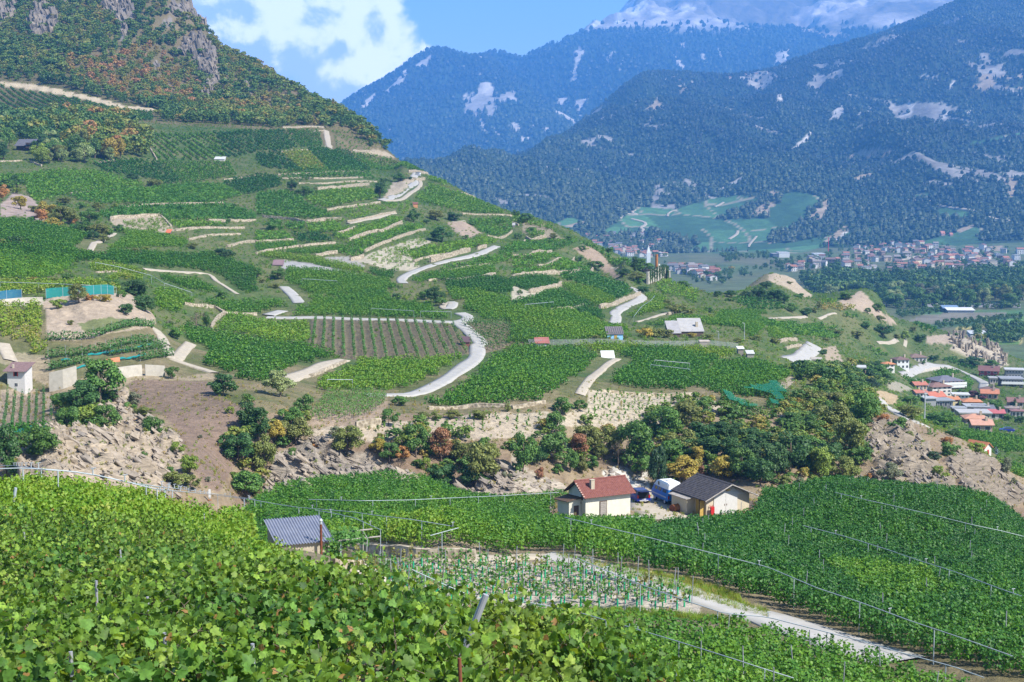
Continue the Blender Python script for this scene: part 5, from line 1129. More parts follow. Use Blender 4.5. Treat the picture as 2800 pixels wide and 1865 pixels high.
TL = {
 (0, 2): '''920,150,560,360,g 720,340,640,300,dg 800,560,800,260,yg 960,560,830,220,g 620,560,830,220,g 1230,420,560,130,gr,b 1190,520,620,110,g,b 1320,560,650,170,ol,b 1380,650,880,190,g 1550,750,920,130,ol,b 1610,880,1010,130,yg,b 1730,1010,1190,150,yg 2040,270,470,260,dg,b 1570,170,320,130,g,b 380,740,1050,280,g 60,770,1200,200,dg,t 200,800,1000,200,g 110,1000,1200,150,g,b 1250,660,760,90,or,b 1610,1150,1330,220,ol,b 1740,1180,1330,150,ol,b 2260,540,800,150,dg,t 2180,800,1080,250,dg 2250,1130,1400,300,g 1540,1100,1180,80,g,b 1310,970,1040,60,g,b 1170,790,900,110,gr,b 540,420,600,150,g,b 640,430,520,120,bk,x 2100,560,640,90,yg,b 1000,400,520,140,dg 1900,1200,1260,60,gr,b 1830,820,860,50,gr,b''',
 (1, 2): '''30,560,900,200,dg,t 80,820,1180,200,ol 180,680,900,160,yl 360,650,920,260,ol 320,560,740,200,g 830,740,1000,270,ol 500,900,980,130,or,b 340,940,1040,110,g,b 420,1240,1420,180,g,b 840,1290,1400,130,g,b 1110,860,1000,140,yl 1220,900,1080,160,g 1330,920,1060,160,or,b 1370,740,980,180,yg 1460,740,1040,240,g 1550,1020,1170,100,yg,b 1690,770,1080,150,ru,t 1600,850,1030,120,g,t 1880,860,1080,180,ol 2060,900,1300,280,ol 2150,900,1100,150,ol 1690,1080,1320,240,dg 1980,1100,1310,260,dg 1210,580,750,170,g,b 1530,610,700,110,ol,b 1640,610,700,110,ol,b 220,240,480,220,pg 440,440,640,160,g,b 1310,470,560,150,g,b 1800,600,680,200,ol,b 2050,590,680,200,ol,b 640,900,1100,100,bk,x 2290,1150,1250,90,gr,b 1300,1040,1200,130,bk,x 30,1200,1300,90,dg,b 20,1290,1420,100,ol,b 1920,960,1120,100,or,b 720,740,860,90,gr,b 2300,540,620,70,ol,b''',
 (2, 2): '''100,800,1180,220,g 400,600,820,220,g 380,780,1100,330,g 530,930,1180,150,g 460,460,640,200,g,b 620,490,610,140,g,b 680,720,1000,260,ol 880,720,1000,260,ol 620,800,1040,140,ru,t 1120,650,1150,330,g 740,1000,1150,130,g,b 970,850,1140,160,bk,x 1180,980,1200,180,g 1400,540,860,280,g 1600,500,760,300,ol 1560,740,1000,280,ol 1750,600,900,300,dg 1900,620,900,250,dg 2050,620,900,250,dg 1700,900,1090,150,yl 1530,990,1280,320,yl 1920,1000,1230,220,yl 2100,920,1240,280,g 1450,850,1100,260,g 2280,680,1000,250,dg 2200,700,900,200,dg 1330,900,1330,180,dd 1260,640,800,150,g 2260,1000,1290,260,dg 1730,1080,1200,120,ru,b 1340,1000,1330,130,dd,t 240,900,1120,150,dg 60,1020,1190,120,g,b 980,900,1100,120,gr,b 820,880,1060,140,ol 420,1080,1190,110,g,b 250,1100,1230,100,ru,b 640,1000,1180,110,ol,b 1620,840,1040,200,dg 1800,820,1060,220,dg 2000,820,1080,220,dg 2180,850,1100,220,dg''',
 (3, 2): '''60,720,1000,250,ol 330,560,800,260,g 600,480,800,320,ol 760,620,1030,300,ol 880,400,740,280,g 200,760,1150,330,dg 60,850,1220,250,dg 480,880,1260,280,yg 680,1000,1280,260,ol 850,900,1100,180,g 560,400,560,300,ol,b 380,340,540,280,ol,b 1180,640,820,180,g,b 1060,620,720,130,or,b 920,1160,1230,80,or,b 1100,1060,1270,200,gr 1660,860,1040,200,g,b 1640,830,920,120,or,b 1900,880,1010,170,yg,b 2170,1010,1200,110,gr,b 1560,1080,1200,120,yg,b 1620,1150,1280,120,yg,b 1480,960,1050,80,ol,b 1610,590,780,280,g 1690,760,850,160,dg 2070,490,600,150,g 2250,490,590,160,dg,c 1870,420,500,110,pl 700,210,360,200,dg 430,160,330,240,g 980,170,320,240,g 1050,240,360,200,g 900,290,420,200,dd 2080,930,1010,80,sp,c 1300,460,560,240,g,b 1300,540,690,330,ol,b 200,560,760,220,g 400,760,1000,260,g 720,420,600,200,yg,b 330,880,1140,250,dg 560,860,1120,240,dg 1390,860,950,80,yg,b 140,1180,1290,150,ol,b 300,1200,1300,140,gr,b 560,1200,1300,160,ol,b 1130,1110,1190,60,gr,b 1280,780,880,110,ol,b 2250,1200,1300,60,gr,b 620,220,330,150,g,b 500,40,100,90,dg,b 1510,90,170,90,dg 1410,140,190,60,g 1500,960,1080,150,dd,b 1760,120,190,120,dg,b 1880,110,210,180,dg 2030,140,220,160,g 2010,270,340,90,dg,b 2100,260,310,80,g,b 1960,450,510,90,pl,b 1660,500,540,50,dg,c 2120,540,620,90,g 1990,640,690,90,g,b 1830,740,800,90,g,b 2200,620,700,100,g,b 2290,640,740,90,dg 1790,670,720,70,g,b 1270,170,230,70,g 1400,330,380,60,dg 2000,180,210,90,g,b 1760,400,450,80,g,b 1960,790,850,120,g,b 1380,460,510,60,g,b 2160,800,860,90,g,b 2260,820,880,70,g,b''',
 (1, 1): '''330,60,170,110,dg 440,120,220,150,g 1300,0,90,130,g 1130,90,240,110,dg,t 1170,40,100,90,g,b 1640,340,440,160,ol 1810,350,450,160,dg,b 1440,340,460,120,g 1700,490,640,180,dg 1640,520,620,120,dg 1910,560,610,60,g,b 1280,1100,1190,90,dg 1350,1110,1170,60,yg 1640,1030,1200,180,dg 1540,1060,1170,120,g 200,870,980,190,g 130,440,530,130,g,b 720,530,580,70,g,b 1430,330,390,60,dg,t 1380,410,450,70,gr,b 1560,420,470,70,dg,b 540,130,190,60,ol,b 600,330,360,70,ol,b 2030,640,690,60,ol,b 1680,1130,1220,110,g 1390,30,80,80,dg,b 20,860,960,80,g 60,960,1010,60,ol,b 160,1000,1060,120,ol,b 1510,1090,1150,70,ol,b 1960,440,490,90,g,b 1440,690,730,80,gr,b''',
 (2, 1): '''130,370,460,130,g 30,340,420,80,g 640,660,730,80,g,b 610,750,820,90,g,b 760,800,890,170,g,b 890,680,740,80,g 1120,770,920,70,dg,y 1190,780,910,180,g 1010,870,950,120,dg 1130,900,1000,200,ol 1200,1030,1110,110,dg 1200,1390,1510,150,yl,b 1300,1390,1510,200,ol,b 1400,1420,1510,150,ol,b 1640,1440,1510,110,yl,b 1800,1200,1280,150,g,b 1560,930,1010,150,g,b 1730,1000,1050,90,ol,b 2250,1000,1160,160,dg 2130,1050,1150,150,dg 2000,1050,1140,180,dg 1880,1060,1140,100,dg 1500,1180,1300,200,ol,b 1980,1130,1180,120,g,b 50,550,610,80,g,b 190,490,540,70,g,b 380,550,610,90,ol,b 510,570,620,110,g,b 1440,910,960,50,g,b 1355,890,960,25,dg,y 70,1070,1120,60,g,b 830,930,990,120,ol,b 1600,1220,1310,160,ol,b 1420,1150,1240,120,ol,b 1730,1300,1360,200,ol,b 2230,1450,1540,200,ol,b 1780,1430,1530,130,ol,b 990,970,1010,70,gr,b 2060,1480,1560,110,ol,b 1240,860,920,80,g 1030,1470,1530,60,ol,b 760,1470,1540,90,ol,b 2320,960,1060,120,dg 1160,960,1020,100,g,b''',
 (3, 1): '''60,1010,1180,160,dg 150,1060,1200,130,g 220,1150,1280,120,g,b 350,1200,1310,150,dg,b 720,1080,1160,160,g,b 1050,1380,1500,230,dg 890,1350,1430,100,g,b 820,1440,1510,170,ol,b 1000,1180,1280,130,g,b 1390,1470,1550,110,dg 1830,1440,1510,90,g 2050,1510,1600,110,g 910,1230,1290,60,g,b 1250,1440,1530,90,yg,b 20,1060,1150,120,dg 280,1080,1150,100,g,b 200,980,1020,60,ol,b 430,1220,1290,90,ol,b 1130,1250,1320,90,g,b 1020,1300,1360,90,ol,b 560,1410,1470,120,ol,b 640,1430,1500,110,ol,b 1170,1470,1530,90,ol,b 1320,1390,1460,60,ol,b 60,1480,1568,120,ol,b 1720,1460,1500,60,g,b 470,1170,1240,60,ol,b 530,1500,1550,90,ol,b''',
 (0, 1): '''150,550,670,130,dg,b 280,390,450,80,g,b 510,950,1010,170,ol,b 620,900,1000,120,g,b 720,1000,1210,180,ol 530,1130,1250,160,yg,b 930,1090,1190,160,yl,b 920,950,1040,170,g,b 1050,970,1060,130,g,b 1230,970,1130,230,dg 1320,1100,1290,180,dg 2040,680,800,210,dg,b 2030,1060,1160,110,g,b 1790,1260,1420,160,bk,x 1880,1260,1420,80,g,t 1600,1400,1520,150,g,b 420,250,420,170,yl 560,300,480,200,ol 640,320,480,150,ol 820,320,480,180,g 780,440,560,170,g 900,460,600,160,ol 960,490,600,150,g 30,100,270,120,or 60,40,170,170,g 150,20,140,120,dg 160,120,200,80,yg,b 190,200,340,140,yl 300,290,360,100,ol,b 1080,470,540,130,dg,b 590,220,300,120,ol 900,270,360,100,ol 1050,280,330,80,yg,b 1220,680,750,80,ol,b 1330,670,730,90,yg,b 1210,0,80,150,dg 1430,40,150,170,ol,b 2080,420,470,50,g 700,470,540,130,dg 460,400,500,130,yl,b 380,320,460,120,or 520,420,500,110,yl,b 740,260,340,90,g,b 660,400,470,110,or,b 950,560,640,110,ol,b 850,520,620,110,dg 1150,1190,1300,120,dg 300,940,1000,90,ru,b 1280,1000,1150,120,g 820,1090,1180,100,or,b 1100,1070,1160,100,g,b 30,600,680,100,ol,b 1560,1340,1400,90,gr,b 640,1330,1400,60,ol,b 1250,1310,1390,50,g,b 1760,640,700,110,ol,b 180,930,990,110,g,b''',
}
KC = {'b': 'bush', 't': 'tall', 'x': 'bare', 'c': 'conifer', 'y': 'cypress'}
trng = random.Random(5)
ntree = 0
for key, txt in TL.items():
    for t in txt.split():
        p = t.split(',')
        x, yt, yb, w = map(float, p[:4]); colr = p[4]; kd = KC[p[5]] if len(p) > 5 else 'round'
        (u, vb), = Z(*key, f'{x},{yb}'); (_, vt), = Z(*key, f'{x},{yt}')
        P = GR.cast(u, vb)
        if P[1] < 140: P = GR.cast(u, vb, ymin=183)
        g_ = 1.13 if u < 1450 and vb > 1040 else 1.02
        h = (vb - vt) * P[1] / F * g_; wd = w / 3.336 * P[1] / F * g_ * 1.13
        if 1880 < u < 2220 and vb < 1240: h *= .74
        sz = 'small' if h < 2.6 else 'tall' if h > 6.5 else 'broad' if wd > 1.15 * h else 'mid-sized'
        kw = {'bush': 'shrub', 'round': 'tree', 'tall': 'slender tree', 'bare': 'bare tree', 'conifer': 'conifer', 'cypress': 'cypress'}[kd]
        z_ = zone(u, vb)
        tree_at((P[0], P[1], P[2] - .1), h, wd, kd, colr, f'{sz} {TWORD[colr]} {kw} {z_}', 'trees ' + z_, rng=trng)
        ntree += 1
# woods of the hill: the nearest trees one by one, the rest as a wood
def jitter_points(x0, x1, y0, y1, gap):
    gx, gy = np.meshgrid(np.arange(x0, x1, gap), np.arange(y0, y1, gap))
    return np.column_stack([gx.ravel(), gy.ravel()]) + RNG.uniform(-.42, .42, (gx.size, 2)) * gap
WOOD_A = Z(0, 0, '-320,1060 0,1060 450,1062 800,1065 1000,1100 1180,1115 1270,1210 1370,1350 1400,1470 1240,1455 850,1485 560,1500 380,1500 280,1470 0,1455 -320,1460')
X = jitter_points(-330, -60, 560, 900, 7.0)
zz = GR.h(X[:, 0], X[:, 1]); pu, pv = proj(X[:, 0], X[:, 1], zz)
m = pip(pu, pv, WOOD_A)
m &= ~((np.abs(pu - 66) < 42) & (pv > 385) & (pv < 440))
X, zz, pu, pv = X[m], zz[m], pu[m], pv[m]
cn = fbm(X[:, 0] / 25., X[:, 1] / 25., 0, 3)
cols_a = ['dg', 'g', 'g', 'ol', 'pg', 'yg', 'yl', 'or']
ordA = np.argsort(X[:, 1]); KEEP_A = set(ordA[:60].tolist()); tA = np.zeros(len(X))
for i in range(len(X)):
    f = .42 + .6 * cn[i] + trng.uniform(-.28, .28) + .25 * (pu[i] - 200) / 200
    c = cols_a[int(np.clip(f, 0, .999) * 8)] if pu[i] > 180 else trng.choice(['dg', 'g', 'g', 'pg', 'ol', 'g', 'yg'])
    tA[i] = {'dg': .1, 'g': .3, 'ol': .55, 'pg': .6, 'yg': .62, 'yl': .74, 'or': .9}[c]
    if i not in KEEP_A: continue
    side = 'around the dark chalet' if pu[i] < 170 else 'in the wood between the chalet and the striped vineyards'
    tree_at((X[i, 0], X[i, 1], zz[i]), trng.uniform(6.5, 11), 0, trng.choice(['round', 'round', 'tall']), c, f'{TWORD[c]} tree {side}', 'trees ' + side, rng=trng)
restA = [i for i in range(len(X)) if i not in KEEP_A]
XA, zA, tA = X[restA], zz[restA], tA[restA]
FT = [make_tree(400 + i, k, n_, s_)[1] for i, (k, n_, s_) in enumerate((('round', 260, .10), ('round', 260, .10), ('tall', 240, .09), ('bush', 220, .13), ('round', 300, .09)))]
for me in FT: me.materials.clear(); me.materials.append(M_WOOD_FAR)
GG_WOOD = scatter_group(lib('wood', FT))
n = len(XA); hA = RNG.uniform(6.5, 10.5, n); rot = np.zeros((n, 3)); rot[:, 2] = RNG.uniform(0, 6.28, n)
strew('chalet_wood', np.column_stack([XA, zA - .2]), rot, hA, tA, GG_WOOD, 5, 'mixed green and olive wood behind the dark chalet', 'wood')
def undergrowth(px, gap, lo, hi, t0, label, ymin=183, ymax=330, sd=.16):
    Wp = np.array([GR.cast(u, v, ymin=ymin)[:2] for u, v in px])
    X = jitter_points(Wp[:, 0].min(), Wp[:, 0].max(), Wp[:, 1].min(), Wp[:, 1].max(), gap); z = GR.h(X[:, 0], X[:, 1]); pu, pv = proj(X[:, 0], X[:, 1], z)
    m = pip(pu, pv, px); X, z = X[m], z[m]; n = len(X); rot = np.zeros((n, 3)); rot[:, 2] = RNG.uniform(0, 6.28, n); h = RNG.uniform(lo, hi, n)
    strew('undergrowth', np.column_stack([X, z - .15]), rot, np.column_stack([h * 1.2, h * 1.2, h]), t0 + RNG.normal(0, sd, n), GG_BUSH, 3, label, 'undergrowth')
FB = [make_tree(450 + i, 'bush', 420, .10)[1] for i in range(3)]
for me in FB: me.materials.clear(); me.materials.append(M_WOOD_FAR)
GG_BUSH = scatter_group(lib('bushes', FB))
undergrowth(ZZ((2, 2, '1250,700 1400,560 1700,520 1900,600 2335,700'), (3, 2, '100,640 400,380 900,430 1050,620 980,720 900,860 920,1000 860,1150 700,1290 300,1320 0,1290'), (2, 2, '2335,1290 2100,1250 1750,1230 1400,1300 1280,1200')), 2.4, 1.2, 2.8, .45, 'tangled undergrowth filling the thicket behind the shed')
undergrowth(ZZ((1, 2, '1050,900 1400,760 1700,800 2000,880 2335,860'), (2, 2, '300,780 700,720 1000,760 1200,900 1200,1120 900,1100 500,1160 200,1120 0,1000'), (1, 2, '2200,1150 1700,1250 1450,1150 1250,1050')), 3.2, 1.0, 2.6, .55, 'scrubby undergrowth along the ravine edge')
undergrowth(ZZ((0, 2, '500,560 700,350 1000,480 1050,520 1000,830 700,830 560,800'),), 2.8, 1.2, 2.6, .4, 'undergrowth around the bushy trees on the rock slope')
undergrowth(ZZ((0, 2, '2250,520 2335,560'), (1, 2, '200,640 480,700 450,900 200,980 100,1180 0,1420'), (0, 2, '2050,1350 2050,900 2200,800')), 3., 1., 2.4, .5, 'undergrowth below the trees at the scree')
undergrowth(ZZ((3, 2, '0,250 200,240 700,220 900,180 1080,240 1100,420 900,430 600,400 400,370 260,330'),), 5., 1.5, 4., .33, 'bushes on the slope above the village', ymax=700)
SKY_POLY = [(u, v - 6) for u, v, _ in SKYLINE]
HILLW = [(-320, -100), (450, -100)] + [(u + 4, v - 12) for u, v, _ in SKYLINE[:14]] + Z(1, 0, '1570,1568 1320,1440 1250,1420 1150,1350 1060,1340 960,1250 900,1185 640,1180 480,1150 0,1185') + Z(0, 0, '1940,1195 1400,1195 1200,1195 1180,1110 1400,1095 1480,1015 1330,980 1130,945 900,885 600,815 350,765 0,725 -320,720')
X = jitter_points(-470, -30, 840, 1330, 6.2)
zz = GR.h(X[:, 0], X[:, 1]); pu, pv = proj(X[:, 0], X[:, 1], zz)
m = pip(pu, pv, HILLW)
rkv = np.zeros(len(X))
fu, fy = GR._ij(X[:, 0] / X[:, 1], X[:, 1]); ii, jj = np.clip(fy.astype(int), 0, len(YS) - 1), np.clip(fu.astype(int), 0, len(US) - 1)
m &= ~((rk[ii, jj] > .3) & (RNG.random(len(X)) < .9))
m &= GR.vis[ii, jj] | (RNG.random(len(X)) < .25)
X, zz, pu, pv = X[m], zz[m], pu[m], pv[m]
aut = pip(pu, pv, Z(0, 0, '560,560 900,520 1250,430 1500,440 1700,640 1820,820 1760,980 1200,930 700,760'))
tint = .47 + .18 * fbm(X[:, 0] / 40., X[:, 1] / 40., 0, 3) + RNG.normal(0, .13, len(X)) + .12 * np.clip((pu - 450) / 200., 0, 1)
tint = np.where(aut, .70 + RNG.normal(0, .2, len(X)), tint)
edge = pv > np.interp(pu, [0, 105, 180, 270, 400, 580], [195, 205, 220, 240, 265, 330])
tint = np.where(edge & ~aut, tint - .12, tint)
hgt = RNG.uniform(4.5, 8.5, len(X)) * np.where(aut, .82, 1)
order = np.argsort(X[:, 1] - 60 * np.clip(hgt - 6, 0, 3))
near, rest = order[:0], order[0:]
for i in near:
    c = 'or' if tint[i] > .85 else 'yl' if tint[i] > .68 else 'ol' if tint[i] > .5 else 'g' if tint[i] > .25 else 'dg'
    side = 'along the foot of the rocky hill' if pu[i] > 420 else 'above the sandy bank of the rocky hill'
    tree_at((X[i, 0], X[i, 1], zz[i]), hgt[i], 0, 'round', c, f'{TWORD[c]} tree {side}', 'trees ' + side, rng=trng)
X, zz, tint, hgt = X[rest], zz[rest], tint[rest], hgt[rest]
n = len(X); rot = np.zeros((n, 3)); rot[:, 2] = RNG.uniform(0, 6.28, n)
strew('hill_wood', np.column_stack([X, zz - .2]), rot, np.column_stack([hgt * RNG.uniform(.95, 1.25, n), hgt * RNG.uniform(.95, 1.25, n), hgt]), tint, GG_WOOD, 5, 'green and rusty scrub wood covering the rocky hill', 'wood')
# forests on the far slopes
def far_tree(seed, kind):
    rng = np.random.default_rng(seed)
    if kind == 'c':
        co, fs = [], []
        k = 6
        for j, (z0, z1, r) in enumerate(((.05, .55, .26), (.35, .8, .19), (.62, 1.05, .11))):
            a = np.arange(k) * 2 * np.pi / k + j * .5
            b0 = len(co); co += [(math.cos(t) * r * rng.uniform(.8, 1.2), math.sin(t) * r * rng.uniform(.8, 1.2), z0) for t in a] + [(0, 0, z1)]
            fs += [(b0 + i, b0 + (i + 1) % k, b0 + k) for i in range(k)]
    else:
        co, fs = [], []
        k = 7
        for j, (z, r) in enumerate(((.1, .3), (.45, .46), (.8, .34), (1.0, .08))):
            co += [(math.cos(t) * r * rng.uniform(.75, 1.2), math.sin(t) * r * rng.uniform(.75, 1.2), z + rng.uniform(-.06, .06)) for t in np.arange(k) * 2 * np.pi / k + j]
        fs = [tuple(q) for q in grid_faces(4, k, True)]
    me = bpy.data.meshes.new(f'far_tree_{seed}'); me.from_pydata(co, [], fs)
    attr(me, 'lv', rng.uniform(0, 1, len(co)))
    return me
M_FAR_TREE = leaf_mat('far_forest', 'instance', [(0., (.008, .017, .012)), (.4, (.014, .030, .015)), (.7, (.030, .055, .02)), (1., (.060, .080, .03))], trans=.0)
FTM = [far_tree(500 + i, 'c' if i < 3 else 'b') for i in range(6)]
for me in FTM: me.materials.append(M_FAR_TREE)
GG_FT = scatter_group(lib('far_tree', FTM))
def forest(name, sh, openm, x0, x1, y0, y1, gap, hlo, hhi, label, filt=None, vine=None):
    vine = np.zeros(sh.Q.shape, bool) if vine is None else vine
    X = jitter_points(x0, x1, y0, y1, gap)
    a = X[:, 0] / X[:, 1]
    m = (a > sh.A[2]) & (a < sh.A[-3]); X = X[m]
    z = sh.h(X[:, 0], X[:, 1]); fu, fy = sh._ij(X[:, 0] / X[:, 1], X[:, 1])
    i, j = np.clip(np.rint(fy).astype(int), 0, len(sh.ys) - 1), np.clip(np.rint(fu).astype(int), 0, len(sh.us) - 1)
    pu, pv = proj(X[:, 0], X[:, 1], z)
    m = (~openm[i, j] | ((RNG.random(len(X)) < .08) & ~vine[i, j])) & sh.vis[i, j] & (pu > -60) & (pu < 2860) & (pv > -60)
    if filt is not None: m &= filt(pu, pv, X)
    X, z, pv = X[m], z[m], pv[m]
    n = len(X)
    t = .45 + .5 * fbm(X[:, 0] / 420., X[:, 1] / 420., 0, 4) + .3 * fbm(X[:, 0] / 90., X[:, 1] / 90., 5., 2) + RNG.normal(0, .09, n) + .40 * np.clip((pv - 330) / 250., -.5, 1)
    h = RNG.uniform(hlo, hhi, n); rot = np.zeros((n, 3)); rot[:, 2] = RNG.uniform(0, 6, n)
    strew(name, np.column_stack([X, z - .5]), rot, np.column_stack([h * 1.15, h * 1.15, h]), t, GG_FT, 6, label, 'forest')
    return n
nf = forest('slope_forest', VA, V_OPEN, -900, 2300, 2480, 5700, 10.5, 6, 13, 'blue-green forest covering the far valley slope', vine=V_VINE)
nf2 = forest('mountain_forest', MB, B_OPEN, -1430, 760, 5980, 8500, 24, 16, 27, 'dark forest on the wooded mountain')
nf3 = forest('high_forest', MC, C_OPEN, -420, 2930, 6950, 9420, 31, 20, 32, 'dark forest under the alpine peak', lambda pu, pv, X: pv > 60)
print('trees', ntree, len(rest), nf, nf2, nf3)

# rough grass and weeds between the plots of the hillside
X = jitter_points(-400, 330, 265, 980, 2.4)
z = GR.h(X[:, 0], X[:, 1]); pu, pv = proj(X[:, 0], X[:, 1], z)
fu, fy = GR._ij(X[:, 0] / X[:, 1], X[:, 1]); ii, jj = np.clip(np.rint(fy).astype(int), 0, len(YS) - 1), np.clip(np.rint(fu).astype(int), 0, len(US) - 1)
m = (pu > -40) & (pu < 2840) & ~FIELD[ii, jj] & GR.vis[ii, jj] & (~BARE[ii, jj] | (RNG.random(len(X)) < .12))
m &= np.array([(int(a // 2), int(b // 2)) not in ROADCELL for a, b in X])
X, z = X[m], z[m]; n = len(X); rot = np.zeros((n, 3)); rot[:, 2] = RNG.uniform(0, 6, n); s = RNG.uniform(.35, 1.0, n) ** 1.3
strew('hillside_scrub', np.column_stack([X, z - .1]), rot, np.column_stack([s * .7, s * 1.4, s * .6]), .60 + .2 * fbm(X[:, 0] / 20., X[:, 1] / 20., 3., 3) + RNG.normal(0, .09, n), GG_MID, 4, 'rough grass and weeds between the vineyard plots', 'scrub')
print('scrub', n)

# ledges of rock breaking out of the ravine sides and crags; stones and dry tufts on the bare banks
def slab(seed, sx, sy, sz):
    r = np.random.default_rng(seed); bm = bmesh.new(); bmesh.ops.create_cube(bm, size=1.); bmesh.ops.subdivide_edges(bm, edges=bm.edges[:], cuts=1)
    for v in bm.verts: v.co = Vector((v.co.x * sx * r.uniform(.7, 1.15), v.co.y * sy * r.uniform(.7, 1.15), v.co.z * sz * r.uniform(.6, 1.2) + r.normal(0, .05) * sz))
    me = bpy.data.meshes.new(f'slab_{seed}'); bm.to_mesh(me); bm.free(); me.shade_flat(); return me
def rock_mat():
    m, nt, b = node_mat('ledge_rock'); t = nd(nt, 'ShaderNodeAttribute', attribute_name='tint', attribute_type='INSTANCER'); rn = nd(nt, 'ShaderNodeObjectInfo')
    geo = nd(nt, 'ShaderNodeNewGeometry'); nz = nd(nt, 'ShaderNodeTexNoise', {'Vector': geo.outputs['Position'], 'Scale': 1.4, 'Detail': 8.})
    cr = nd(nt, 'ShaderNodeValToRGB', {'Fac': t.outputs['Fac']}); e = cr.color_ramp.elements; e[0].color = (.17, .15, .13, 1); e[1].color = (.33, .27, .20, 1)
    mr = nd(nt, 'ShaderNodeMapRange', {'Value': nz.outputs['Fac'], 'From Min': .3, 'From Max': .7, 'To Min': .7, 'To Max': 1.25}); vm = nd(nt, 'ShaderNodeVectorMath', {0: cr.outputs[0], 1: mr.outputs[0]}, operation='MULTIPLY')
    nt.links.new(vm.outputs[0], b.inputs['Base Color']); bp = nd(nt, 'ShaderNodeBump', {'Height': nz.outputs['Fac'], 'Strength': .8, 'Distance': .3}); nt.links.new(bp.outputs[0], b.inputs['Normal'])
    return m
M_LEDGE = rock_mat()
SLABS = [slab(900 + i, 2.6 + .5 * i, 1.3, .42 + .07 * i) for i in range(5)]
for me in SLABS: me.materials.append(M_LEDGE)
GG_SLAB = scatter_group(lib('ledges', SLABS))
PN = GR.X[..., None] * 0
XYZ = np.stack([GR.X, GR.Y, GR.Zz], -1) + NRM * DISP[..., None]
def ledges(mask, n, dip, lo, hi, t0, label, tilt=.25):
    idx = np.argwhere(mask); pk = idx[RNG.choice(len(idx), min(n, len(idx)), replace=False)]
    P = XYZ[pk[:, 0], pk[:, 1]] - NRM[pk[:, 0], pk[:, 1]] * .25; k = len(P)
    rot = np.column_stack([RNG.normal(.2, tilt, k), RNG.normal(dip, .12, k), RNG.normal(.1, .3, k)]); s = RNG.uniform(lo, hi, k)
    strew('rock_ledges', P, rot, np.column_stack([s * RNG.uniform(.6, 1.4, k), s, s * RNG.uniform(.7, 1.5, k)]), t0 + RNG.normal(0, .2, k), GG_SLAB, 5, label, 'rock')
seen = GR.vis & (GR.PU > -40) & (GR.PU < 2840)
ledges((rk > .55) & (GR.Y < 330) & seen & (GR.PU < 640), 900, R(33), .18, .62, .6, 'tan rock ledges dipping across the slope below the small grey house')
ledges((rk > .55) & (GR.Y < 330) & seen & (GR.PU > 640) & (GR.PU < 1400), 1000, R(33), .2, .7, .4, 'grey striped rock ledges of the ravine cliff')
ledges((rk > .5) & (GR.Y < 330) & seen & (GR.PU > 1400) & (GR.PU < 2300), 260, R(20), .2, .6, .5, 'broken pale rocks behind the red-roofed house')
ledges((rk > .55) & (GR.Y < 330) & seen & (GR.PU > 2300), 800, R(38), .2, .65, .35, 'brown rock ledges of the crag beside the village')
ledges((rk > .6) & (GR.Y > 800) & seen, 520, R(75), 1.2, 3.2, .3, 'grey crags on the rocky hill', .5)
ledges((rk > .6) & (GR.Y > 560) & (GR.Y < 800) & seen, 130, R(82), .6, 1.7, .6, 'pale jointed quarry rock at the valley edge', .4)
dryp = (GR.Y > 150) & (GR.Y < 300) & seen & (GR.PV > 820) & ~FIELD & (GR.PV > np.where(GR.PU < 560, 1030, 1040))
idx = np.argwhere(dryp); pk = idx[RNG.choice(len(idx), 6000, replace=False)]; P = XYZ[pk[:, 0], pk[:, 1]]; k = len(P); rot = np.zeros((k, 3)); rot[:, 2] = RNG.uniform(0, 6, k); s = RNG.uniform(.12, .42, k)
strew('dry_tufts', P, rot, np.column_stack([s * .6, s * 1.1, s * .7]), np.where(RNG.random(k) < .3, .8, .97) + RNG.normal(0, .05, k), GG_MID, 4, 'dry grass tufts on the bare banks of the ravine', 'dry grass')
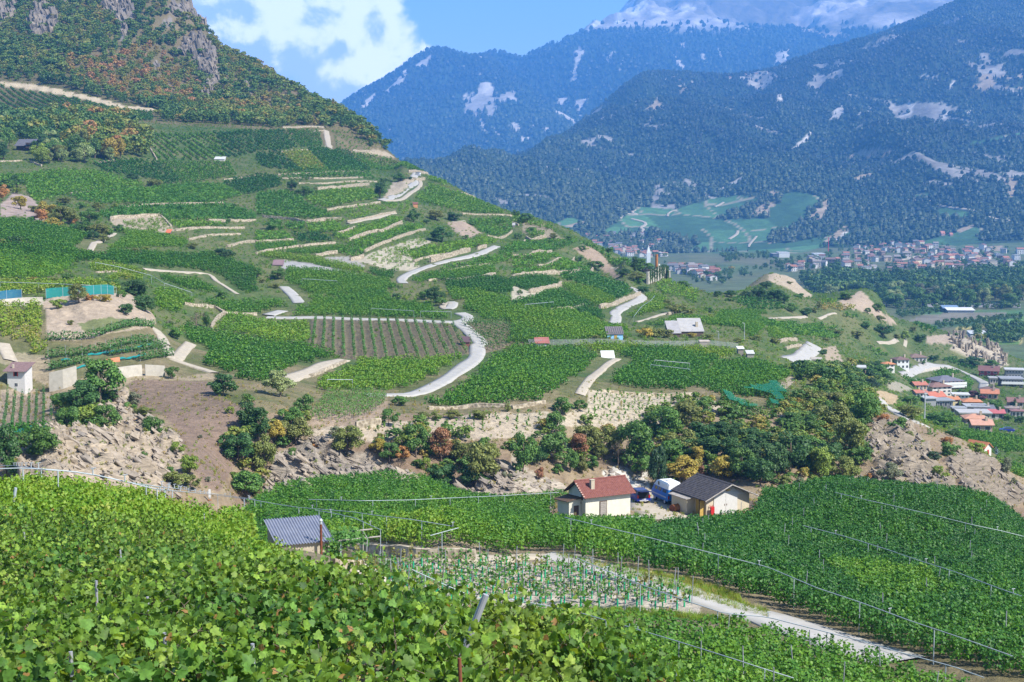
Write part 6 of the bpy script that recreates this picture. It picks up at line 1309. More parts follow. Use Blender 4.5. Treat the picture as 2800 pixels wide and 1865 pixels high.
# ------------------------------------------------------------------ builder for made things
class Mb:
    """collects simple solids; build() links them as one mesh object."""
    def __init__(self): self.parts = []
    def add(self, co, f): self.parts.append((np.asarray(co, float), np.asarray(f))); return self
    def box(self, x0, x1, y0, y1, z0, z1, M=None):
        co = np.array([(x, y, z) for z in (z0, z1) for y in (y0, y1) for x in (x0, x1)], float)
        if M is not None: co = np.array([M @ Vector(c) for c in co])
        return self.add(co, [(0, 2, 3, 1), (4, 5, 7, 6), (0, 1, 5, 4), (1, 3, 7, 5), (3, 2, 6, 7), (2, 0, 4, 6)])
    def loft(self, rings, cap=True):
        """rings: list of equally long closed point loops."""
        k = len(rings[0]); co = np.vstack(rings)
        self.add(co, grid_faces(len(rings), k, True))
        if cap:
            self.parts.append((np.asarray(rings[0], float), np.arange(k)[None, ::-1])); self.parts.append((np.asarray(rings[-1], float), np.arange(k)[None]))
        return self
    def prism(self, prof, axis, a, b):
        """closed profile of (s, z) points swept along x or y."""
        f = (lambda s, z, t: (t, s, z)) if axis == 'x' else (lambda s, z, t: (s, t, z))
        return self.loft([np.array([f(s, z, t) for s, z in prof], float) for t in (a, b)])
    def rod(self, p0, p1, r, k=8, r2=None):
        co, f = tube([p0, p1], [r, r if r2 is None else r2], k)
        self.add(co, f); self.parts.append((co[:k], np.arange(k)[None])); self.parts.append((co[k:], np.arange(k)[None, ::-1]))
        return self
    def path(self, pts, r, k=6):
        co, f = tube(pts, [r] * len(pts), k); return self.add(co, f)
    def cyl(self, c, axis, r, w, k=18):
        d = {'x': (1, 0, 0), 'y': (0, 1, 0), 'z': (0, 0, 1)}[axis]; c = np.array(c, float); d = np.array(d, float)
        return self.rod(c - d * w / 2, c + d * w / 2, r, k)
    def sheet(self, P, t=.03):
        """grid of points (n,k,3) given thickness along z."""
        n, k, _ = P.shape
        top = P.reshape(-1, 3); bot = top - np.array([0, 0, t])
        f = grid_faces(n, k)
        self.add(np.vstack([top, bot]), np.vstack([f[:, ::-1], f + n * k]))
        rim = np.concatenate([np.arange(k), np.arange(1, n) * k + k - 1, (n - 1) * k + np.arange(k - 2, -1, -1), np.arange(n - 2, 0, -1) * k])
        r2 = np.roll(rim, -1)
        self.add(np.vstack([top, bot]), np.stack([rim, r2, r2 + n * k, rim + n * k], 1))
        return self
    def mesh(self, name, smooth=False):
        co, fs = join_parts(self.parts); me = np_mesh(name, co, fs)
        me.shade_smooth() if smooth else me.shade_flat()
        return me
    def build(self, name, mat, parent=None, smooth=False, fix=True, **props):
        me = self.mesh(name, smooth)
        if fix:
            bm = bmesh.new(); bm.from_mesh(me); bmesh.ops.remove_doubles(bm, verts=bm.verts, dist=1e-5); bmesh.ops.recalc_face_normals(bm, faces=bm.faces); bm.to_mesh(me); bm.free(); (me.shade_smooth() if smooth else me.shade_flat())
        return new(name, me, mat, parent, **props)
def thing(name, label, cat, loc=(0, 0, 0), rz=0., group=None, scale=1.):
    o = new(name, None, loc=tuple(loc), rz=rz, label=label, category=cat)
    o.scale = (scale,) * 3
    if group: o['group'] = group
    return o
def plain(name, c, rough=.6, metallic=0., spec=.4, var=.1, scale=4., bump=0.):
    return noise_mat(name, tuple(max(0, x * (1 - var)) for x in c), tuple(min(1, x * (1 + var)) for x in c), scale, rough, bump, spec, metallic=metallic)
M = {
    'plaster': plain('cream_plaster', (.60, .575, .47), .92, var=.12, scale=1.2, bump=.004), 'plaster2': plain('beige_plaster', (.50, .43, .31), .92, var=.1, scale=1.6, bump=.004), 'whitewash': plain('white_board', (.52, .51, .48), .8, var=.06, scale=2.),
    'tile': noise_mat('red_roof_tile', (.15, .055, .045), (.235, .095, .075), 3.2, .85), 'ridge': plain('pale_mortar', (.55, .40, .32), .9), 'darktile': noise_mat('black_slate', (.040, .037, .042), (.085, .078, .080), 2.4, .8),
    'corr': noise_mat('corrugated_metal', (.15, .165, .215), (.21, .225, .275), 1.5, .5, spec=.5), 'rust': noise_mat('rusty_iron', (.11, .04, .022), (.22, .075, .04), 6., .85), 'wood': noise_mat('grey_wood', (.20, .175, .15), (.40, .37, .33), 3., .9, aniso=(1, 1, 6)),
    'dwood': noise_mat('brown_wood', (.07, .045, .03), (.13, .085, .055), 4., .85), 'dark': plain('dark_inside', (.012, .012, .014), .9), 'glass': plain('window_glass', (.05, .06, .07), .12, spec=.8, var=.0), 'chim': plain('chimney_mortar', (.42, .36, .27), .95, var=.2, scale=7.),  # near-black serves painted shade in openings and truly black parts
    'bluepaint': plain('blue_paint', (.015, .155, .48), .35, spec=.5, var=.05), 'navy': plain('navy_paint', (.010, .028, .25), .3, spec=.6, var=.05), 'navydark': plain('navy_paint_dull', (.012, .02, .10), .35, spec=.6, var=.05), 'white': plain('white_paint', (.72, .72, .70), .45, var=.04), 'tyre': plain('rubber', (.018, .018, .018), .85), 'steel': plain('galvanised_steel', (.42, .45, .47), .5, .3, var=.08), 'silver': plain('silver_trim', (.55, .55, .56), .35, .2), 'red': plain('red_paint', (.45, .02, .02), .45, var=.08), 'lamp': plain('red_lens', (.35, .012, .012), .25), 'ochre': plain('ochre_board', (.42, .28, .07), .85, var=.15), 'orange': noise_mat('rusty_orange', (.30, .10, .03), (.42, .19, .06), 3., .8),  # second navy is a darker tone for cabin and tailgate
    'pvc': plain('pale_pipe', (.34, .39, .41), .5, var=.06), 'greentube': plain('green_tube', (.015, .34, .16), .5, var=.1), 'whitetube': plain('white_tube', (.70, .66, .58), .6, var=.08), 'stake': plain('grey_stake', (.30, .31, .33), .6, .2, var=.12), 'lightblue': plain('light_blue_wall', (.26, .52, .78), .8), 'net': None,
}
def skyaxis(a): return Vector((math.cos(a), math.sin(a), 0))
# ---- the cream house with the red tiled roof
K = GR.cast(1601, 1427); a = R(27)
DEEP, LONG, HW = 3.6, 5.55, 2.9
h_ = thing('stone_house', 'small cream house with red tiled roof beside the parked blue car', 'house', (K[0], K[1], K[2] - .1), a)
HP = 1.15
b = Mb()
prof = [(0, -.6), (DEEP, -.6), (DEEP, HW), (DEEP / 2, HW + HP), (0, HW)]
b.prism(prof, 'x', 0, LONG); b.build('wall', M['plaster'], h_)
# door / shuttered window of the front wall (wall lies on y = 0, facing -y)
wdw = Mb().box(1.70, 2.62, -.05, .02, .40, 2.16).build('window', M['dwood'], h_)
for i in range(8): Mb().box(1.78, 2.54, -.085, -.03, .46 + i * .205, .46 + i * .205 + .185).build('shutter_slat', M['wood'], wdw)
Mb().box(1.60, 2.72, -.16, -.03, .26, .40).build('sill', M['chim'], wdw)
b = Mb()
def tile_slope(x0, x1, y0, z0, y1, z1, rows, waves, dep=.035):
    """roof slope of overlapping tile courses: rippled across, stepped down the slope."""
    nx = waves * 4 + 1; pts = []
    xs = np.linspace(x0, x1, nx); rip = dep * .6 * np.cos(np.linspace(0, waves * 2 * np.pi, nx))
    for r in range(rows):
        for e in (0, 1):
            t = (r + e) / rows
            pts.append(np.stack([xs, np.full(nx, y0 + (y1 - y0) * t), z0 + (z1 - z0) * t + rip + (dep if e == 0 else 0)], 1))
    return np.array(pts)
ov = .48; sl = HP / (DEEP / 2)
zr = HW + HP + .14
roof = Mb().sheet(tile_slope(-.42, LONG + .42, -ov, zr - sl * (DEEP / 2 + ov), DEEP / 2, zr, 13, 30), .05).sheet(tile_slope(-.42, LONG + .42, DEEP + ov, zr - sl * (DEEP / 2 + ov), DEEP / 2, zr, 13, 30), .05).build('roof', M['tile'], h_, fix=False)
rb = Mb()
for i in range(14): rb.rod((-.42 + i * .457, DEEP / 2, zr + .02), (-.42 + i * .457 + .47, DEEP / 2, zr + .045), .10, 8)
rb.build('ridge_cap', M['tile'], roof)
for i in range(7): Mb().box(-.46, -.30, -ov + .15 + i * .28, -ov + .27 + i * .28, zr - sl * (DEEP / 2 + ov - .15 - i * .28) + .03, zr - sl * (DEEP / 2 + ov - .15 - i * .28) + .12).build('verge_mortar', M['ridge'], roof)
for xx in (-.34, LONG + .34):
    Mb().rod((xx, -ov + .1, zr - sl * (DEEP / 2 + ov - .1) - .14), (xx, DEEP / 2, zr - .14), .06).rod((xx, DEEP + ov - .1, zr - sl * (DEEP / 2 + ov - .1) - .14), (xx, DEEP / 2, zr - .14), .06).build('verge_board', M['dwood'], roof)
ch = Mb().box(1.0, 1.42, .55, .95, 2.6, 4.35).build('chimney', M['chim'], h_); Mb().box(.96, 1.46, .51, .99, 4.35, 4.42).build('cap', M['chim'], ch)
lt = Mb().prism([(1.0, -.6), (3.5, -.6), (3.5, 2.05), (1.0, 2.35)], 'x', -1.45, -.002).build('lean_to', M['plaster'], h_)
Mb().sheet(np.array([[(-1.85, .75, 2.32), (0, .75, 2.62)], [(-1.85, 3.8, 2.05), (0, 3.8, 2.4)]]), .07).build('lean_to_roof', M['dwood'], lt)
Mb().box(-.86, -.30, .93, 1.02, -.2, 1.72).build('door', M['dwood'], lt)
vent = Mb().box(-.03, .01, .9, 1.2, 1.9, 2.0).build('vent_slot', M['dark'], h_)  # dark strip on the wall, painted as the shade in a slot
Mb().box(-.05, .01, .55, .85, 2.3, 3.0).build('gable_hatch', M['dwood'], h_)
tk = thing('water_trough', 'low white concrete trough cover in front of the red-roofed house', 'trough', GR.cast(1722, 1428), R(10))
Mb().box(-1.35, 1.35, -.5, .5, -.3, .42).build('basin', M['white'], tk); Mb().box(-1.42, 1.42, -.56, .56, .42, .52).build('lid', M['whitewash'], tk)
# ---- the shed with the black gabled roof
K = GR.cast(1931, 1414); a = R(27)
GW, SL, EH, PK = 5.7, 5.6, 2.15, 1.25
s_ = thing('shed', 'beige shed with black gabled roof and white double doors', 'shed', (K[0], K[1], K[2] - .05), a)
Mb().prism([(0, -.6), (GW, -.6), (GW, EH), (GW / 2, EH + PK), (0, EH)], 'y', 0, SL).build('wall', M['plaster2'], s_)
Mb().prism([(.02, EH + .02), (GW - .02, EH + .02), (GW / 2, EH + PK - .02)], 'y', -.02, -.004).build('gable_boarding', M['whitewash'], s_)
for i, x0 in enumerate((.95, 2.52)):
    d_ = Mb().box(x0, x0 + 1.54, -.07, -.005, 0., 2.5).build('door_leaf', M['whitewash'], s_)
    Mb().box(x0 + (1.40 if i == 0 else .1), x0 + (1.44 if i == 0 else .14), -.11, -.06, 1.1, 1.3).build('handle', M['rust'], d_)
def shingle(x0, z0, x1, z1, y0, y1, rows):
    pts = []
    for r in range(rows):
        for e in (0, 1):
            t = (r + e) / rows; ys = np.linspace(y0, y1, 19)
            pts.append(np.stack([np.full(19, x0 + (x1 - x0) * t), ys, z0 + (z1 - z0) * t + (.022 if e == 0 else 0) + .008 * np.sin(ys * 9 + r * 2)], 1))
    return np.array(pts)
sl2 = PK / (GW / 2); zr = EH + PK + .16; oo = .65
rf = Mb().sheet(shingle(-oo, zr - sl2 * (GW / 2 + oo), GW / 2, zr, -.75, SL + .4, 14), .09).sheet(shingle(GW + oo, zr - sl2 * (GW / 2 + oo), GW / 2, zr, -.75, SL + .4, 14), .09).build('roof', M['darktile'], s_, fix=False)
Mb().prism([(-.2 + GW / 2, zr - .04), (GW / 2, zr + .07), (.2 + GW / 2, zr - .04)], 'y', -.76, SL + .41).build('ridge_cap', M['darktile'], rf)
for sx in (-1, 1):
    Mb().rod((GW / 2 + sx * (GW / 2 + oo), -.76, zr - sl2 * (GW / 2 + oo) - .08), (GW / 2, -.76, zr - .08), .075, 6).build('barge_board', M['wood'], rf)
ex = Mb().box(-1.05, -.004, 2.2, 5.2, -.5, 1.75).build('side_lean_to', M['plaster2'], s_)
Mb().sheet(np.array([[(-1.35, 1.9, 1.78), (-1.35, 5.5, 1.78)], [(.1, 1.9, 1.98), (.1, 5.5, 1.98)]]), .07).build('side_roof', M['wood'], ex)
op = Mb().box(-.02, .0, .45, 1.35, -.1, 1.95).box(-.03, -.005, .4, .5, -.1, 2.0).build('doorway', M['dark'], s_)  # flat near-black panel; the shade of the interior is its colour
Mb().box(-.62, -.04, .30, .36, -.1, 1.85).build('open_door', M['ochre'], s_); Mb().box(-.05, -.01, 1.4, 1.95, -.1, 1.85).build('door_leaf', M['ochre'], s_)
Mb().box(GW / 2 - .3, GW / 2 + .1, -.28, -.02, 2.75, 2.95).build('bird_box', M['ochre'], s_)
bar = thing('rusty_drum', 'rusty orange drum lying beside the black-roofed shed', 'drum', GR.cast(1846, 1399), R(40))
Mb().cyl((0, 0, .42), 'x', .42, .95, 18).build('barrel', M['orange'], bar); 
for xx in (-.47, -.15, .17, .47): Mb().cyl((xx, 0, .42), 'x', .44, .05, 18).build('hoop', M['rust'], bar)
st_ = thing('sack_truck', 'red sack truck leaning on the white shed doors', 'trolley', tuple(s_.matrix_basis @ Vector((.55, -.35, 0))), R(27))
for xx in (-.18, .18): Mb().rod((xx, -.12, .08), (xx, .22, 1.35), .035).build('rail', M['red'], st_)
for zz_ in (.3, .6, .9, 1.2): Mb().rod((-.18, -.12 + .27 * zz_, zz_), (.18, -.12 + .27 * zz_, zz_), .03).build('cross_bar', M['red'], st_)
Mb().box(-.22, .22, -.1, .0, .15, 1.2).build('panel', M['red'], st_)
for xx in (-.25, .25): Mb().cyl((xx, -.05, .13), 'x', .13, .06).build('wheel', M['tyre'], st_)
# ---- vehicles
def wheel(parent, x, y, r, w=.2):
    t = Mb().cyl((x, y, r), 'x', r, w, 20).build('wheel', M['tyre'], parent)
    Mb().cyl((x + math.copysign(w / 2, x), y, r), 'x', r * .62, .03, 16).build('rim', M['silver'], t)
def body_loft(secs):
    """secs: (y, half width, z bottom, z shoulder, z top, half width at top)."""
    rings = []
    for y, hw, zb, zs, zt, ht in secs:
        rings.append(np.array([(-hw * .9, y, zb), (-hw, y, zb + .12), (-hw, y, zs), (-ht, y, zt - .05), (-ht * .85, y, zt), (ht * .85, y, zt), (ht, y, zt - .05), (hw, y, zs), (hw, y, zb + .12), (hw * .9, y, zb)]))
    return rings
P = GR.cast(1760, 1379)
car = thing('parked_car', 'dark blue hatchback with its tailgate open beside the cream house', 'car', (P[0], P[1], P[2] + .06), R(14))
Mb().loft(body_loft([(0.02, .80, .30, .80, .98, .76), (.35, .86, .22, .90, 1.0, .80), (1.2, .87, .2, .92, 1.0, .82), (2.6, .87, .2, .92, 1.0, .82), (3.1, .85, .22, .88, .95, .78), (3.75, .80, .25, .72, .80, .70), (3.95, .68, .32, .6, .66, .58)])).build('body', M['navy'], car, smooth=False)
cb = Mb().loft([np.array([(-hw, y, zb), (-ht, y, zt), (ht, y, zt), (hw, y, zb)]) for y, hw, zb, zt, ht in ((.12, .78, .99, 1.40, .62), (.45, .80, .99, 1.47, .62), (1.9, .80, .99, 1.47, .62), (2.5, .80, .99, 1.35, .60), (3.05, .76, .97, 1.0, .70))]).build('cabin', M['navydark'], car)
for sx in (-1, 1):
    for y0, y1 in ((.55, 1.25), (1.35, 2.2)):
        Mb().add([(sx * .785, y0, 1.06), (sx * .785, y1, 1.06), (sx * .665, y1 - .05, 1.40), (sx * .665, y0 + .1, 1.40)], [(0, 1, 2, 3)]).build('window', M['glass'], cb, fix=False)
Mb().add([(-.70, 2.99, 1.03), (.70, 2.99, 1.03), (.58, 2.55, 1.35), (-.58, 2.55, 1.35)], [(0, 1, 2, 3)]).build('windscreen', M['glass'], cb, fix=False)
Mb().box(-.60, .60, -.01, .9, .62, 1.34).build('boot_opening', M['dark'], car)  # solid block coloured near-black for the shade inside the boot
tg = Mb().add([(-.64, .15, 1.45), (.64, .15, 1.45), (.66, -.82, 1.60), (-.66, -.82, 1.60), (-.62, .15, 1.40), (.62, .15, 1.40), (.64, -.80, 1.50), (-.64, -.80, 1.50)], [(0, 1, 2, 3), (4, 7, 6, 5), (0, 4, 5, 1), (1, 5, 6, 2), (2, 6, 7, 3), (3, 7, 4, 0)]).build('tailgate', M['navydark'], car)
Mb().box(-.5, .5, -.6, -.05, 1.50, 1.515, Matrix.Rotation(R(-8), 4, 'X')).build('tailgate_glass', M['glass'], tg)
Mb().box(-.80, .80, -.10, .12, .36, .60).build('bumper', M['navy'], car); Mb().box(-.52, .52, -.13, -.09, .33, .44).build('bumper_trim', M['silver'], car)
for sx in (-1, 1): Mb().box(sx * .68 - .1, sx * .68 + .1, -.03, .15, .66, .98).build('tail_light', M['lamp'], car)
Mb().box(-.25, .25, -.105, -.095, .50, .58).build('number_plate', M['white'], car)
for x in (-.74, .74):
    for y in (.72, 3.15): wheel(car, x, y, .31)
Mb().box(-.3, .35, .1, .5, .64, .78).build('luggage', M['red'], car)
P = GR.cast(1846, 1383)
van = thing('camper_van', 'blue camper van with white high roof next to the black-roofed shed', 'van', (P[0], P[1], P[2] + .05), R(20))
vs_ = [(0, .90, .42, 1.30, 1.78, .84), (.1, .95, .38, 1.35, 1.84, .88), (3.4, .95, .38, 1.35, 1.84, .88), (3.95, .92, .40, 1.2, 1.70, .80), (4.35, .88, .42, 1.05, 1.2, .78), (4.5, .80, .46, .9, 1.0, .7)]
Mb().loft(body_loft(vs_)).build('body', M['bluepaint'], van)
Mb().loft([np.array([(-hw, y, 1.80), (-hw * .98, y, zt - .25), (-hw * .84, y, zt), (hw * .84, y, zt), (hw * .98, y, zt - .25), (hw, y, 1.80)]) for y, hw, zt in ((.0, .84, 2.36), (.35, .87, 2.52), (2.6, .87, 2.55), (3.2, .85, 2.40), (3.9, .78, 1.9))]).build('high_roof', M['white'], van)
Mb().box(-.35, .35, 1.2, 2.0, 2.53, 2.60).build('roof_hatch', M['silver'], van)
for y0, y1 in ((.35, 1.35), (1.65, 2.45), (2.65, 3.4)):
    w_ = Mb().add([(-.952, y0, 1.36), (-.952, y1, 1.36), (-.90, y1, 1.74), (-.90, y0, 1.74)], [(0, 1, 2, 3)]).build('window', M['glass'], van, fix=False)
Mb().add([(-.957, 2.70, 1.38), (-.957, 3.1, 1.38), (-.915, 3.1, 1.72), (-.915, 2.7, 1.72)], [(0, 1, 2, 3)]).build('curtain', M['ochre'], van, fix=False)
Mb().box(-.62, .62, -.03, .03, 1.32, 1.72).build('rear_window', M['glass'], van); Mb().box(-.9, .9, -.1, .05, .42, .55).build('rear_bumper', M['dark'], van)
Mb().box(-.965, -.952, .4, 3.9, .80, .95).build('side_stripe', M['silver'], van); Mb().box(-.90, -.86, 2.3, 2.6, 1.95, 2.35).build('roof_window', M['glass'], van)
for sx in (-1, 1): Mb().box(sx * .82 - .08, sx * .82 + .08, -.03, .1, .75, 1.1).build('tail_light', M['lamp'], van)
for x in (-.82, .82):
    for y in (.85, 3.35): wheel(van, x, y, .34)
# ---- the hut with the corrugated roof
K = GR.cast(747, 1502, ymin=60); K = np.array([K[0], 80.5, 0]); K[0] = A_of(747) * 80.5 * 1.01; K[2] = float(ray_q(1490)) * 80.5 - 1.95
a = R(21)
hu = thing('vineyard_hut', 'small stone hut with blue-grey corrugated roof and rusty chimney pipe', 'hut', tuple(K), a)
Mb().prism([(.1, -1.0), (3.3, -1.0), (3.3, 2.45), (.1, 1.85)], 'x', .18, 3.2).build('wall', M['chim'], hu)
xs = np.linspace(0, 3.42, 137); wav = .04 * np.cos(xs * 2 * np.pi / .171)
Mb().sheet(np.array([np.stack([xs, np.full(137, y), 1.95 + .19 * y + wav], 1) for y in np.linspace(-.12, 3.65, 8)]), .015).build('roof', M['corr'], hu, smooth=True, fix=False)
pp = Mb().rod((2.62, -.22, .5), (2.62, -.22, 3.0), .072, 14).build('chimney_pipe', M['rust'], hu)
Mb().rod((2.62, -.22, 3.0), (2.62, -.22, 3.22), .082, 14).build('pipe_collar', M['steel'], pp); Mb().rod((2.62, -.22, 3.22), (2.62, -.22, 3.32), .12, 14, .05).build('pipe_cap', M['steel'], pp)
Mb().rod((2.62, -.22, .9), (2.62, .15, .9), .05, 8).build('pipe_bracket', M['rust'], pp)
pg = thing('pergola', 'wooden pergola overgrown with vine beside the corrugated hut', 'pergola', tuple(hu.matrix_basis @ Vector((3.5, .2, 0))), a)
for x, y in ((.35, .0), (.9, 1.9), (2.0, .3), (2.3, 2.2)): Mb().rod((x, y, -1.2), (x + .03, y, 1.75), .045, 7).build('post', M['wood'] if x > .5 else M['pvc'], pg)
for y in (.1, 2.05): Mb().rod((.1, y, 1.78), (2.9, y + .1, 1.80), .05, 6).build('beam', M['wood'], pg)
Mb().rod((2.05, 0, 1.70), (2.35, 2.4, 1.72), .05, 6).build('beam', M['wood'], pg)
rng = np.random.default_rng(3)
cen = np.column_stack([rng.uniform(-.6, 2.1, 700), rng.uniform(-.4, 2.2, 700), 1.75 + rng.normal(0, .2, 700)])
cl = np.array([(-.1, -.3, .6), (-.5, -.2, .8), (-1.4, -.5, .7), (-2.2, -.5, .6), (-2.9, -.55, .5), (-.3, .2, 1.2)])
c2 = cl[rng.integers(0, 6, 900)] + rng.normal(0, .3, (900, 3)) * np.array([1.1, .5, 1.0])
lf = leaf_mesh('vine_cover', np.vstack([cen, c2]), rng.normal(0, .6, (1600, 3)) + np.array([0, -.4, .9]), .17, rng, M_LEAF)
vo = new('vine_cover', lf, parent=pg, kind='stuff'); vo.color = (.075, .19, .03, 1)
gl = thing('grill', 'black barrel grill with red gas bottle under the pergola', 'grill', tuple(hu.matrix_basis @ Vector((4.2, .9, -.35))), a)
Mb().cyl((0, 0, .65), 'x', .28, .8, 14).build('drum', M['dark'], gl)
for x in (-.32, .32):
    for y in (-.2, .2): Mb().rod((x, y, -.3), (x, y, .6), .02).build('leg', M['dark'], gl)
Mb().cyl((-.62, 0, .2), 'z', .15, .8, 12).build('gas_bottle', M['red'], gl)
# ---- the small tower-like house at the edge
K = GR.cast(45, 1068); a = R(-4)
th = thing('small_house', 'narrow grey plastered house with brown roof above the netted vine rows', 'house', (K[0], K[1], K[2] - .1), a)
k = K[1] / F
W_, H_ = 49 * k, 56 * k
Mb().prism([(0, -.8), (2.8, -.8), (2.8, H_ + .5), (0, H_)], 'x', -W_ / 2, W_ / 2).build('wall', plain('grey_plaster', (.52, .50, .47), .9), th)
Mb().sheet(tile_slope(-W_ / 2 - .5, W_ / 2 + .45, -.5, H_ - .02, 3.2, H_ + 1.0, 10, 14), .06).build('roof', noise_mat('brown_roof', (.15, .095, .095), (.25, .17, .165), 4., .9), th, fix=False)
Mb().box(-W_ / 2 + .45, -W_ / 2 + .7, .7, 1.0, H_, H_ + .9).build('chimney', M['chim'], th)
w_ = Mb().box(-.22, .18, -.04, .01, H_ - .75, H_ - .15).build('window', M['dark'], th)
for x in (-.36, .2): Mb().box(x, x + .13, -.07, -.03, H_ - .78, H_ - .12).build('shutter', M['red'], w_)
w_ = Mb().box(-.22, .28, -.04, .01, .75, 1.28).build('window', M['whitewash'], th)
for x in (-.17, .05): Mb().box(x, x + .18, -.06, -.03, .80, 1.23).build('pane', M['glass'], w_)
# ---- general house builder for huts and villages
PANE = M['glass']
def mat_of(c, kind):
    key = (kind,) + tuple(round(x, 3) for x in c)
    if key not in M: M[key] = plain(f'{kind}_{len(M)}', c, .85, var=.16 if kind == 'roof' else .07, scale=.9 if kind == 'roof' else .5)
    return M[key]
def house(name, label, cat, pos, rz, W, D, H, pitch, wallc, roofc, style='gable', ov=.5, win=(), group=None, ridge='x', chimney=True, balconies=0):
    o = thing(name, label, cat, (pos[0], pos[1], pos[2] - .15), rz, group)
    wm, rm = mat_of(wallc, 'plaster'), mat_of(roofc, 'roof')
    x0, x1, y0, y1 = -W / 2, W / 2, 0, D
    if style == 'flat':
        Mb().box(x0, x1, y0, y1, -1.5, H).build('wall', wm, o)
        r = Mb().box(x0 - ov, x1 + ov, y0 - ov, y1 + ov, H + .003, H + .35).build('roof', rm, o)
    elif style == 'mono':
        p = pitch * D
        Mb().prism([(y0, -1.5), (y1, -1.5), (y1, H + p), (y0, H)], 'x', x0, x1).build('wall', wm, o)
        r = Mb().sheet(np.array([[(x0 - ov, y0 - ov, H + .12 - ov * pitch), (x1 + ov, y0 - ov, H + .12 - ov * pitch)], [(x0 - ov, y1 + ov, H + p + .12 + ov * pitch), (x1 + ov, y1 + ov, H + p + .12 + ov * pitch)]]), .12).build('roof', rm, o)
    elif style == 'hip':
        Mb().box(x0, x1, y0, y1, -1.5, H).build('wall', wm, o)
        m_ = min(W, D) / 2; p = m_ * pitch
        if W >= D: rg = [(x0 + m_ * .9, D / 2, H + p), (x1 - m_ * .9, D / 2, H + p)]
        else: rg = [(0, m_ * .9, H + p), (0, D - m_ * .9, H + p)]
        e = [(x0 - ov, y0 - ov, H), (x1 + ov, y0 - ov, H), (x1 + ov, y1 + ov, H), (x0 - ov, y1 + ov, H)]
        if W >= D: fc = [(0, 1, 5, 4), (2, 3, 4, 5)]; tr_ = [(1, 2, 5), (3, 0, 4)]
        else: fc = [(1, 2, 5, 4), (3, 0, 4, 5)]; tr_ = [(0, 1, 4), (2, 3, 5)]
        mb = Mb(); co = np.array(e + rg, float) + np.array([0, 0, .004]); mb.add(co, fc); mb.add(co, tr_); mb.box(x0 - ov + .02, x1 + ov - .02, y0 - ov + .02, y1 + ov - .02, H - .16, H - .004)
        r = mb.build('roof', rm, o)
    else:
        if ridge == 'x':
            p = pitch * D / 2
            Mb().prism([(y0, -1.5), (y1, -1.5), (y1, H), (D / 2, H + p), (y0, H)], 'x', x0, x1).build('wall', wm, o)
            A_ = [[(x0 - ov, y0 - ov, H + .15 - ov * pitch), (x1 + ov, y0 - ov, H + .15 - ov * pitch)], [(x0 - ov, D / 2, H + p + .15), (x1 + ov, D / 2, H + p + .15)], [(x0 - ov, y1 + ov, H + .15 - ov * pitch), (x1 + ov, y1 + ov, H + .15 - ov * pitch)]]
        else:
            p = pitch * W / 2
            Mb().prism([(x0, -1.5), (x1, -1.5), (x1, H), (0, H + p), (x0, H)], 'y', y0, y1).build('wall', wm, o)
            A_ = [[(x0 - ov, y0 - ov, H + .15 - ov * pitch), (x0 - ov, y1 + ov, H + .15 - ov * pitch)], [(0, y0 - ov, H + p + .15), (0, y1 + ov, H + p + .15)], [(x1 + ov, y0 - ov, H + .15 - ov * pitch), (x1 + ov, y1 + ov, H + .15 - ov * pitch)]]
        r = Mb().sheet(np.array(A_), .15).build('roof', rm, o)
    if chimney: Mb().box(W * .2, W * .2 + .6, D * .3, D * .3 + .6, H, H + (pitch * min(W, D) / 2 if style != 'flat' else 0) + .9).build('chimney', M['chim'], r)
    nx, nz = (win + (0, 0))[:2] if win else (0, 0)
    for i in range(nx):
        for j in range(nz):
            cx = x0 + W * (i + .5) / nx; cz = H * (j + .55) / nz; ww = min(1.3, W / nx * .5); hh = min(1.4, H / nz * .5)
            w_ = Mb().box(cx - ww / 2 - .08, cx + ww / 2 + .08, -.03, .0, cz - hh / 2 - .08, cz + hh / 2 + .08).build('window', M['white'], o, fix=False); Mb().box(cx - ww / 2, cx + ww / 2, -.05, -.031, cz - hh / 2, cz + hh / 2).build('pane', PANE, w_, fix=False)
    for j in range(balconies):
        z = H * (j + 1) / (balconies + 1) - .2
        bl = Mb().box(x0 - .3, x1 + .6, -1.5, -.06, z, z + .16).build('balcony', M['white'], o); Mb().box(x0 - .3, x1 + .6, -1.5, -1.42, z + .17, z + 1.0).build('railing', M['white'], bl)
    return o
def hut_px(name, label, cat, box, rz, D, roof_frac, wallc, roofc, style='gable', pitch=.4, group=None, win=(), ov=.2, ridge='x', chimney=False, sh=GR, dv=0):
    """a building that spans the given photograph box (left, top, right, bottom)."""
    l, t, r_, b_ = box
    P = sh.cast((l + r_) / 2, b_ + dv); k = P[1] / F
    W = (r_ - l) * k / max(.6, math.cos(rz)); Ht = (b_ - t) * k
    return house(name, label, cat, P, rz, W - 2 * ov, D, Ht * (1 - roof_frac), pitch, wallc, roofc, style, ov, win, group, ridge, chimney)
tile_box = lambda c, r, x0, y0, x1, y1: Z(c, r, f'{x0},{y0}')[0] + Z(c, r, f'{x1},{y1}')[0]
GREYR, BRN, RED_, ORG, DRK = (.34, .33, .32), (.16, .10, .09), (.33, .11, .075), (.45, .19, .09), (.07, .07, .085)
bh = hut_px('blue_hut', 'light blue hut with dark striped roof among bright vines', 'hut', tile_box(2, 1, 860, 1432, 1020, 1528), R(6), 2.6, .42, (.26, .52, .78), (.12, .11, .12), 'mono', .5)
for i in range(9): Mb().rod((-2.0 + i * .5, -.1, 1.72), (-2.0 + i * .5, 2.6, 2.95), .04, 5).build('roof_batten', M['wood'], bh)
Mb().box(-.2, .5, -.06, -.005, 0, 1.2).build('door', M['ochre'], bh); Mb().box(-1.6, -1.0, -.06, -.005, .0, .7).build('crate_panel', M['orange'], bh)
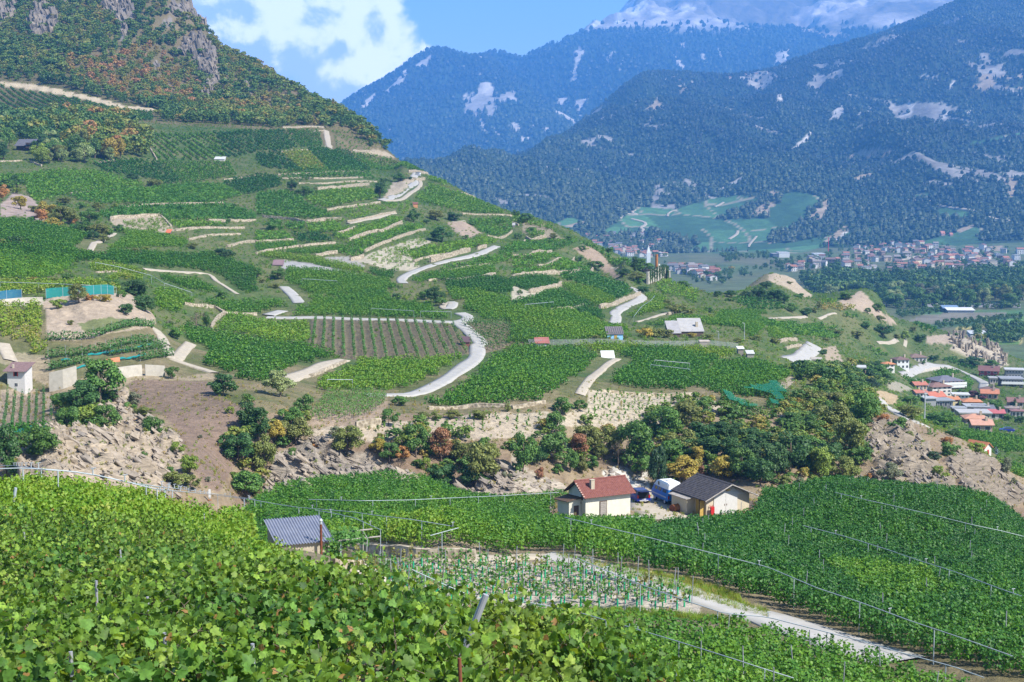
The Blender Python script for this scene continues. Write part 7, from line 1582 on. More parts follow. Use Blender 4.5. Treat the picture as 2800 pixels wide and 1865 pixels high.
hut_px('barn', 'long grey weathered barn roof behind yellow bushes', 'barn', tile_box(2, 1, 1535, 1385, 1755, 1500), R(5), 5, .55, (.10, .07, .055), GREYR, 'mono', .55, chimney=True)
hut_px('barn', 'lower grey barn annex beside the long barn', 'barn', tile_box(2, 1, 1425, 1412, 1545, 1500), R(5), 5, .6, (.10, .07, .055), (.30, .29, .29), 'mono', .5)
hut_px('vineyard_shed', 'small shed with flat red roof in the bright vineyard', 'shed', tile_box(2, 1, 208, 1528, 345, 1590), R(4), 2.5, .45, (.4, .4, .42), (.30, .11, .09), 'mono', .35)
hut_px('vineyard_shed', 'tiny dark red hut at the bend of the white road', 'shed', tile_box(1, 1, 1870, 1518, 1955, 1585), R(0), 2, .4, (.22, .09, .07), (.10, .06, .07), 'mono', .4)
hut_px('vineyard_shelter', 'white slanted shelter roof beside the diagonal path', 'shelter', tile_box(2, 2, 815, 80, 940, 130), R(4), 1.6, .85, (.25, .25, .24), (.58, .58, .56), 'mono', .7)
hut_px('tool_shed', 'narrow white-topped tool shed at the vineyard corner', 'shed', tile_box(2, 2, 2055, 18, 2120, 105), R(3), 1.6, .25, (.25, .22, .18), (.60, .60, .58), 'mono', .2)
hut_px('tool_shed', 'low grey tool shed beside the narrow white-topped one', 'shed', tile_box(2, 2, 2138, 55, 2215, 128), R(3), 1.6, .4, (.30, .28, .25), (.45, .45, .44), 'mono', .3)
hut_px('concrete_cabin', 'beige concrete cabin with flat roof behind the pale vineyard', 'cabin', (1912, 931, 1941, 951), R(2), 1.8, .12, (.33, .29, .25), (.50, .42, .36), 'flat', .1, ov=.08)
hut_px('vineyard_shed', 'little orange hut with brown roof on the terraces', 'hut', tile_box(1, 1, 1430, 268, 1478, 325), R(8), 2, .35, (.55, .25, .12), (.20, .08, .07), 'gable', .5)
hut_px('vineyard_shed', 'low hut with purple-brown roof at the head of the grey slab', 'hut', tile_box(1, 1, 150, 822, 250, 858), R(3), 3, .6, (.3, .25, .24), (.20, .13, .14), 'mono', .4)
hut_px('vineyard_shed', 'tiny red-roofed hut on the wall of the sparse plot', 'hut', tile_box(0, 1, 1508, 540, 1555, 564), R(0), 2.2, .5, (.08, .08, .09), (.50, .13, .06), 'mono', .4)
hut_px('vineyard_shed', 'tiny white hut between the pale striped vineyards', 'hut', tile_box(0, 0, 1950, 1438, 2050, 1466), R(0), 4, .4, (.45, .44, .42), (.50, .50, .48), 'mono', .3)
hut_px('vineyard_shed', 'dark recessed shed built into the terrace wall', 'shed', tile_box(1, 1, 2078, 942, 2155, 966), R(5), 2, .3, (.12, .10, .10), (.30, .26, .25), 'flat', .2)
hut_px('vineyard_shed', 'grey lean-to roof at the edge of the tan outcrop', 'shed', tile_box(2, 1, 0, 470, 30, 500), R(0), 3, .5, (.3, .27, .24), GREYR, 'mono', .3)
ct = hut_px('chalet', 'dark wooden chalet with grey roof and balcony in the wood', 'chalet', tile_box(0, 0, 130, 1275, 315, 1375), R(-14), 7, .45, (.055, .035, .03), (.12, .12, .14), 'gable', .75, ov=.7, ridge='x')
for z in (1.2, 2.9): Mb().box(1.5, 5.2, -1.2, -.02, z, z + .8).build('balcony', M['dwood'], ct)
Mb().box(2.2, 3.4, -.06, -.004, 1.9, 2.8).build('window', M['white'], ct)
hut_px('farm_building', 'small pinkish building with white flat roof below the road junction', 'house', tile_box(3, 2, 740, 200, 895, 262), R(-12), 6, .3, (.45, .31, .25), (.45, .45, .43), 'flat', .2, win=(4, 1))
hut_px('farm_building', 'little yellow garage beside the road junction', 'garage', tile_box(3, 2, 395, 135, 495, 172), R(-10), 5, .3, (.5, .42, .22), (.38, .34, .28), 'flat', .2)
cp = hut_px('belvedere', 'stone belvedere with an orange pillar by the pine on the ridge', 'belvedere', tile_box(2, 1, 1200, 880, 1320, 935), R(0), 4, .35, (.52, .47, .42), (.33, .2, .16), 'flat', .2)
for x, c, h1 in ((2.6, 'orange', 8.), (3.4, 'plaster', 4.2), (-1.5, 'plaster', 3.)): Mb().rod((x, 1.0, .5), (x, 1.0, h1), .55, 10).build('pillar', M[c], cp)
wl_ = wall('garden_wall', cpl(Z(2, 1, '1230,1025 1330,990 1400,965 1440,945')), 4.6, .6, M_PLASTERWALL, label='pale garden wall lined with thin cypresses on the ridge', rough=.05)
for x, y in ((1262, 1018), (1280, 1010), (1300, 1003), (1322, 995), (1345, 985), (1368, 975), (1385, 970), (1402, 962), (1420, 952)):
    (u, v), = Z(2, 1, f'{x},{y}'); P = GR.cast(u, v + 4)
    tree_at((P[0], P[1] - .6, P[2]), 6.2, 1.0, 'cypress', 'dg', 'thin cypress standing against the pale garden wall', 'cypresses along the garden wall', rng=trng)
# ---- the near village
VIL = [  # box in the enlarged village view (x0, y0, x1, y1), wall, roof, style, pitch, roof share, depth, turn, windows, words
    (165, 30, 300, 165, (.62, .62, .60), BRN, 'hip', .42, .32, 11, 12, (3, 2), 'white villa with brown hipped roof above the vineyard bend', 0),
    (295, 30, 465, 105, (.42, .40, .37), (.18, .12, .10), 'hip', .4, .45, 10, 12, (4, 1), 'brown-roofed wing standing behind the white villa', 0),
    (57, 85, 165, 188, (.62, .60, .56), ORG, 'hip', .4, .28, 8, 14, (2, 2), 'white house with orange roof left of the villa', 0),
    (925, 135, 1115, 240, (.28, .04, .04), (.17, .085, .08), 'gable', .45, .4, 11, -20, (3, 2), 'dark red house with brown roof under the quarry rock', 0),
    (1170, 165, 1345, 240, (.30, .30, .31), (.45, .45, .44), 'flat', .1, .1, 12, -15, (6, 2), 'grey modern block with white window bands', 0),
    (1130, 245, 1345, 330, (.09, .09, .10), (.26, .27, .29), 'flat', .1, .12, 10, -8, (7, 2), 'black modern villa with flat roof and awnings', 1),
    (1030, 252, 1135, 302, (.50, .42, .36), (.34, .34, .34), 'flat', .1, .15, 6, -8, (4, 1), 'low open garage beside the black villa', 0),
    (535, 232, 815, 352, (.55, .24, .19), (.14, .14, .17), 'hip', .35, .32, 15, 14, (6, 3), 'pink apartment house with grey roof and white balconies', 2),
    (480, 286, 700, 412, (.62, .57, .51), (.21, .12, .10), 'hip', .32, .28, 12, 14, (4, 3), 'cream apartment block with brown hipped roof', 0),
    (335, 292, 460, 365, (.60, .45, .25), (.38, .14, .10), 'gable', .4, .4, 7, 10, (3, 1), 'small ochre house with red roof by the dry slope', 0),
    (345, 360, 462, 440, (.62, .58, .54), (.40, .15, .11), 'gable', .35, .35, 7, 10, (3, 1), 'white cottage with red roof and red shutters', 0),
    (470, 380, 640, 475, (.60, .59, .57), (.42, .14, .09), 'gable', .5, .55, 10, 18, (3, 1), 'white house with broad red gabled roof', 0),
    (640, 405, 762, 502, (.55, .46, .24), (.42, .18, .09), 'gable', .4, .35, 9, 14, (2, 2), 'yellow house with orange roof', 0),
    (690, 395, 840, 462, (.64, .64, .63), (.50, .50, .49), 'flat', .1, .12, 8, -10, (4, 2), 'white cubic house with dark windows', 0),
    (935, 325, 1112, 418, (.58, .52, .36), (.15, .10, .09), 'hip', .4, .35, 10, -18, (3, 2), 'cream yellow house with dark brown roof', 0),
    (950, 388, 1112, 445, (.40, .25, .17), (.42, .17, .10), 'gable', .4, .6, 9, -15, (3, 1), 'low house with orange roof in front of the cream yellow one', 0),
    (1195, 380, 1345, 525, (.30, .25, .22), (.20, .11, .10), 'gable', .5, .6, 14, -12, (3, 1), 'large house with broad brown roof at the picture edge', 0),
    (425, 458, 545, 500, (.30, .30, .30), (.36, .37, .38), 'flat', .1, .2, 8, 8, (), 'flat grey carport roof', 0),
    (500, 470, 705, 520, (.14, .14, .15), (.24, .26, .28), 'flat', .1, .15, 8, 6, (4, 1), 'wide flat-roofed house with slatted grey roof', 0),
    (785, 455, 962, 525, (.45, .27, .17), (.46, .20, .10), 'hip', .4, .5, 9, -8, (3, 1), 'house with salmon hipped roof beside the purple tree', 0),
    (812, 502, 1026, 590, (.07, .07, .08), (.33, .34, .35), 'flat', .1, .1, 9, -5, (4, 1), 'dark cubic house with a pale flat roof', 0),
    (690, 515, 810, 592, (.20, .13, .10), (.28, .29, .30), 'flat', .1, .2, 7, -5, (3, 1), 'low brown house with grey flat roof', 0),
    (800, 610, 1016, 692, (.42, .30, .25), (.46, .24, .16), 'hip', .38, .5, 10, -6, (3, 1), 'house with wide salmon hipped roof below the dark cube', 0),
    (865, 672, 1062, 755, (.40, .29, .22), (.45, .25, .18), 'gable', .4, .55, 8, -4, (2, 1), 'salmon-roofed porch house with open posts', 0),
    (1025, 560, 1168, 632, (.50, .44, .38), (.38, .11, .12), 'gable', .4, .65, 9, -5, (2, 1), 'house with crimson metal roof', 0),
    (885, 540, 1080, 592, (.25, .25, .26), (.13, .135, .16), 'gable', .3, .7, 9, -4, (), 'slate-roofed house behind the dark cube', 0),
    (1180, 522, 1310, 585, (.42, .38, .33), (.24, .20, .18), 'hip', .3, .5, 9, -10, (3, 1), 'grey-brown roofed bungalow near the dark conifer', 0),
    (1230, 548, 1345, 612, (.52, .46, .40), (.22, .12, .12), 'hip', .3, .5, 9, -10, (3, 1), 'maroon-roofed bungalow at the picture edge', 0),
    (745, 590, 1050, 640, (.48, .44, .28), (.38, .37, .36), 'flat', .1, .3, 7, -6, (4, 1), 'long pale flat-roofed workshop', 0),
]
for x0, y0, x1, y1, wc, rc, stl, pit, rfr, dep, turn, win, words, bal in VIL:
    box = (2400 + x0 / 3.3625, 960 + y0 / 3.3625, 2400 + x1 / 3.3625, 960 + y1 / 3.3625)
    P = GR.cast((box[0] + box[2]) / 2, box[3], ymin=300); k = P[1] / F
    W = (box[2] - box[0]) * k * .9; Ht = (box[3] - box[1]) * k
    house('village_house', words, 'house', P, R(turn), W, min(dep, W * .9), max(2.4, Ht * (1 - rfr)), pit, wc, rc, stl, .5, win, 'houses of the near village', 'x', stl != 'flat', bal)
K = GR.cast(2701, 1243, ymin=220)
hs = house('chapel', 'white gabled annex with orange roof and red arched door by the blue spruce', 'house', K, R(35), 2.3, 4.5, 1.7, .8, (.60, .57, .52), (.46, .17, .08), 'gable', .3, (), None, 'y', False)
Mb().prism([(-.35, 0), (.35, 0), (.35, .9), (.2, 1.15), (0, 1.25), (-.2, 1.15), (-.35, .9)], 'y', -.05, -.004).build('door', M['red'], hs)
pc = thing('parked_car', 'small dark blue car parked by the village garden wall', 'car', GR.cast(2773, 1182, ymin=300), R(80))
Mb().loft(body_loft([(0, .8, .3, .75, .9, .7), (.4, .86, .2, .85, .95, .8), (3.2, .86, .2, .85, .95, .8), (4., .75, .3, .65, .75, .65)])).build('body', M['navy'], pc); Mb().loft([np.array([(-hw, y, .94), (-ht, y, zt), (ht, y, zt), (hw, y, .94)]) for y, hw, zt, ht in ((.2, .75, 1.1, .65), (.9, .78, 1.45, .6), (2.2, .78, 1.45, .6), (3.0, .75, 1.0, .65))]).build('cabin', M['glass'], pc)
for x in (-.75, .75):
    for y in (.75, 3.2): wheel(pc, x, y, .31)
for (c, r, x, y, mt, lab, turn) in ((1, 1, 1500, 30, 'white', 'tiny white car parked at the viewpoint on the ridge road', 75), (1, 1, 1498, 44, 'silver', 'tiny silver car parked below the white one at the viewpoint', 75)):
    v_ = thing('parked_car', lab, 'car', GR.cast(*Z(c, r, f'{x},{y}')[0]), R(turn)); v_.location.z += .3
    Mb().loft(body_loft([(0, .8, .3, .75, .9, .7), (.4, .86, .2, .85, .95, .8), (3.2, .86, .2, .85, .95, .8), (4., .75, .3, .65, .75, .65)])).build('body', M[mt], v_); Mb().loft([np.array([(-hw, q, .94), (-ht, q, zt), (ht, q, zt), (hw, q, .94)]) for q, hw, zt, ht in ((.2, .75, 1.1, .65), (.9, .78, 1.45, .6), (2.2, .78, 1.45, .6), (3.0, .75, 1.0, .65))]).build('cabin', M['glass'], v_)
    for x_ in (-.75, .75):
        for y_ in (.75, 3.2): wheel(v_, x_, y_, .31)
# lamp post with forked top beside the parking deck
P = GR.cast(2527, 1172, ymin=280); k = P[1] / F
lp = thing('lamp_post', 'tall grey lamp post with a forked top by the parking deck', 'lamp post', P)
hp = 78 * k
Mb().rod((0, 0, -.5), (0, 0, hp), .16, 10, .1).build('pole', M['steel'], lp); Mb().rod((-.2, 0, hp - .1), (.5, 0, hp - .1), .1, 8).build('collar', M['steel'], lp)
Mb().rod((0, 0, hp), (1.1, 0, hp + 2.6), .05).rod((.1, 0, hp), (-1.0, .4, hp + 1.3), .04).build('arm', M['steel'], lp)
for (c, r, x, y0, y1, r_, lab) in ((2, 1, 1885, 1455, 1530, .05, 'slim street lamp beside the orange shrubs'), (2, 1, 2118, 1380, 1535, .06, 'blue utility pole above the vineyards'), (3, 1, 1943, 1480, 1568, .09, 'power pole in the valley fields by the turquoise tunnel'), (3, 2, 1357, 325, 365, .1, 'short lamp by the village vineyard')):
    (u, vb), = Z(c, r, f'{x},{y1}'); (_, vt), = Z(c, r, f'{x},{y0}')
    P = GR.cast(u, vb); o = thing('utility_pole', lab, 'pole', P); hh = (vb - vt) * P[1] / F
    Mb().rod((0, 0, -.4), (0, 0, hh), r_ * 1.6, 7, r_).build('pole', M['steel'], o); Mb().rod((0, 0, hh), (-.6, 0, hh + .12), r_ * .8, 6).build('arm', M['steel'], o)
# ------------------------------------------------------------------ vines that show row by row on the hillside
def clump_cloud(X, z, ang, sizes, rng, per, L, W, H, z0, leaf):
    """leaf quads of a row of vines standing on the given points."""
    n = len(X); N_ = n * per
    t = rng.uniform(-.5, .5, N_) * L; th_ = rng.uniform(0, 2 * np.pi, N_); rr = np.sqrt(rng.uniform(.35, 1, N_))
    s = np.repeat(sizes, per); y = np.cos(th_) * rr * W * .5 * s; zz_ = z0 + (H * s - z0) * (.5 + .5 * np.sin(th_) * rr)
    ca, sa = np.cos(ang), np.sin(ang)
    cen = np.stack([np.repeat(X[:, 0], per) + t * ca - y * sa, np.repeat(X[:, 1], per) + t * sa + y * ca, np.repeat(z, per) + zz_], 1)
    nr = np.stack([-np.cos(th_) * sa, np.cos(th_) * ca, np.sin(th_) * .9 + .5], 1) + rng.normal(0, .4, (N_, 3))
    return cen, nr
def rows_as_things(poly_px, deg, gap, step, per, leaf, colr, label, group, W=.75, H=1.7, ymin=0, split=None):
    Wp = cpl(poly_px) if ymin == 0 else np.array([GR.cast(u, v, ymin=ymin) for u, v in poly_px])
    X, I = row_points(Wp, R(deg), gap, step, .1)
    rng = np.random.default_rng(9)
    k = 0
    for r_ in sorted(set(I.tolist())):
        Q = X[I == r_]
        if len(Q) < 3: continue
        z = GR.h(Q[:, 0], Q[:, 1])
        cen, nr = clump_cloud(Q, z, R(deg), rng.uniform(.85, 1.15, len(Q)), rng, per, step * 1.3, W, H, .3, leaf)
        base = np.array([Q[:, 0].mean(), Q[:, 1].mean(), z.mean()])
        o = thing('vine_row', label, 'vine row', base, 0, group)
        me = leaf_mesh('leaves', cen - base, nr, leaf, rng, M_LEAF)
        l_ = new('leaves', me, parent=o); j = rng.uniform(.9, 1.1); l_.color = (colr[0] * j, colr[1] * j, colr[2] * j, 1)
        tr = Mb()
        for q, zq in zip(Q[::2], z[::2]): tr.rod(np.array([q[0], q[1], zq - .2]) - base, np.array([q[0], q[1], zq + .9]) - base, .035, 4)
        tr.build('trunks', M_BARK, o, fix=False, kind='stuff')
        k += 1
    return k
GRN, GRN2, DGN = (.07, .175, .028), (.085, .19, .03), (.05, .15, .03)
k1 = rows_as_things(ZZ((1, 1, '490,1355 850,1355 1300,1365 1740,1382 1850,1450 1960,1568'), (1, 2, '1960,95 1500,148 800,138 550,60 460,0'), (1, 1, '490,1568')), 97, 2.1, 1.0, 16, .24, GRN, 'one of the dark leafy rows in the striped field above the road curve', 'rows of the striped field above the road curve', W=.5, H=1.8)
k2 = rows_as_things(ZZ((1, 1, '1850,1385 1960,1370 2240,1370 2335,1420'), (2, 1, '0,1420 220,1500 210,1568'), (1, 2, '2335,20 2080,90'), (1, 1, '2060,1560 1980,1480')), 128, 2.1, 1.0, 16, .24, GRN, 'one of the slanting rows in the field across the white road', 'slanting rows across the white road', W=.5, H=1.8)
k3 = rows_as_things(Z(0, 2, '0,500 60,480 400,450 430,470 480,710 450,760 0,830'), 108, 1.0, .7, 30, .13, DGN, 'upright vine row of the netted plot below the small grey house', 'upright rows of the netted plot', H=1.6, W=.30)
k4 = rows_as_things(ZZ((1, 2, '480,720 590,560 640,480 900,460 1190,470 1180,560 1060,640 1000,700 850,690 700,700')), 68, 1.5, .8, 30, .16, GRN2, 'bright green vine row on the small bank above the striped cliff', 'rows on the small bank above the cliff', W=.36, H=1.5)
for i, (px, lab) in enumerate(((Z(0, 1, '440,1545 900,1500 1390,1430'), 'topmost'), (Z(0, 2, '440,140 700,110 940,75 1390,0'), 'second'), (Z(0, 2, '450,250 600,215 800,180'), 'third'), (Z(0, 2, '1010,110 1250,75 1500,45'), 'upper end'), (Z(0, 2, '1280,160 1400,140 1565,120'), 'lower end'))):
    P = resample(cpl(px), .9); z = GR.h(P[:, 0], P[:, 1]); rng = np.random.default_rng(70 + i)
    d = np.arctan2(P[-1, 1] - P[0, 1], P[-1, 0] - P[0, 0])
    cen, nr = clump_cloud(P, z, d, rng.uniform(.85, 1.15, len(P)), rng, 60, 1.2, .9, 1.6, .2, .2)
    base = np.array([P[:, 0].mean(), P[:, 1].mean(), z.mean()])
    o = thing('vine_row', f'{lab} long vine row on the terraces under the bare tan bank', 'vine row', base, 0, 'long terrace rows under the tan bank')
    l_ = new('leaves', leaf_mesh('leaves', cen - base, nr, .24, rng, M_LEAF), parent=o); l_.color = (.06, .155, .03, 1)
    tr = Mb()
    for q, zq in zip(P[::3], z[::3]): tr.rod(np.array([q[0], q[1], zq - .2]) - base, np.array([q[0], q[1], zq + 1.9]) - base, .03, 4)
    tr.build('stakes', M['stake'], o, fix=False, kind='stuff')
# young vines on the bare terraces
rng = np.random.default_rng(21)
def tiny_vine(seed, n, h, w, leaf):
    r = np.random.default_rng(seed)
    c = np.column_stack([r.normal(0, w, n), r.normal(0, w, n), r.uniform(.15, 1, n) * h])
    return leaf_mesh(f'young_vine_{seed}', c, r.normal(0, .7, (n, 3)) + np.array([0, 0, .6]), leaf, r, M_VINE)
GG_YOUNG = scatter_group(lib('young', [tiny_vine(i, 16, .95, .09, .2) for i in range(4)]))
for px, deg, gap, stp, tint, lab in ((Z(2, 2, '760,440 1300,475 1650,480 1500,600 1250,720 1000,740 620,720 720,600'), 38, 1.9, 1.1, .42, 'young vines planted on the pale bare terrace behind the thicket'), (Z(1, 2, '950,800 1450,720 1900,680 2335,640 2335,760 1900,840 1400,860 960,860'), 5, 2.2, 1.3, .36, 'sparse young vines on the pale ledge above the cliff'), (Z(2, 2, '0,650 280,650 300,780 0,800'), 5, 2.2, 1.3, .36, 'sparse young vines at the end of the pale ledge')):
    X, I = row_points(cpl(px), R(deg), gap, stp, .2, .1); n = len(X)
    rot = np.zeros((n, 3)); rot[:, 2] = rng.uniform(0, 6, n)
    strew('young_vineyard', np.column_stack([X, GR.h(X[:, 0], X[:, 1])]), rot, rng.uniform(.7, 1.3, n), np.full(n, tint), GG_YOUNG, 4, lab, 'young vines')
# ------------------------------------------------------------------ nets
def net_mat(name, c, a=.75):
    m, nt, b = node_mat(name)
    b.inputs['Base Color'].default_value = (*c, 1); b.inputs['Alpha'].default_value = a; b.inputs['Roughness'].default_value = .7
    return m
M_TEAL, M_BLUE, M_GREENNET = net_mat('teal_net', (.01, .23, .23)), net_mat('blue_net', (.03, .16, .28)), net_mat('green_net', (.012, .17, .10), .5)
def net_fence(px, h, mat, label):
    P = resample(cpl(px), 1.5); z = GR.h(P[:, 0], P[:, 1]); n = len(P); base = np.array([P[0, 0], P[0, 1], z[0]])
    o = thing('net_fence', label, 'net', base)
    co = np.stack([np.column_stack([P, z + h * k + .05 * np.sin(np.arange(n) * 1.3 + k)]) for k in (.05, .5, 1.)], 1) - base
    new('netting', np_mesh('netting', co.reshape(-1, 3), grid_faces(n, 3)), mat, o)
    for i in range(0, n, 2): Mb().rod(np.array([P[i, 0], P[i, 1], z[i] - .3]) - base, np.array([P[i, 0], P[i, 1], z[i] + h + .1]) - base, .035, 6).build('post', M['steel'], o)
net_fence(Z(0, 1, '-60,1190 0,1185 110,1165 200,1165'), 1.9, M_BLUE, 'grey-blue net fence on top of the low pale wall')
net_fence(Z(0, 1, '420,1160 500,1150 640,1140 830,1130 1040,1128'), 1.9, M_TEAL, 'teal net fence along the top of the tan bank')
for px, lab in ((Z(0, 2, '450,300 560,270 680,240 780,215'), 'teal bird net rolled along the lowest terrace row'), (Z(0, 2, '800,115 900,105 1050,80 1200,60 1390,12'), 'teal bird net along the second terrace row'), (Z(0, 2, '1090,150 1200,140 1330,110'), 'dark teal net beside the orange tarpaulin'), (Z(0, 2, '560,165 640,155'), 'short blue net heap on the terrace')):
    P = resample(cpl(px), .7); z = GR.h(P[:, 0], P[:, 1]) + .25
    new('bird_net', Mb().add(*tube(np.column_stack([P, z + .08 * np.sin(np.arange(len(P)) * 1.9)]), .18 + .07 * np.sin(np.arange(len(P)) * 2.7), 7)).mesh('bird_net', True), M_TEAL, label=lab, category='net', group='bird nets on the terraces')
net_fence(Z(2, 2, '150,14 600,10 1080,18 1700,18 2060,42'), 1.3, net_mat('wire_mesh', (.30, .33, .34), .3), 'grey wire fence with posts behind the pale vineyard')
tp = cpl(Z(0, 2, '960,165 1010,160 1085,145 1080,165 965,180')); 
wall('tarpaulin', cpl(Z(0, 2, '960,172 1020,165 1085,155')), .6, .5, plain('orange_tarp', (.50, .20, .10), .7), label='orange tarpaulin strip between the terrace rows', category='tarpaulin')
def net_cover(px, h, mat, label, step=1.6):
    Wp = cpl(px); xs = np.arange(Wp[:, 0].min(), Wp[:, 0].max(), step); ys = np.arange(Wp[:, 1].min(), Wp[:, 1].max(), step)
    gx, gy = np.meshgrid(xs, ys); inside = pip(gx, gy, Wp[:, :2]); z = GR.h(gx, gy) + h + .18 * np.sin(gx * 2.9) + .12 * fbm(gx, gy, 0, 2)
    idx = np.arange(gx.size).reshape(gx.shape); k = inside[:-1, :-1] & inside[1:, 1:] & inside[:-1, 1:] & inside[1:, :-1]
    f = np.stack([idx[:-1, :-1], idx[:-1, 1:], idx[1:, 1:], idx[1:, :-1]], -1)[k]
    o = new('vine_net', np_mesh('vine_net', np.stack([gx, gy, z], -1).reshape(-1, 3), f), mat, label=label, category='net')
    X, I = row_points(Wp, R(5), 2., 1.2, .2); n = len(X); rot = np.zeros((n, 3))
    strew('vineyard', np.column_stack([X, GR.h(X[:, 0], X[:, 1])]), rot, RNG.uniform(.8, 1.1, n), np.full(n, .25), GG_MID, 4, 'dark vines showing through ' + label, 'vineyard')
net_cover(ZZ((2, 2, '1790,430 2060,460 2080,500 2335,500 2335,660 2100,640 1960,600 1890,500'), (3, 2, '0,400 60,395 190,470 170,560 80,690 0,660')), 1.45, M_GREENNET, 'turquoise bird netting spread over a vineyard corner')
net_cover(Z(0, 2, '60,800 200,790 450,750 490,800 300,830 60,860'), .5, M_TEAL, 'teal netting at the foot of the upright rows', 1.2)
net_cover(Z(0, 1, '630,510 690,510 770,540 740,548 640,535'), 1., M_GREENNET, 'small pale green net sheet under the outcrop')
stp = thing('stone_steps', 'stone steps climbing between the netting and the thicket', 'steps', GR.cast(*Z(2, 2, '1890,600')[0]), R(20))
for i in range(14): Mb().box(-.8, .8, i * .55, i * .55 + .62, -.6, .14 + i * .02).build('step', M['chim'], stp)
# ------------------------------------------------------------------ the vineyards of the near terrace
def up(uys): return np.array([(A_of(u) * y, y) for u, y in uys])
def big_block(poly, deg, gap, step, tint, label, group=GG_NEAR, avoid=(), thin=0., hs=1., patch_amp=.12):
    X, I = row_points(poly, R(deg), gap, step, .12, thin)
    z = GR.h(X[:, 0], X[:, 1])
    m = np.ones(len(X), bool)
    for a_ in avoid: m &= ~pip(X[:, 0], X[:, 1], a_)
    X, z = X[m], z[m]; n = len(X)
    rot = np.zeros((n, 3)); rot[:, 2] = R(deg) + RNG.normal(0, .15, n) + np.pi * RNG.integers(0, 2, n)
    pt = fbm(X[:, 0] / 7., X[:, 1] / 7., 2., 3)
    t = tint(X) if callable(tint) else np.full(n, tint)
    sc = RNG.uniform(.82, 1.14, n) * hs * (1 + .1 * pt)
    strew('vineyard', np.column_stack([X, z - .05]), rot, np.column_stack([np.ones(n), RNG.uniform(.9, 1.2, n), sc]), t + patch_amp * pt + RNG.normal(0, .04, n), group, 5, label, 'vineyard')
    return n
e1 = [GR.cast(u, v, ymin=60)[:2] for u, v in ZZ((1, 3, '950,300 1200,345 1500,388 1900,418 2335,415'), (2, 3, '200,405 420,400 700,478 1200,562'))]
LA = np.vstack([up([(590, 73), (680, 90), (800, 100)]), e1, up([(1790, 122), (1800, 132), (1745, 143), (1620, 146), (1520, 150), (1520, 158), (1560, 163), (1100, 164), (850, 157), (700, 149), (620, 120)])])
LD = up([(560, 60), (630, 54), (680, 58), (700, 66), (660, 74), (690, 88), (620, 92), (590, 80)])
big_block(LD, 20, 1.5, .8, .62, 'bright vines at the corner of the corrugated hut')
e2 = [GR.cast(u, v, ymin=60)[:2] for u, v in ZZ((2, 3, '1200,562 1600,632 2060,760 2110,830'), (3, 3, '0,860 480,1035 1000,1235 1700,1440 2335,1620'))]
LB = np.vstack([e2, up([(3050, 78), (3050, 163), (2800, 165), (2300, 172), (2110, 168), (2085, 147), (1925, 146), (1880, 138), (1800, 130), (1790, 122)])])
house_pad = up([(1500, 143), (1600, 139), (1765, 138), (1800, 130), (1830, 140), (1790, 158), (1700, 162), (1510, 160)])
shed_pad = up([(1860, 138), (1920, 141), (2075, 141), (2090, 150), (1900, 158)])
dry = up([(2350, 97), (2480, 92), (2640, 95), (2560, 108), (2400, 110), (2280, 106)])
na = big_block(LA, 8, 1.55, .85, lambda X: .37 + .26 * np.clip((124 - X[:, 1]) / 22., 0, 1) * np.clip((4 - X[:, 0]) / 10., 0, 1), 'green vineyard between the corrugated hut and the cream house', avoid=(house_pad,))
nb = big_block(LB, 4, 1.6, .85, lambda X: .19 + .26 * pip(X[:, 0], X[:, 1], dry) + .08 * np.clip((100 - X[:, 1]) / 14., 0, 1), 'wide dark green vineyard filling the lower terrace beside the road', avoid=(shed_pad,))
e3 = [GR.cast(u, v, ymin=55)[:2] for u, v in ZZ((2, 3, '-400,1080 0,1090 500,1110 1000,1130 1500,1160 1900,1190'), (2, 3, '2335,1270'), (3, 3, '200,1330 420,1380 700,1440 1000,1520 1400,1640 1700,1740'))]
LC = np.vstack([e3, up([(3000, 66), (2800, 58), (2200, 48), (1700, 52), (1400, 60), (1250, 72)])])
nc = big_block(LC, 12, 1.6, .85, .47, 'light green vineyard below the young vines at the road edge')
print('near tufts', na, nb, nc)
# grass verges
GRS = []
for i in range(3):
    r = np.random.default_rng(300 + i); n = 26
    a_ = r.uniform(0, 6.28, n); l_ = r.uniform(.12, .38, n); bx_ = r.normal(0, .10, (n, 2))
    co = np.stack([np.column_stack([bx_ - .012, np.zeros(n)]), np.column_stack([bx_ + .012, np.zeros(n)]), np.column_stack([bx_[:, 0] + np.cos(a_) * l_ * .5, bx_[:, 1] + np.sin(a_) * l_ * .5, l_])], 1).reshape(-1, 3)
    me = np_mesh(f'grass_{i}', co, np.arange(n * 3).reshape(n, 3)); attr(me, 'lv', np.repeat(r.uniform(0, 1, n), 3)); me.materials.append(M_VINE); GRS.append(me)
GG_GRASS = scatter_group(lib('grass', GRS))
def grass(poly, gap, tint, label, scale=1.):
    X = jitter_points(poly[:, 0].min(), poly[:, 0].max(), poly[:, 1].min(), poly[:, 1].max(), gap); X = X[pip(X[:, 0], X[:, 1], poly)]; n = len(X)
    rot = np.zeros((n, 3)); rot[:, 2] = RNG.uniform(0, 6, n)
    strew('grass', np.column_stack([X, GR.h(X[:, 0], X[:, 1])]), rot, RNG.uniform(.6, 1.3, n) * scale, tint + RNG.normal(0, .08, n), GG_GRASS, 3, label, 'grass')
pc_ = lambda px: np.array([GR.cast(u, v, ymin=60)[:2] for u, v in px])
grass(pc_(ZZ((2, 3, '420,405 800,490 1300,570 1700,650 2060,770 2110,850 2335,930 2335,990 2000,900 1600,790 1200,650 800,540 420,430'))), .28, .80, 'dry yellowing grass verge along the upper side of the road')
grass(pc_(ZZ((2, 3, '0,880 800,905 1500,930 1900,980 2200,1040 1900,1030 1300,1000 600,980 0,960'))), .3, .70, 'grass strip below the young vines')
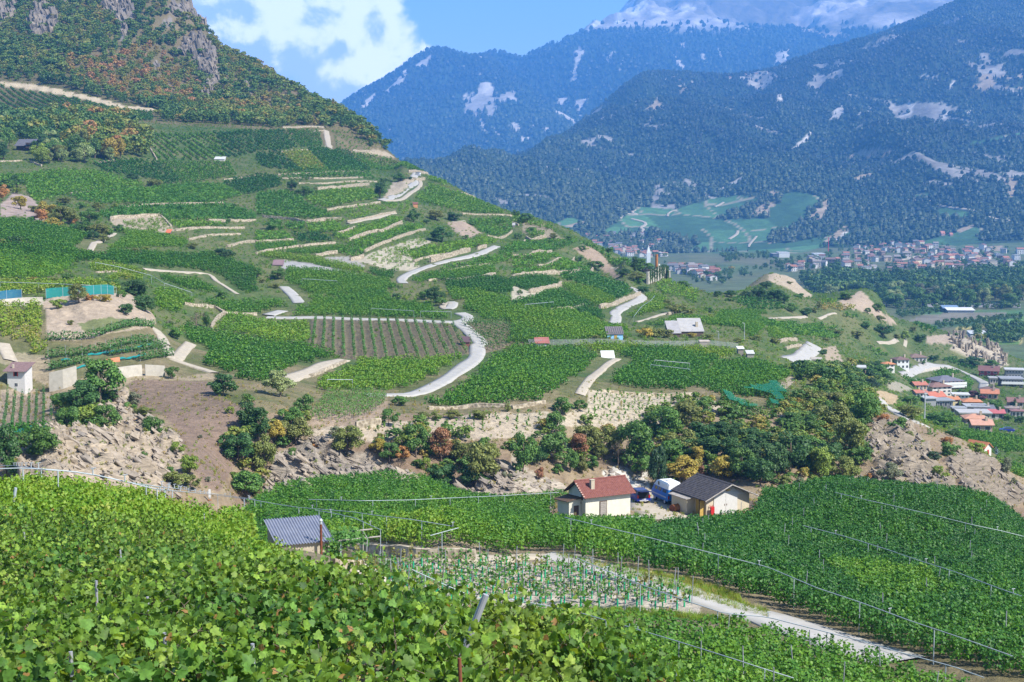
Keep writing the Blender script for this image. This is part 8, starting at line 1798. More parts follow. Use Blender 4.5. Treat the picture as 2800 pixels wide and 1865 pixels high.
grass(up([(1740, 147), (1790, 146), (1840, 142), (1850, 136), (1800, 140), (1745, 152)]), .3, .66, 'patchy grass of the yard by the cream house')
# ------------------------------------------------------------------ the young vines in their tubes
YP = np.array([GR.cast(u, v, ymin=70)[:2] for u, v in ZZ((1, 3, '1000,480 1300,468 1700,485 2335,492'), (2, 3, '300,500 620,545 900,610 1300,700 1600,800 1710,875 1690,935 1300,925 800,905 300,895 0,880'), (1, 3, '2100,862 1700,840 1250,740 900,640 860,560'))])
GC2 = paint
X, I = row_points(YP, R(62), 1.2, .86, .12)
tub = [Mb().rod((0, 0, -.05), (0, 0, .55), .055, 9).mesh('tube') for _ in range(1)][0]; tub.materials.append(M['greentube'])
tubw = Mb().rod((0, 0, -.05), (0, 0, .5), .055, 9).mesh('tube'); tubw.materials.append(M['whitetube'])
stem = Mb().rod((0, 0, 0), (.02, 0, 1.15), .02, 5).mesh('cane'); stem.materials.append(M_BARK)
def young(seed):
    r = np.random.default_rng(seed); n = 30
    a_ = r.uniform(0, 6.28); t = r.uniform(-.45, .45, n)
    c = np.column_stack([np.cos(a_) * t + r.normal(0, .08, n), np.sin(a_) * t + r.normal(0, .08, n), .62 + r.normal(0, .16, n) + .5 * np.abs(r.normal(0, .25, n))])
    return leaf_mesh('leaves', c, r.normal(0, .6, (n, 3)) + np.array([0, 0, .7]), .15, r, M_LEAF)
YV = [young(600 + i) for i in range(6)]
yr_ = random.Random(3)
for i, (x, y) in enumerate(X[:290]):
    pu, pv = proj(x, y, float(GR.h(x, y)))
    white = pu < 1010 + (pv - 1560) * 1.4 and pv > 1560
    o = thing('young_vine', 'young vine in a white tube at the leafy corner of the new planting' if white else 'young vine in a bright green tube in the new planting', 'young vine', (x, y, float(GR.h(x, y))), yr_.uniform(0, 6.28), 'young vines in white tubes' if white else 'young vines in green tubes', yr_.uniform(.85, 1.2))
    for nm, me in (('tube', tubw if white else tub), ('cane', stem), ('leaves', yr_.choice(YV))):
        c = bpy.data.objects.new(nm, me); COL.objects.link(c); c.parent = o
        if nm == 'leaves': c.color = (.085, .20, .03, 1) if yr_.random() < .85 else (.20, .20, .05, 1)
stk = Mb().rod((0, 0, -.3), (0, 0, 1.75), .028, 6).mesh('vine_stake'); stk.materials.append(M['stake'])
def stakes(pts, label, group, hs=1., lean=.05):
    for x, y in pts:
        o = new('vine_stake', stk, loc=(x, y, float(GR.h(x, y))), rz=yr_.uniform(0, 6), label=label, category='stake', group=group)
        o.rotation_euler = (yr_.gauss(0, lean), yr_.gauss(0, lean), 0); o.scale = (1, 1, hs * yr_.uniform(.92, 1.1))
sp_ = X[::7]
stakes(sp_, 'grey metal stake among the young vines', 'stakes of the young planting', 1.0)
ed = resample(np.array([GR.cast(u, v, ymin=70)[:2] for u, v in Z(2, 3, '560,570 830,640 1010,640 1150,690 1290,760 1500,800 1640,860')]), 1.9)
stakes(ed, 'grey metal stake on the road side of the new planting', 'stakes along the road', 1.15)
lc = row_points(LC, R(12), 3.3, 4.6, .4)[0]; stakes(lc[:110], 'grey metal stake standing out of the light green vineyard', 'stakes of the light green vineyard', 1.28)
lb = row_points(LB, R(4), 6.4, 7.5, .6)[0]; stakes(lb[::1][:90], 'grey metal stake in the wide dark green vineyard', 'stakes of the wide dark vineyard', 1.22)
# ------------------------------------------------------------------ sprinkler pipes on posts
PIPES = [
    (ZZ((0, 2, '-60,1108 0,1110 130,1112 420,1150 650,1210 880,1275 1160,1290 1430,1302 1700,1330 2000,1375 2335,1420')), 'upper white sprinkler pipe along the edge above the ravine', 2.2),
    (ZZ((0, 2, '0,1285 220,1228 620,1275 970,1302 1420,1325 1900,1372 2335,1428'), (1, 2, '200,1465 380,1492 900,1535'), (1, 3, '1050,42 1400,82 1840,155')), 'long white sprinkler pipe crossing above the corrugated hut', 2.2),
    (ZZ((1, 3, '1590,232 1740,190 1890,150')), 'short slanting sprinkler pipe in the vineyard behind the hut', 2.2),
    (ZZ((1, 3, '540,0 720,30 900,72 1160,190')), 'sprinkler pipe dropping towards the hut path', 2.1),
    (ZZ((1, 2, '480,1420 1000,1432 1400,1425 1700,1410 2335,1382'), (2, 2, '0,1380 450,1355')), 'nearly level sprinkler pipe left of the cream house', 2.1),
    (ZZ((2, 3, '480,65 700,120 1060,205 1640,345 2060,450 2335,520'), (3, 3, '450,710 870,850 1300,1010 1750,1160 2200,1320 2335,1370')), 'long sprinkler pipe slanting down from the cream house', 2.1),
    (ZZ((3, 3, '320,140 650,225 870,290 1120,370 1380,460 1700,560 2180,740 2335,790')), 'sprinkler pipe across the middle of the wide dark vineyard', 2.1),
    (ZZ((3, 2, '610,1355 900,1425 1240,1500 1500,1560'), (3, 3, '1850,130 2135,190 2335,240')), 'far sprinkler pipe at the back of the wide dark vineyard', 2.1),
    (ZZ((1, 3, '1420,540 1700,670 2000,800 2335,815'), (2, 3, '100,832 530,910 980,1040 1150,1090 1520,1200 2000,1350 2335,1460'), (3, 3, '200,1520 330,1568')), 'sprinkler pipe in front of the young vines', 2.0),
    (ZZ((2, 3, '590,435 900,570 1270,715 1600,830 1930,940 2335,975'), (3, 3, '110,1005 640,1140 840,1190 1180,1290 1700,1430 2080,1568')), 'sprinkler pipe running beside the road', 2.0),
]
for px, lab, H in PIPES:
    pts = np.array([GR.cast(u, v, lift=H, ymin=(50 if v > 1400 else 60)) for u, v in px]); pts[:, 2] = [float(GR.h(x, y)) + H for x, y, _ in pts]
    # keep the pipe smooth between its surveyed points
    d = np.concatenate([[0], np.cumsum(np.hypot(*np.diff(pts[:, :2], axis=0).T))])
    t = np.arange(0, d[-1], .8); C3 = np.stack([np.interp(t, d, pts[:, i]) for i in range(3)], 1)
    base = C3[0].copy()
    o = thing('sprinkler_pipe', lab, 'sprinkler pipe', base)
    Mb().path(C3 - base, .026, 7).build('pipe', M['pvc'], o, smooth=True, fix=False)
    for s in np.arange(1., d[-1], 7.0 if d[-1] > 20 else 3.):
        p = np.array([np.interp(s, d, pts[:, i]) for i in range(3)]) - base
        zg = float(GR.h(p[0] + base[0], p[1] + base[1])) - base[2]
        if p[2] - zg > 2.9: continue
        Mb().rod((p[0], p[1], zg - .3), (p[0], p[1], p[2]), .03, 6).build('post', M['pvc'], o, fix=False)
    for s in np.arange(4., d[-1], 14.):
        p = np.array([np.interp(s, d, pts[:, i]) for i in range(3)]) - base
        Mb().rod(p, p + np.array([0, 0, .28]), .03, 6).rod(p + np.array([-.09, 0, .28]), p + np.array([.12, 0, .31]), .025, 5).build('sprinkler_head', M['steel'], o, fix=False)
for c, r, s, lab in ((1, 1, '420,975 740,995', 'in the hollow vineyard'), (1, 1, '1050,1245 1440,1268', 'in the vineyard behind the striped field'), (1, 1, '1500,1270 1780,1275', 'near the road fork'), (2, 1, '120,1210 380,1185', 'in the dark vineyard above the boundary'), (2, 1, '1390,1370 1490,1350', 'behind the grey barn'), (2, 2, '1300,148 1620,178', 'upper one in the dark vineyard with faint pipes'), (2, 2, '1265,190 1625,232', 'lower one in the dark vineyard with faint pipes'), (0, 1, '0,1005 350,1015 700,1028 1060,1052', 'along the yellow-green vineyard'), (0, 1, '870,825 1100,870 1380,945 1500,1015 1750,1100', 'on the stony spur'), (1, 2, '650,325 880,328', 'in the bright vineyard inside the curve'), (2, 1, '1110,1320 1180,1230 1270,1170 1300,1130', 'curving through the light green plot')):
    pts = np.array([GR.cast(u, v, lift=1.75) for u, v in Z(c, r, s)]); pts[:, 2] = [float(GR.h(x, y)) + 1.75 for x, y, _ in pts]; base = pts[0].copy()
    o = thing('sprinkler_pipe', f'thin white sprinkler line {lab}', 'sprinkler pipe', base)
    Mb().path(pts - base, .05, 5).build('pipe', M['pvc'], o, fix=False)
    for p in pts: Mb().rod(p - base - np.array([0, 0, 2.3]), p - base, .03, 5).build('post', M['pvc'], o, fix=False)
# ------------------------------------------------------------------ the near vines, plant by plant
def vine_leaf():
    """outline of a five-lobed vine leaf, unit width, stalk at the origin, tip along +y; folded along the midrib."""
    half = [(0, 0), (.16, -.10), (.36, -.06), (.46, .12), (.36, .24), (.52, .42), (.40, .56), (.28, .54), (.22, .74), (.10, .86), (0, 1.0)]
    R_ = np.array([(x, y, -.22 * x - .10 * y * y + .05 * math.sin(9 * y)) for x, y in half]); L_ = R_[1:-1].copy(); L_[:, 0] *= -1
    return R_, L_
LR, LL = vine_leaf()
def leaf_cloud(cen, nrm, tip, size):
    """many folded, lobed leaves: two n-gons each."""
    n = len(cen); N_ = nrm / np.linalg.norm(nrm, axis=1, keepdims=True)
    t = tip - (tip * N_).sum(1, keepdims=True) * N_; t /= np.maximum(np.linalg.norm(t, axis=1, keepdims=True), 1e-6); b = np.cross(t, N_)
    k = len(LR); m = len(LL)
    T_ = np.vstack([LR, LL])                                  # k right-side points, m left-side points
    P = cen[:, None] + size[:, None, None] * (b[:, None] * T_[None, :, :1] + t[:, None] * (T_[None, :, 1:2] - .3) + N_[:, None] * T_[None, :, 2:])
    fr = np.arange(k); fl = np.concatenate([[k - 1], k + np.arange(m)[::-1], [0]])
    o = (np.arange(n) * (k + m))[:, None]
    return P.reshape(-1, 3), [fr[None] + o, fl[None] + o], k + m
M_VLEAF = leaf_mat('near_vine_leaves', 'object', None, rough=.6, trans=.34, sat=.5, dead=.975)
def vine_plant(seed, nl, size):
    r = np.random.default_rng(seed)
    shoots = []
    for i in range(9):
        a_ = r.uniform(0, 6.28); l_ = r.uniform(.25, .62)
        p0 = np.array([r.uniform(-.4, .4), r.normal(0, .05), .55]); p1 = p0 + np.array([r.normal(0, .12), r.normal(0, .14), .55 + r.uniform(0, .3)]); p2 = p1 + np.array([math.cos(a_) * l_ * .8, math.sin(a_) * l_ * .7, r.uniform(.0, .4)])
        shoots.append((p0, p1, p2))
    wood = [tube([(0, 0, -.25), (.04, .02, .3), (.0, .0, .62)], [.045, .035, .03], 6), tube([(-.5, 0, .60), (0, 0, .62), (.5, .02, .58)], [.015, .022, .015], 5)]
    for p0, p1, p2 in shoots: wood.append(tube([p0, p1, p2], [.009, .007, .004], 4))
    co, f = join_parts(wood); wd = np_mesh('canes', co, f); wd.materials.append(M_BARK)
    si = r.integers(0, 9, nl); t = r.uniform(0, 1, nl) ** .8
    S = np.array(shoots)
    q = np.where((t < .5)[:, None], S[si, 0] + (S[si, 1] - S[si, 0]) * (t * 2)[:, None], S[si, 1] + (S[si, 2] - S[si, 1]) * (t * 2 - 1)[:, None])
    off = r.normal(0, 1, (nl, 3)) * np.array([.16, .15, .12]); cen = q + off
    out = np.column_stack([off[:, 0] * .6, off[:, 1] * 2.2, np.zeros(nl)])
    nr = out * 2.2 + r.normal(0, .75, (nl, 3)) + np.array([0, 0, .42]); tip = r.normal(0, .5, (nl, 3)) + out * 1.5 + np.array([0, 0, -.45])
    return wd, cen, nr, tip, r.uniform(.6, 1.25, nl) * size, r
VP = []
for i in range(7):
    wd, cen, nr, tip, sz, r = vine_plant(800 + i, 420, .095)
    co, fs, per = leaf_cloud(cen, nr, tip, sz); me = np_mesh('leaves', co, fs); attr(me, 'lv', np.repeat(r.uniform(0, 1, len(cen)), per)); me.materials.append(M_VLEAF)
    VP.append((wd, me))
GLEAF = []
for i in range(4):
    co, fs, per = leaf_cloud(np.zeros((1, 3)), np.array([[.15 * i, .1, 1.]]), np.array([[0, 1., -.1]]), np.array([.13]))
    me = np_mesh('leaf', co, fs); attr(me, 'lv', np.full(per, .25 + .2 * i)); me.materials.append(M_VLEAF); GLEAF.append(me)
# a bunch of grapes
gb = Mb(); r = np.random.default_rng(5)
ico = bpy.data.meshes.new('grape'); bm = bmesh.new(); bmesh.ops.create_icosphere(bm, subdivisions=1, radius=.0095); bm.to_mesh(ico); bm.free()
gv = np.array([v.co[:] for v in ico.vertices]); gf = np.array([p.vertices[:] for p in ico.polygons])
for i in range(70):
    z = -r.uniform(0, .15); rad = .042 * (1 - (-z) / .19); a_ = r.uniform(0, 6.28); gb.add(gv + np.array([math.cos(a_) * rad, math.sin(a_) * rad, z]), gf)
GRAPES = gb.mesh('grape_bunch', True); GRAPES.materials.append(plain('pale_grapes', (.42, .36, .13), .35, spec=.5))
NV = up([(-300, 10.5), (1000, 10.5), (1700, 11.5), (2080, 14), (1990, 19), (1680, 22.5), (1330, 25), (1080, 28), (960, 36), (940, 50), (880, 63), (760, 67), (690, 63), (640, 58), (600, 58), (600, 70), (300, 71), (-300, 67)])
X, I = row_points(NV, R(24), 1.45, .92, .1)
z = GR.h(X[:, 0], X[:, 1])
d = np.hypot(X[:, 0], X[:, 1])
order = np.argsort(d)
nr_ = random.Random(12)
near, rest = order[:300], order[300:]
VCOL = [(.10, .20, .022), (.125, .225, .026), (.07, .165, .024), (.15, .235, .032)]
leaf_left = 300
for n_, i in enumerate(near):
    x, y = X[i]
    ci = nr_.randrange(4); pu, pv = proj(x, y, z[i] + 1.4)
    where = 'near the leaning metal post' if 1150 < pu < 1420 else 'along the crest in front of the lower vineyard' if pu >= 1420 else 'along the crest in front of the young vines' if pv < 1690 and pu > 800 else 'in the closest rows at the foot of the slope' if pv > 1790 else 'in the middle rows of the foreground slope' if pv > 1620 else 'in the upper rows of the foreground slope'
    o = thing('grapevine', f'{("mid green", "bright green", "deep green", "yellow-green")[ci]} leafy grapevine {where}', 'grapevine', (x, y, z[i]), R(24) + nr_.gauss(0, .2) + math.pi * nr_.randint(0, 1), 'foreground vines ' + where, nr_.uniform(.92, 1.15))
    wd, lf = nr_.choice(VP); c = VCOL[ci]; j = nr_.uniform(.88, 1.12)
    for nm, me in (('canes', wd), ('leaves', lf)):
        q = bpy.data.objects.new(nm, me); COL.objects.link(q); q.parent = o
        if nm == 'leaves': q.color = (c[0] * j, c[1] * j, c[2] * j, 1); q['kind'] = 'stuff'
    if n_ < 40:
        for _ in range(7):
            if leaf_left <= 0: break
            q = bpy.data.objects.new('leaf', nr_.choice(GLEAF)); COL.objects.link(q); q.parent = o; leaf_left -= 1
            q.location = (nr_.uniform(-.6, .6), nr_.uniform(-.4, .4), nr_.uniform(1.25, 1.75)); q.rotation_euler = (nr_.gauss(.35, .5), nr_.gauss(0, .5), nr_.uniform(0, 6.28)); q.color = (c[0] * 1.15, c[1] * 1.1, c[2], 1)
        if X[i, 0] < -1.5:
            for _ in range(3):
                q = bpy.data.objects.new('grape_bunch', GRAPES); COL.objects.link(q); q.parent = o
                q.location = (nr_.uniform(-.45, .45), nr_.uniform(-.3, .1), nr_.uniform(.7, 1.15)); q.scale = (1.2,) * 3
GG_VP = None
lib_v = []
for wd, me in VP:
    m2 = me.copy(); m2.materials.clear(); m2.materials.append(M_VINE); lib_v.append(m2)
GG_VP = scatter_group(lib('grapevine_leaves', lib_v))
n = len(rest); rot = np.zeros((n, 3)); rot[:, 2] = R(24) + RNG.normal(0, .2, n) + np.pi * RNG.integers(0, 2, n)
pt = fbm(X[rest, 0] / 5., X[rest, 1] / 5., 0, 2)
strew('vineyard', np.column_stack([X[rest], z[rest]]), rot, RNG.uniform(.92, 1.15, n), .66 + .06 * pt + RNG.normal(0, .05, n), GG_VP, 7, 'bright leafy vines further back in the foreground vineyard', 'vineyard')
print('near vines', len(X))
# posts of the foreground vineyard
def px_rod(name, label, cat, p0, p1, y, rad, mat, group=None, y2=None):
    a_ = np.array([float(ray_x(*p0)) * y, y, float(ray_q(p0[1])) * y]); y2 = y2 or y; b_ = np.array([float(ray_x(*p1)) * y2, y2, float(ray_q(p1[1])) * y2])
    e = a_ + (a_ - b_) / np.linalg.norm(a_ - b_) * 1.3
    return new(name, Mb().rod(e - a_, b_ - a_, rad, 9).mesh(name), mat, loc=tuple(a_), label=label, category=cat, **({'group': group} if group else {}))
lean = thing('leaning_post', 'leaning grey metal post strapped with thin bars in the foreground vines', 'post', (0, 0, 0))
for (p0, p1, rr_, mt) in (((1262, 1800), (1329, 1626), .042, 'stake'), ((1284, 1725), (1318, 1640), .022, 'pvc')):
    y = 17.5; a_ = np.array([float(ray_x(*p0)) * y, y, float(ray_q(p0[1])) * y]); b_ = np.array([float(ray_x(*p1)) * y, y, float(ray_q(p1[1])) * y])
    Mb().rod(a_ - (b_ - a_) * .8, b_, rr_, 10).build('tube', M[mt], lean)
for i, (u, v0, v1, y) in enumerate(((265, 1655, 1588, 22), (405, 1672, 1632, 20.5), (452, 1795, 1730, 15.5), (195, 1820, 1782, 14.5), (632, 1670, 1640, 20), (692, 1800, 1760, 15), (1092, 1735, 1700, 21), (68, 1480, 1455, 38), (330, 1520, 1500, 33), (560, 1440, 1405, 58), (900, 1745, 1700, 19))):
    px_rod('vine_stake', 'grey metal stake showing between the foreground leaves', 'stake', (u, v0), (u - 2, v1), y, .022, M['stake'], 'stakes of the foreground vineyard')
for u, v0, v1, y in ((830, 1790, 1700, 18.5), (1259, 1865, 1800, 14), (940, 1610, 1550, 84.), (1240, 1660, 1615, 80)):
    px_rod('vine_stake', 'rusty iron stake in the vines', 'stake', (u, v0), (u - 3, v1), y, .02 if y < 50 else .045, M['rust'], 'rusty stakes')
px_rod('pipe_end', 'pale upright pipe end at the top of the foreground vineyard', 'pipe', (38, 1368), (43, 1334), 52., .055, M['pvc'])
sg = thing('trail_sign', 'small white sign on an orange foot at the ravine edge', 'sign', (0, 0, 0)); P = GR.cast(573, 1345, lift=1.2, ymin=60); sg.location = P
Mb().box(-.12, .12, -.02, .02, .55, 1.5).build('board', M['white'], sg); Mb().rod((0, 0, -1.2), (0, 0, .6), .04).build('post', M['steel'], sg); Mb().box(-.2, .2, -.05, .05, .2, .32).build('foot_plate', M['orange'], sg)
# ------------------------------------------------------------------ valley floor: villages, river wood, fields
vr = random.Random(17)
def simple_house_meshes():
    out = []
    for i in range(6):
        W, D, H, p = ((9, 8, 5, .45), (11, 9, 6.5, .4), (8, 8, 6, .5), (13, 9, 5, .35), (10, 9, 8, .4), (7, 7, 4.5, .5))[i]
        x0, x1 = -W / 2, W / 2
        wm = Mb().prism([(0, -4), (D, -4), (D, H), (D / 2, H + p * D / 2), (0, H)], 'x', x0, x1).mesh('wall')
        A_ = [[(x0 - .6, -.6, H - .1), (x1 + .6, -.6, H - .1)], [(x0 - .6, D / 2, H + p * D / 2 + .2), (x1 + .6, D / 2, H + p * D / 2 + .2)], [(x0 - .6, D + .6, H - .1), (x1 + .6, D + .6, H - .1)]]
        rm = Mb().sheet(np.array(A_), .2).mesh('roof')
        wn_ = Mb()
        for k in range(3):
            for l in range(2 if H > 4.8 else 1): wn_.box(x0 + W * (k + .5) / 3 - .6, x0 + W * (k + .5) / 3 + .6, -.06, -.003, 1 + l * 2.7, 2.5 + l * 2.7)
        out.append((wm, rm, wn_.mesh('windows')))
    return out
SH = simple_house_meshes()
def obj_col_mat(name, rough, spec=.2):
    m, nt, b = node_mat(name); oi = nd(nt, 'ShaderNodeObjectInfo'); nt.links.new(oi.outputs['Color'], b.inputs['Base Color']); b.inputs['Roughness'].default_value = rough
    return m
M_FW, M_FR = obj_col_mat('village_plaster', .85), obj_col_mat('village_roof', .85)
for w, r_, g_ in SH: w.materials.append(M_FW); r_.materials.append(M_FR); g_.materials.append(M['glass'])
WCOL = [(.62, .60, .57), (.58, .56, .54), (.55, .50, .42), (.60, .52, .38), (.50, .48, .47), (.60, .58, .56), (.52, .40, .30), (.28, .2, .15)]
RCOL = [(.22, .11, .09), (.30, .14, .10), (.18, .13, .12), (.34, .16, .12), (.15, .15, .16), (.25, .22, .2), (.20, .12, .11)]
CW = ['white', 'pale', 'cream', 'yellowish', 'grey', 'white', 'ochre', 'brown timber']
RW = ['brown', 'red', 'dark brown', 'red', 'slate', 'grey', 'maroon']
def village(px, n, where, sh=VA, smin=.75, smax=1.1, mind=14):
    P = np.array([sh.cast(u, v)[:2] for u, v in px]); got = []
    tries = 0
    while len(got) < n and tries < n * 60:
        tries += 1
        u, v = vr.uniform(min(p[0] for p in px), max(p[0] for p in px)), vr.uniform(min(p[1] for p in px), max(p[1] for p in px))
        if not pip(np.array([u]), np.array([v]), px)[0]: continue
        Q = sh.cast(u, v)
        if any((Q[0] - g[0]) ** 2 + (Q[1] - g[1]) ** 2 < mind ** 2 for g in got): continue
        got.append(Q)
        i, wi, ri = vr.randrange(6), vr.randrange(8), vr.randrange(7)
        o = thing('village_house', f'{CW[wi]} house with {RW[ri]} roof {where}', 'house', Q, vr.choice((0, 1.57, .3, -.3, .8)) + vr.gauss(0, .15), 'houses ' + where, vr.uniform(smin, smax))
        for nm, me, c in (('wall', SH[i][0], WCOL[wi]), ('roof', SH[i][1], RCOL[ri]), ('windows', SH[i][2], None)):
            q = bpy.data.objects.new(nm, me); COL.objects.link(q); q.parent = o
            if c: q.color = (*c, 1)
            else: q['kind'] = 'stuff'
    return got
gA = village(Z(2, 1, '570,580 720,585 900,580 1180,590 1350,620 1380,670 1150,740 1400,770 1250,790 1000,760 850,700 700,640'), 105, 'in the far town behind the ridge', smin=.7, smax=1.0, mind=15)
gB = village(ZZ((3, 1, '60,880 150,860 330,830 420,800 560,790 700,770 850,700 1150,660 1400,650 1560,680 1600,720 1900,700 2100,720 2335,740 2335,870 1900,880 1600,910 1200,930 900,910 500,880 200,920')), 150, 'in the village along the valley foot', mind=12)
gC = village(Z(2, 1, '1430,870 1550,870 1700,880 1900,910 1950,960 1850,990 1650,960 1480,920'), 26, 'in the hamlet beyond the ridge end', mind=13, smin=.8, smax=1.1)
gD = village(Z(2, 0, '1260,690 1500,720 1700,740 1900,730 2150,690 2335,665 2335,690 2100,715 1800,755 1600,790 1400,740'), 26, 'in the hamlet on the high forest terrace', mind=30)
def hall(box, label, wallc, roofc, style='flat', D=25, win=(), turn=0, pitch=.2, rf=.12):
    return hut_px('hall_building', label, 'building', box, R(turn), D, rf, wallc, roofc, style, pitch, sh=VA, win=win, ov=.4)
hall(tile_box(3, 1, 98, 730, 200, 782), 'long white industrial hall at the valley foot', (.62, .62, .61), (.55, .55, .55)); hall(tile_box(3, 1, 42, 742, 100, 782), 'dark end block of the long white hall', (.10, .12, .15), (.3, .3, .3))
hall(tile_box(3, 1, 420, 742, 525, 782), 'white hall beside the thin red mast', (.58, .60, .62), (.5, .52, .53)); hall(tile_box(3, 1, 2010, 800, 2095, 866), 'cream office block with dark window bands', (.55, .47, .36), (.3, .28, .26), win=(8, 4), D=14)
hall(tile_box(3, 1, 1870, 805, 2010, 850), 'dark glass wing of the office block', (.06, .08, .10), (.12, .13, .14), D=14); hall(tile_box(3, 1, 2175, 788, 2230, 858), 'pink tower block in the valley village', (.52, .32, .26), (.3, .2, .18), win=(3, 5), D=14)
hall(tile_box(3, 1, 2245, 752, 2305, 806), 'white apartment block at the village edge', (.60, .60, .62), (.4, .4, .42), win=(4, 4), D=12); hall(tile_box(3, 1, 1160, 790, 1205, 838), 'grey tower house in the village', (.34, .36, .37), (.2, .2, .2), win=(3, 5), D=12)
hall(tile_box(3, 1, 862, 858, 950, 905), 'white terrace block with balconies', (.60, .58, .56), (.35, .33, .32), win=(6, 3), D=12); hall(tile_box(3, 1, 1035, 780, 1080, 815), 'yellow house block in the valley village', (.55, .42, .26), (.25, .14, .1), 'hip', 12, (3, 2), pitch=.4, rf=.3)
hall(tile_box(3, 1, 438, 800, 480, 838), 'cream cubic block in the valley village', (.58, .48, .36), (.4, .36, .32), win=(3, 3), D=12); hall(tile_box(3, 1, 535, 795, 605, 826), 'orange gabled hall in the valley village', (.50, .32, .18), (.42, .22, .12), 'gable', 14, (4, 1), pitch=.4, rf=.4)
hall(tile_box(3, 1, 1580, 548, 1618, 582), 'pink twin-gabled manor on the slope', (.55, .30, .25), (.42, .18, .13), 'gable', 12, (3, 2), pitch=.7, rf=.4); hall(tile_box(3, 1, 1662, 560, 1690, 586), 'small pink house beside the manor on the slope', (.55, .32, .27), (.42, .18, .13), 'gable', 10, (2, 1), pitch=.6, rf=.4)
hall(tile_box(3, 1, 1810, 698, 1895, 722), 'long white hall at the top of the village', (.60, .62, .64), (.5, .51, .52)); hall(tile_box(3, 1, 2080, 738, 2120, 770), 'white block near the red field', (.58, .59, .6), (.4, .4, .4), win=(3, 2), D=12)
hall(tile_box(2, 1, 1350, 735, 1420, 772), 'white terraced blocks at the town edge', (.62, .60, .56), (.5, .48, .45), win=(5, 2), D=14); hall(tile_box(2, 1, 1600, 905, 1655, 940), 'large white house in the hamlet beyond the ridge', (.60, .58, .58), (.30, .28, .3), 'gable', 12, (4, 2), pitch=.5, rf=.4)
hall(tile_box(2, 1, 1720, 890, 1790, 925), 'orange facade row in the hamlet beyond the ridge', (.50, .30, .2), (.35, .3, .28), 'gable', 12, (4, 1), pitch=.4, rf=.4)
P = VA.cast(*Z(2, 1, '1245,835')[0]); sp = thing('church_steeple', 'slim white church steeple rising behind the ridge trees', 'steeple', P); k = P[1] / F
Mb().box(-2.5, 2.5, -2.5, 2.5, -3, 14).build('tower', M['white'], sp); Mb().loft([np.array([(-2.6, -2.6, 14.), (2.6, -2.6, 14.), (2.6, 2.6, 14.), (-2.6, 2.6, 14.)]), np.array([(-.1, -.1, 24.), (.1, -.1, 24.), (.1, .1, 24.), (-.1, .1, 24.)])]).build('spire', M['white'], sp)
P = VA.cast(*Z(3, 1, '549,755')[0]); ms = thing('mast', 'thin red mast behind the white hall', 'mast', P); Mb().rod((0, 0, -2), (0, 0, 26), .7, 7, .4).build('pole', M['red'], ms)
# greenhouse tunnels and farm buildings of the plain
def tunnel(box, D, c, label, sh=VA):
    l, t, r_, b_ = box; P = sh.cast((l + r_) / 2, b_, ymin=700); k = P[1] / F; L = (r_ - l) * k; h = (b_ - t) * k * .8
    o = thing('greenhouse_tunnel', label, 'greenhouse', P, R(-6)); a_ = np.linspace(0, np.pi, 12)
    Mb().loft([np.array([(x, 4 - 4 * math.cos(q), h * math.sin(q)) for q in a_]) for x in (-L / 2, L / 2)]).build('cover', c, o); Mb().box(-L / 2 - .1, -L / 2 - .02, 1.5, 6.5, 0, h * .7).build('opening', M['dark'], o)  # end panel coloured near-black for the shade inside the tunnel
tunnel((2720, 908, 2766, 919), 8, plain('turquoise_cover', (.01, .42, .42), .5), 'turquoise greenhouse tunnel on the plain'); tunnel((2746, 901, 2766, 908), 8, plain('grey_cover', (.35, .42, .38), .5), 'grey-green tunnel behind the turquoise one')
house('farm_hall', 'white-roofed open farm hall at the edge of the orchards', 'hall', VA.cast(2628, 856), R(-4), 20, 10, 2.4, .12, (.30, .32, .34), (.62, .62, .62), 'mono', .8, (), None, 'x', False)
house('farm_hall', 'small blue-roofed shed beside the white-roofed farm hall', 'hall', VA.cast(2602, 853), R(-4), 12, 10, 2.6, .2, (.2, .22, .25), (.16, .24, .34), 'mono', .5, (), None, 'x', False)
house('farm_hall', 'tiny grey sheds near the turquoise tunnel', 'shed', VA.cast(2676, 922), R(0), 11, 7, 2.4, .2, (.4, .42, .42), (.45, .47, .48), 'mono', .4, (), None, 'x', False)
house('farm_hall', 'tiny white hut at the end of the valley track', 'hut', VA.cast(2790, 898), R(0), 6, 6, 3, .3, (.6, .6, .6), (.5, .5, .5), 'gable', .4, (), None, 'x', False)
for px, w in ((Z(3, 1, '1430,1215 1700,1213 2000,1217 2300,1222'), 9), (Z(3, 1, '1430,1230 1900,1232 2300,1238'), 7)):
    ribbon('railway', VA.poly(px), w, noise_mat('rail_bed', (.20, .2, .21), (.33, .33, .34), .3, .9), 1.4, VA, 12, kind='structure')
for px, w in ((Z(2, 1, '960,330 1120,345 1090,370 1150,390'), 8), (Z(2, 1, '1150,390 1030,382 990,430'), 6), (Z(2, 1, '1090,430 1220,470 1170,510 1200,530 1180,560'), 9), (Z(2, 1, '1420,410 1430,375 1500,350'), 7), (Z(2, 1, '1980,615 2050,570 2060,540'), 8), (Z(2, 1, '1850,320 1930,280'), 7), (Z(2, 1, '2160,690 2170,660 2230,590'), 6), (Z(3, 1, '1250,245 1330,260 1500,270 1540,300 1700,330 1900,360'), 9), (Z(3, 1, '1510,390 1560,430 1540,470 1600,540'), 7), (Z(3, 1, '2010,410 2100,435 2210,445'), 9), (Z(3, 1, '1560,790 1400,770 1200,810'), 7)):
    ribbon('far_road', VA.poly(px), w * .7, M_TRACK, 1.2, VA, 12, kind='structure')
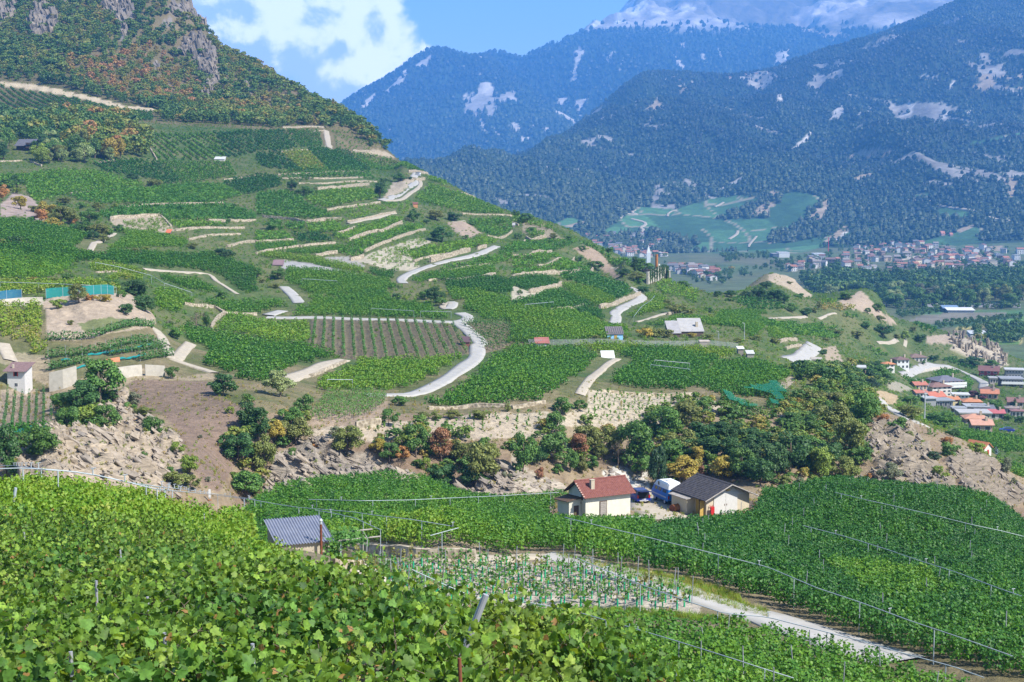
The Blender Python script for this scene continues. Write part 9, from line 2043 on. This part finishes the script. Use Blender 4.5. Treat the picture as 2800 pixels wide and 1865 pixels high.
# river wood: individual trees on the plain, the back rows as one wood
WOODR = ZZ((3, 1, '290,1000 480,980 540,940 640,930 740,970 900,985 1300,990 1700,965 1900,950 2335,940 2335,1240 1430,1230 1300,1265 1120,1260 1000,1180 500,1160 420,1140'))
Wp = np.array([VA.cast(u, v, ymin=700)[:2] for u, v in WOODR])
X = jitter_points(Wp[:, 0].min(), Wp[:, 0].max(), Wp[:, 1].min(), Wp[:, 1].max(), 15.5); X = X[pip(X[:, 0], X[:, 1], Wp)]
X = X[np.argsort(X[:, 1])]
cc = ['dg', 'g', 'g', 'dg', 'pg', 'gr', 'ol']
n_ind = 60
for x, y in X[:n_ind]:
    c = vr.choice(cc)
    tree_at((x, y, -95), vr.uniform(12, 19), vr.uniform(13, 18), 'round', c, f'{TWORD[c]} tree in the front row of the river wood', 'front trees of the river wood', rng=vr)
X = X[n_ind:]; n = len(X); h = RNG.uniform(12, 18, n); rot = np.zeros((n, 3)); rot[:, 2] = RNG.uniform(0, 6, n)
strew('river_wood', np.column_stack([X, np.full(n, -95.5)]), rot, h, .2 + RNG.normal(0, .13, n) + .1 * fbm(X[:, 0] / 60., X[:, 1] / 60., 0, 2), GG_WOOD, 5, 'dense blue-green river wood in front of the village', 'wood')
# garden trees among the houses, valley shrubs
pts = []
for g_, k_ in ((gA, 1), (gB, 2), (gC, 1), (gD, 2)):
    for q in g_:
        for _ in range(k_):
            x, y = q[0] + vr.gauss(0, 16), q[1] + vr.gauss(0, 16); pts.append((x, y, float(VA.h(x, y)) - .4))
for px, m_ in ((Z(2, 1, '560,600 950,780 1100,760 1350,800 1450,860 1300,800 1050,740 700,640'), 50), (Z(2, 1, '1350,830 1450,870 2000,900 2335,850 2335,900 1900,1040 1700,1020'), 120), (Z(3, 1, '0,800 500,760 700,700 500,860 0,920'), 60), (Z(3, 1, '1150,1250 1300,1240 2335,1230 2335,1250 1600,1260'), 40), (Z(3, 1, '1880,1450 2335,1400 2335,1560 1900,1568'), 45), (Z(2, 1, '1900,760 2335,740 2335,800 1900,830'), 40), (Z(3, 1, '0,540 500,460 800,440 1300,560 900,640 700,700 500,700'), 90)):
    mu, Mu, mv, Mv = min(p[0] for p in px), max(p[0] for p in px), min(p[1] for p in px), max(p[1] for p in px)
    for _ in range(m_ * 2):
        u, v = vr.uniform(mu, Mu), vr.uniform(mv, Mv)
        if pip(np.array([u]), np.array([v]), px)[0]: q = VA.cast(u, v, ymin=700); pts.append((q[0], q[1], q[2] - .4))
pts = np.array(pts); n = len(pts); rot = np.zeros((n, 3)); rot[:, 2] = RNG.uniform(0, 6, n)
strew('garden_trees', pts, rot, RNG.uniform(4.5, 8.5, n), .25 + RNG.normal(0, .14, n), GG_WOOD, 5, 'green garden trees scattered through the far villages', 'trees')
# low hill in the plain and orchard rows
for px, deg, gap, t_, lab in ((Z(3, 1, '1150,1290 1430,1255 1680,1260 1650,1275 1400,1310 1200,1340'), 4, 9, .25, 'grey-green orchard rows on the plain'), (Z(3, 1, '1500,1400 1700,1365 2335,1310 2335,1335 1750,1415 1550,1440'), 6, 9, .2, 'dark orchard strip on the plain'), (Z(3, 1, '1700,1460 1900,1420 2335,1385 2335,1410 2000,1450'), 6, 9, .28, 'lower orchard strip on the plain')):
    Wq = VA.poly(px, ymin=700); X, I = row_points(Wq, R(deg), gap, 4.5, .5); n = len(X); rot = np.zeros((n, 3)); rot[:, 2] = RNG.uniform(0, 6, n)
    if n: strew('orchard', np.column_stack([X, np.full(n, -95.2)]), rot, RNG.uniform(3.5, 5, n), t_ + RNG.normal(0, .05, n), GG_WOOD, 5, lab, 'orchard')
# ------------------------------------------------------------------ the air of the valley
def haze_box():
    x0, x1, y0, y1, z0, z1 = -4200, 6900, -60, 13200, -1200, 1800
    co = [(x, y, z) for z in (z0, z1) for y in (y0, y1) for x in (x0, x1)]
    me = bpy.data.meshes.new('haze')
    me.from_pydata(co, [], [(0, 2, 3, 1), (4, 5, 7, 6), (0, 1, 5, 4), (1, 3, 7, 5), (3, 2, 6, 7), (2, 0, 4, 6)])
    m = bpy.data.materials.new('haze_air'); m.use_nodes = True
    nt = m.node_tree; nt.nodes.clear()
    out = nt.nodes.new('ShaderNodeOutputMaterial')
    pv = nt.nodes.new('ShaderNodeVolumePrincipled')
    pv.inputs['Color'].default_value = (.14, .44, 1.0, 1)
    pv.inputs['Density'].default_value = HAZE
    pv.inputs['Anisotropy'].default_value = 0.0
    nt.links.new(pv.outputs[0], out.inputs['Volume'])
    m.cycles.homogeneous_volume = True
    o = new('haze', me, m, kind='stuff')
    o['label'] = 'blue haze filling the valley air'
    o['category'] = 'haze'
HAZE = 0.000118
haze_box()
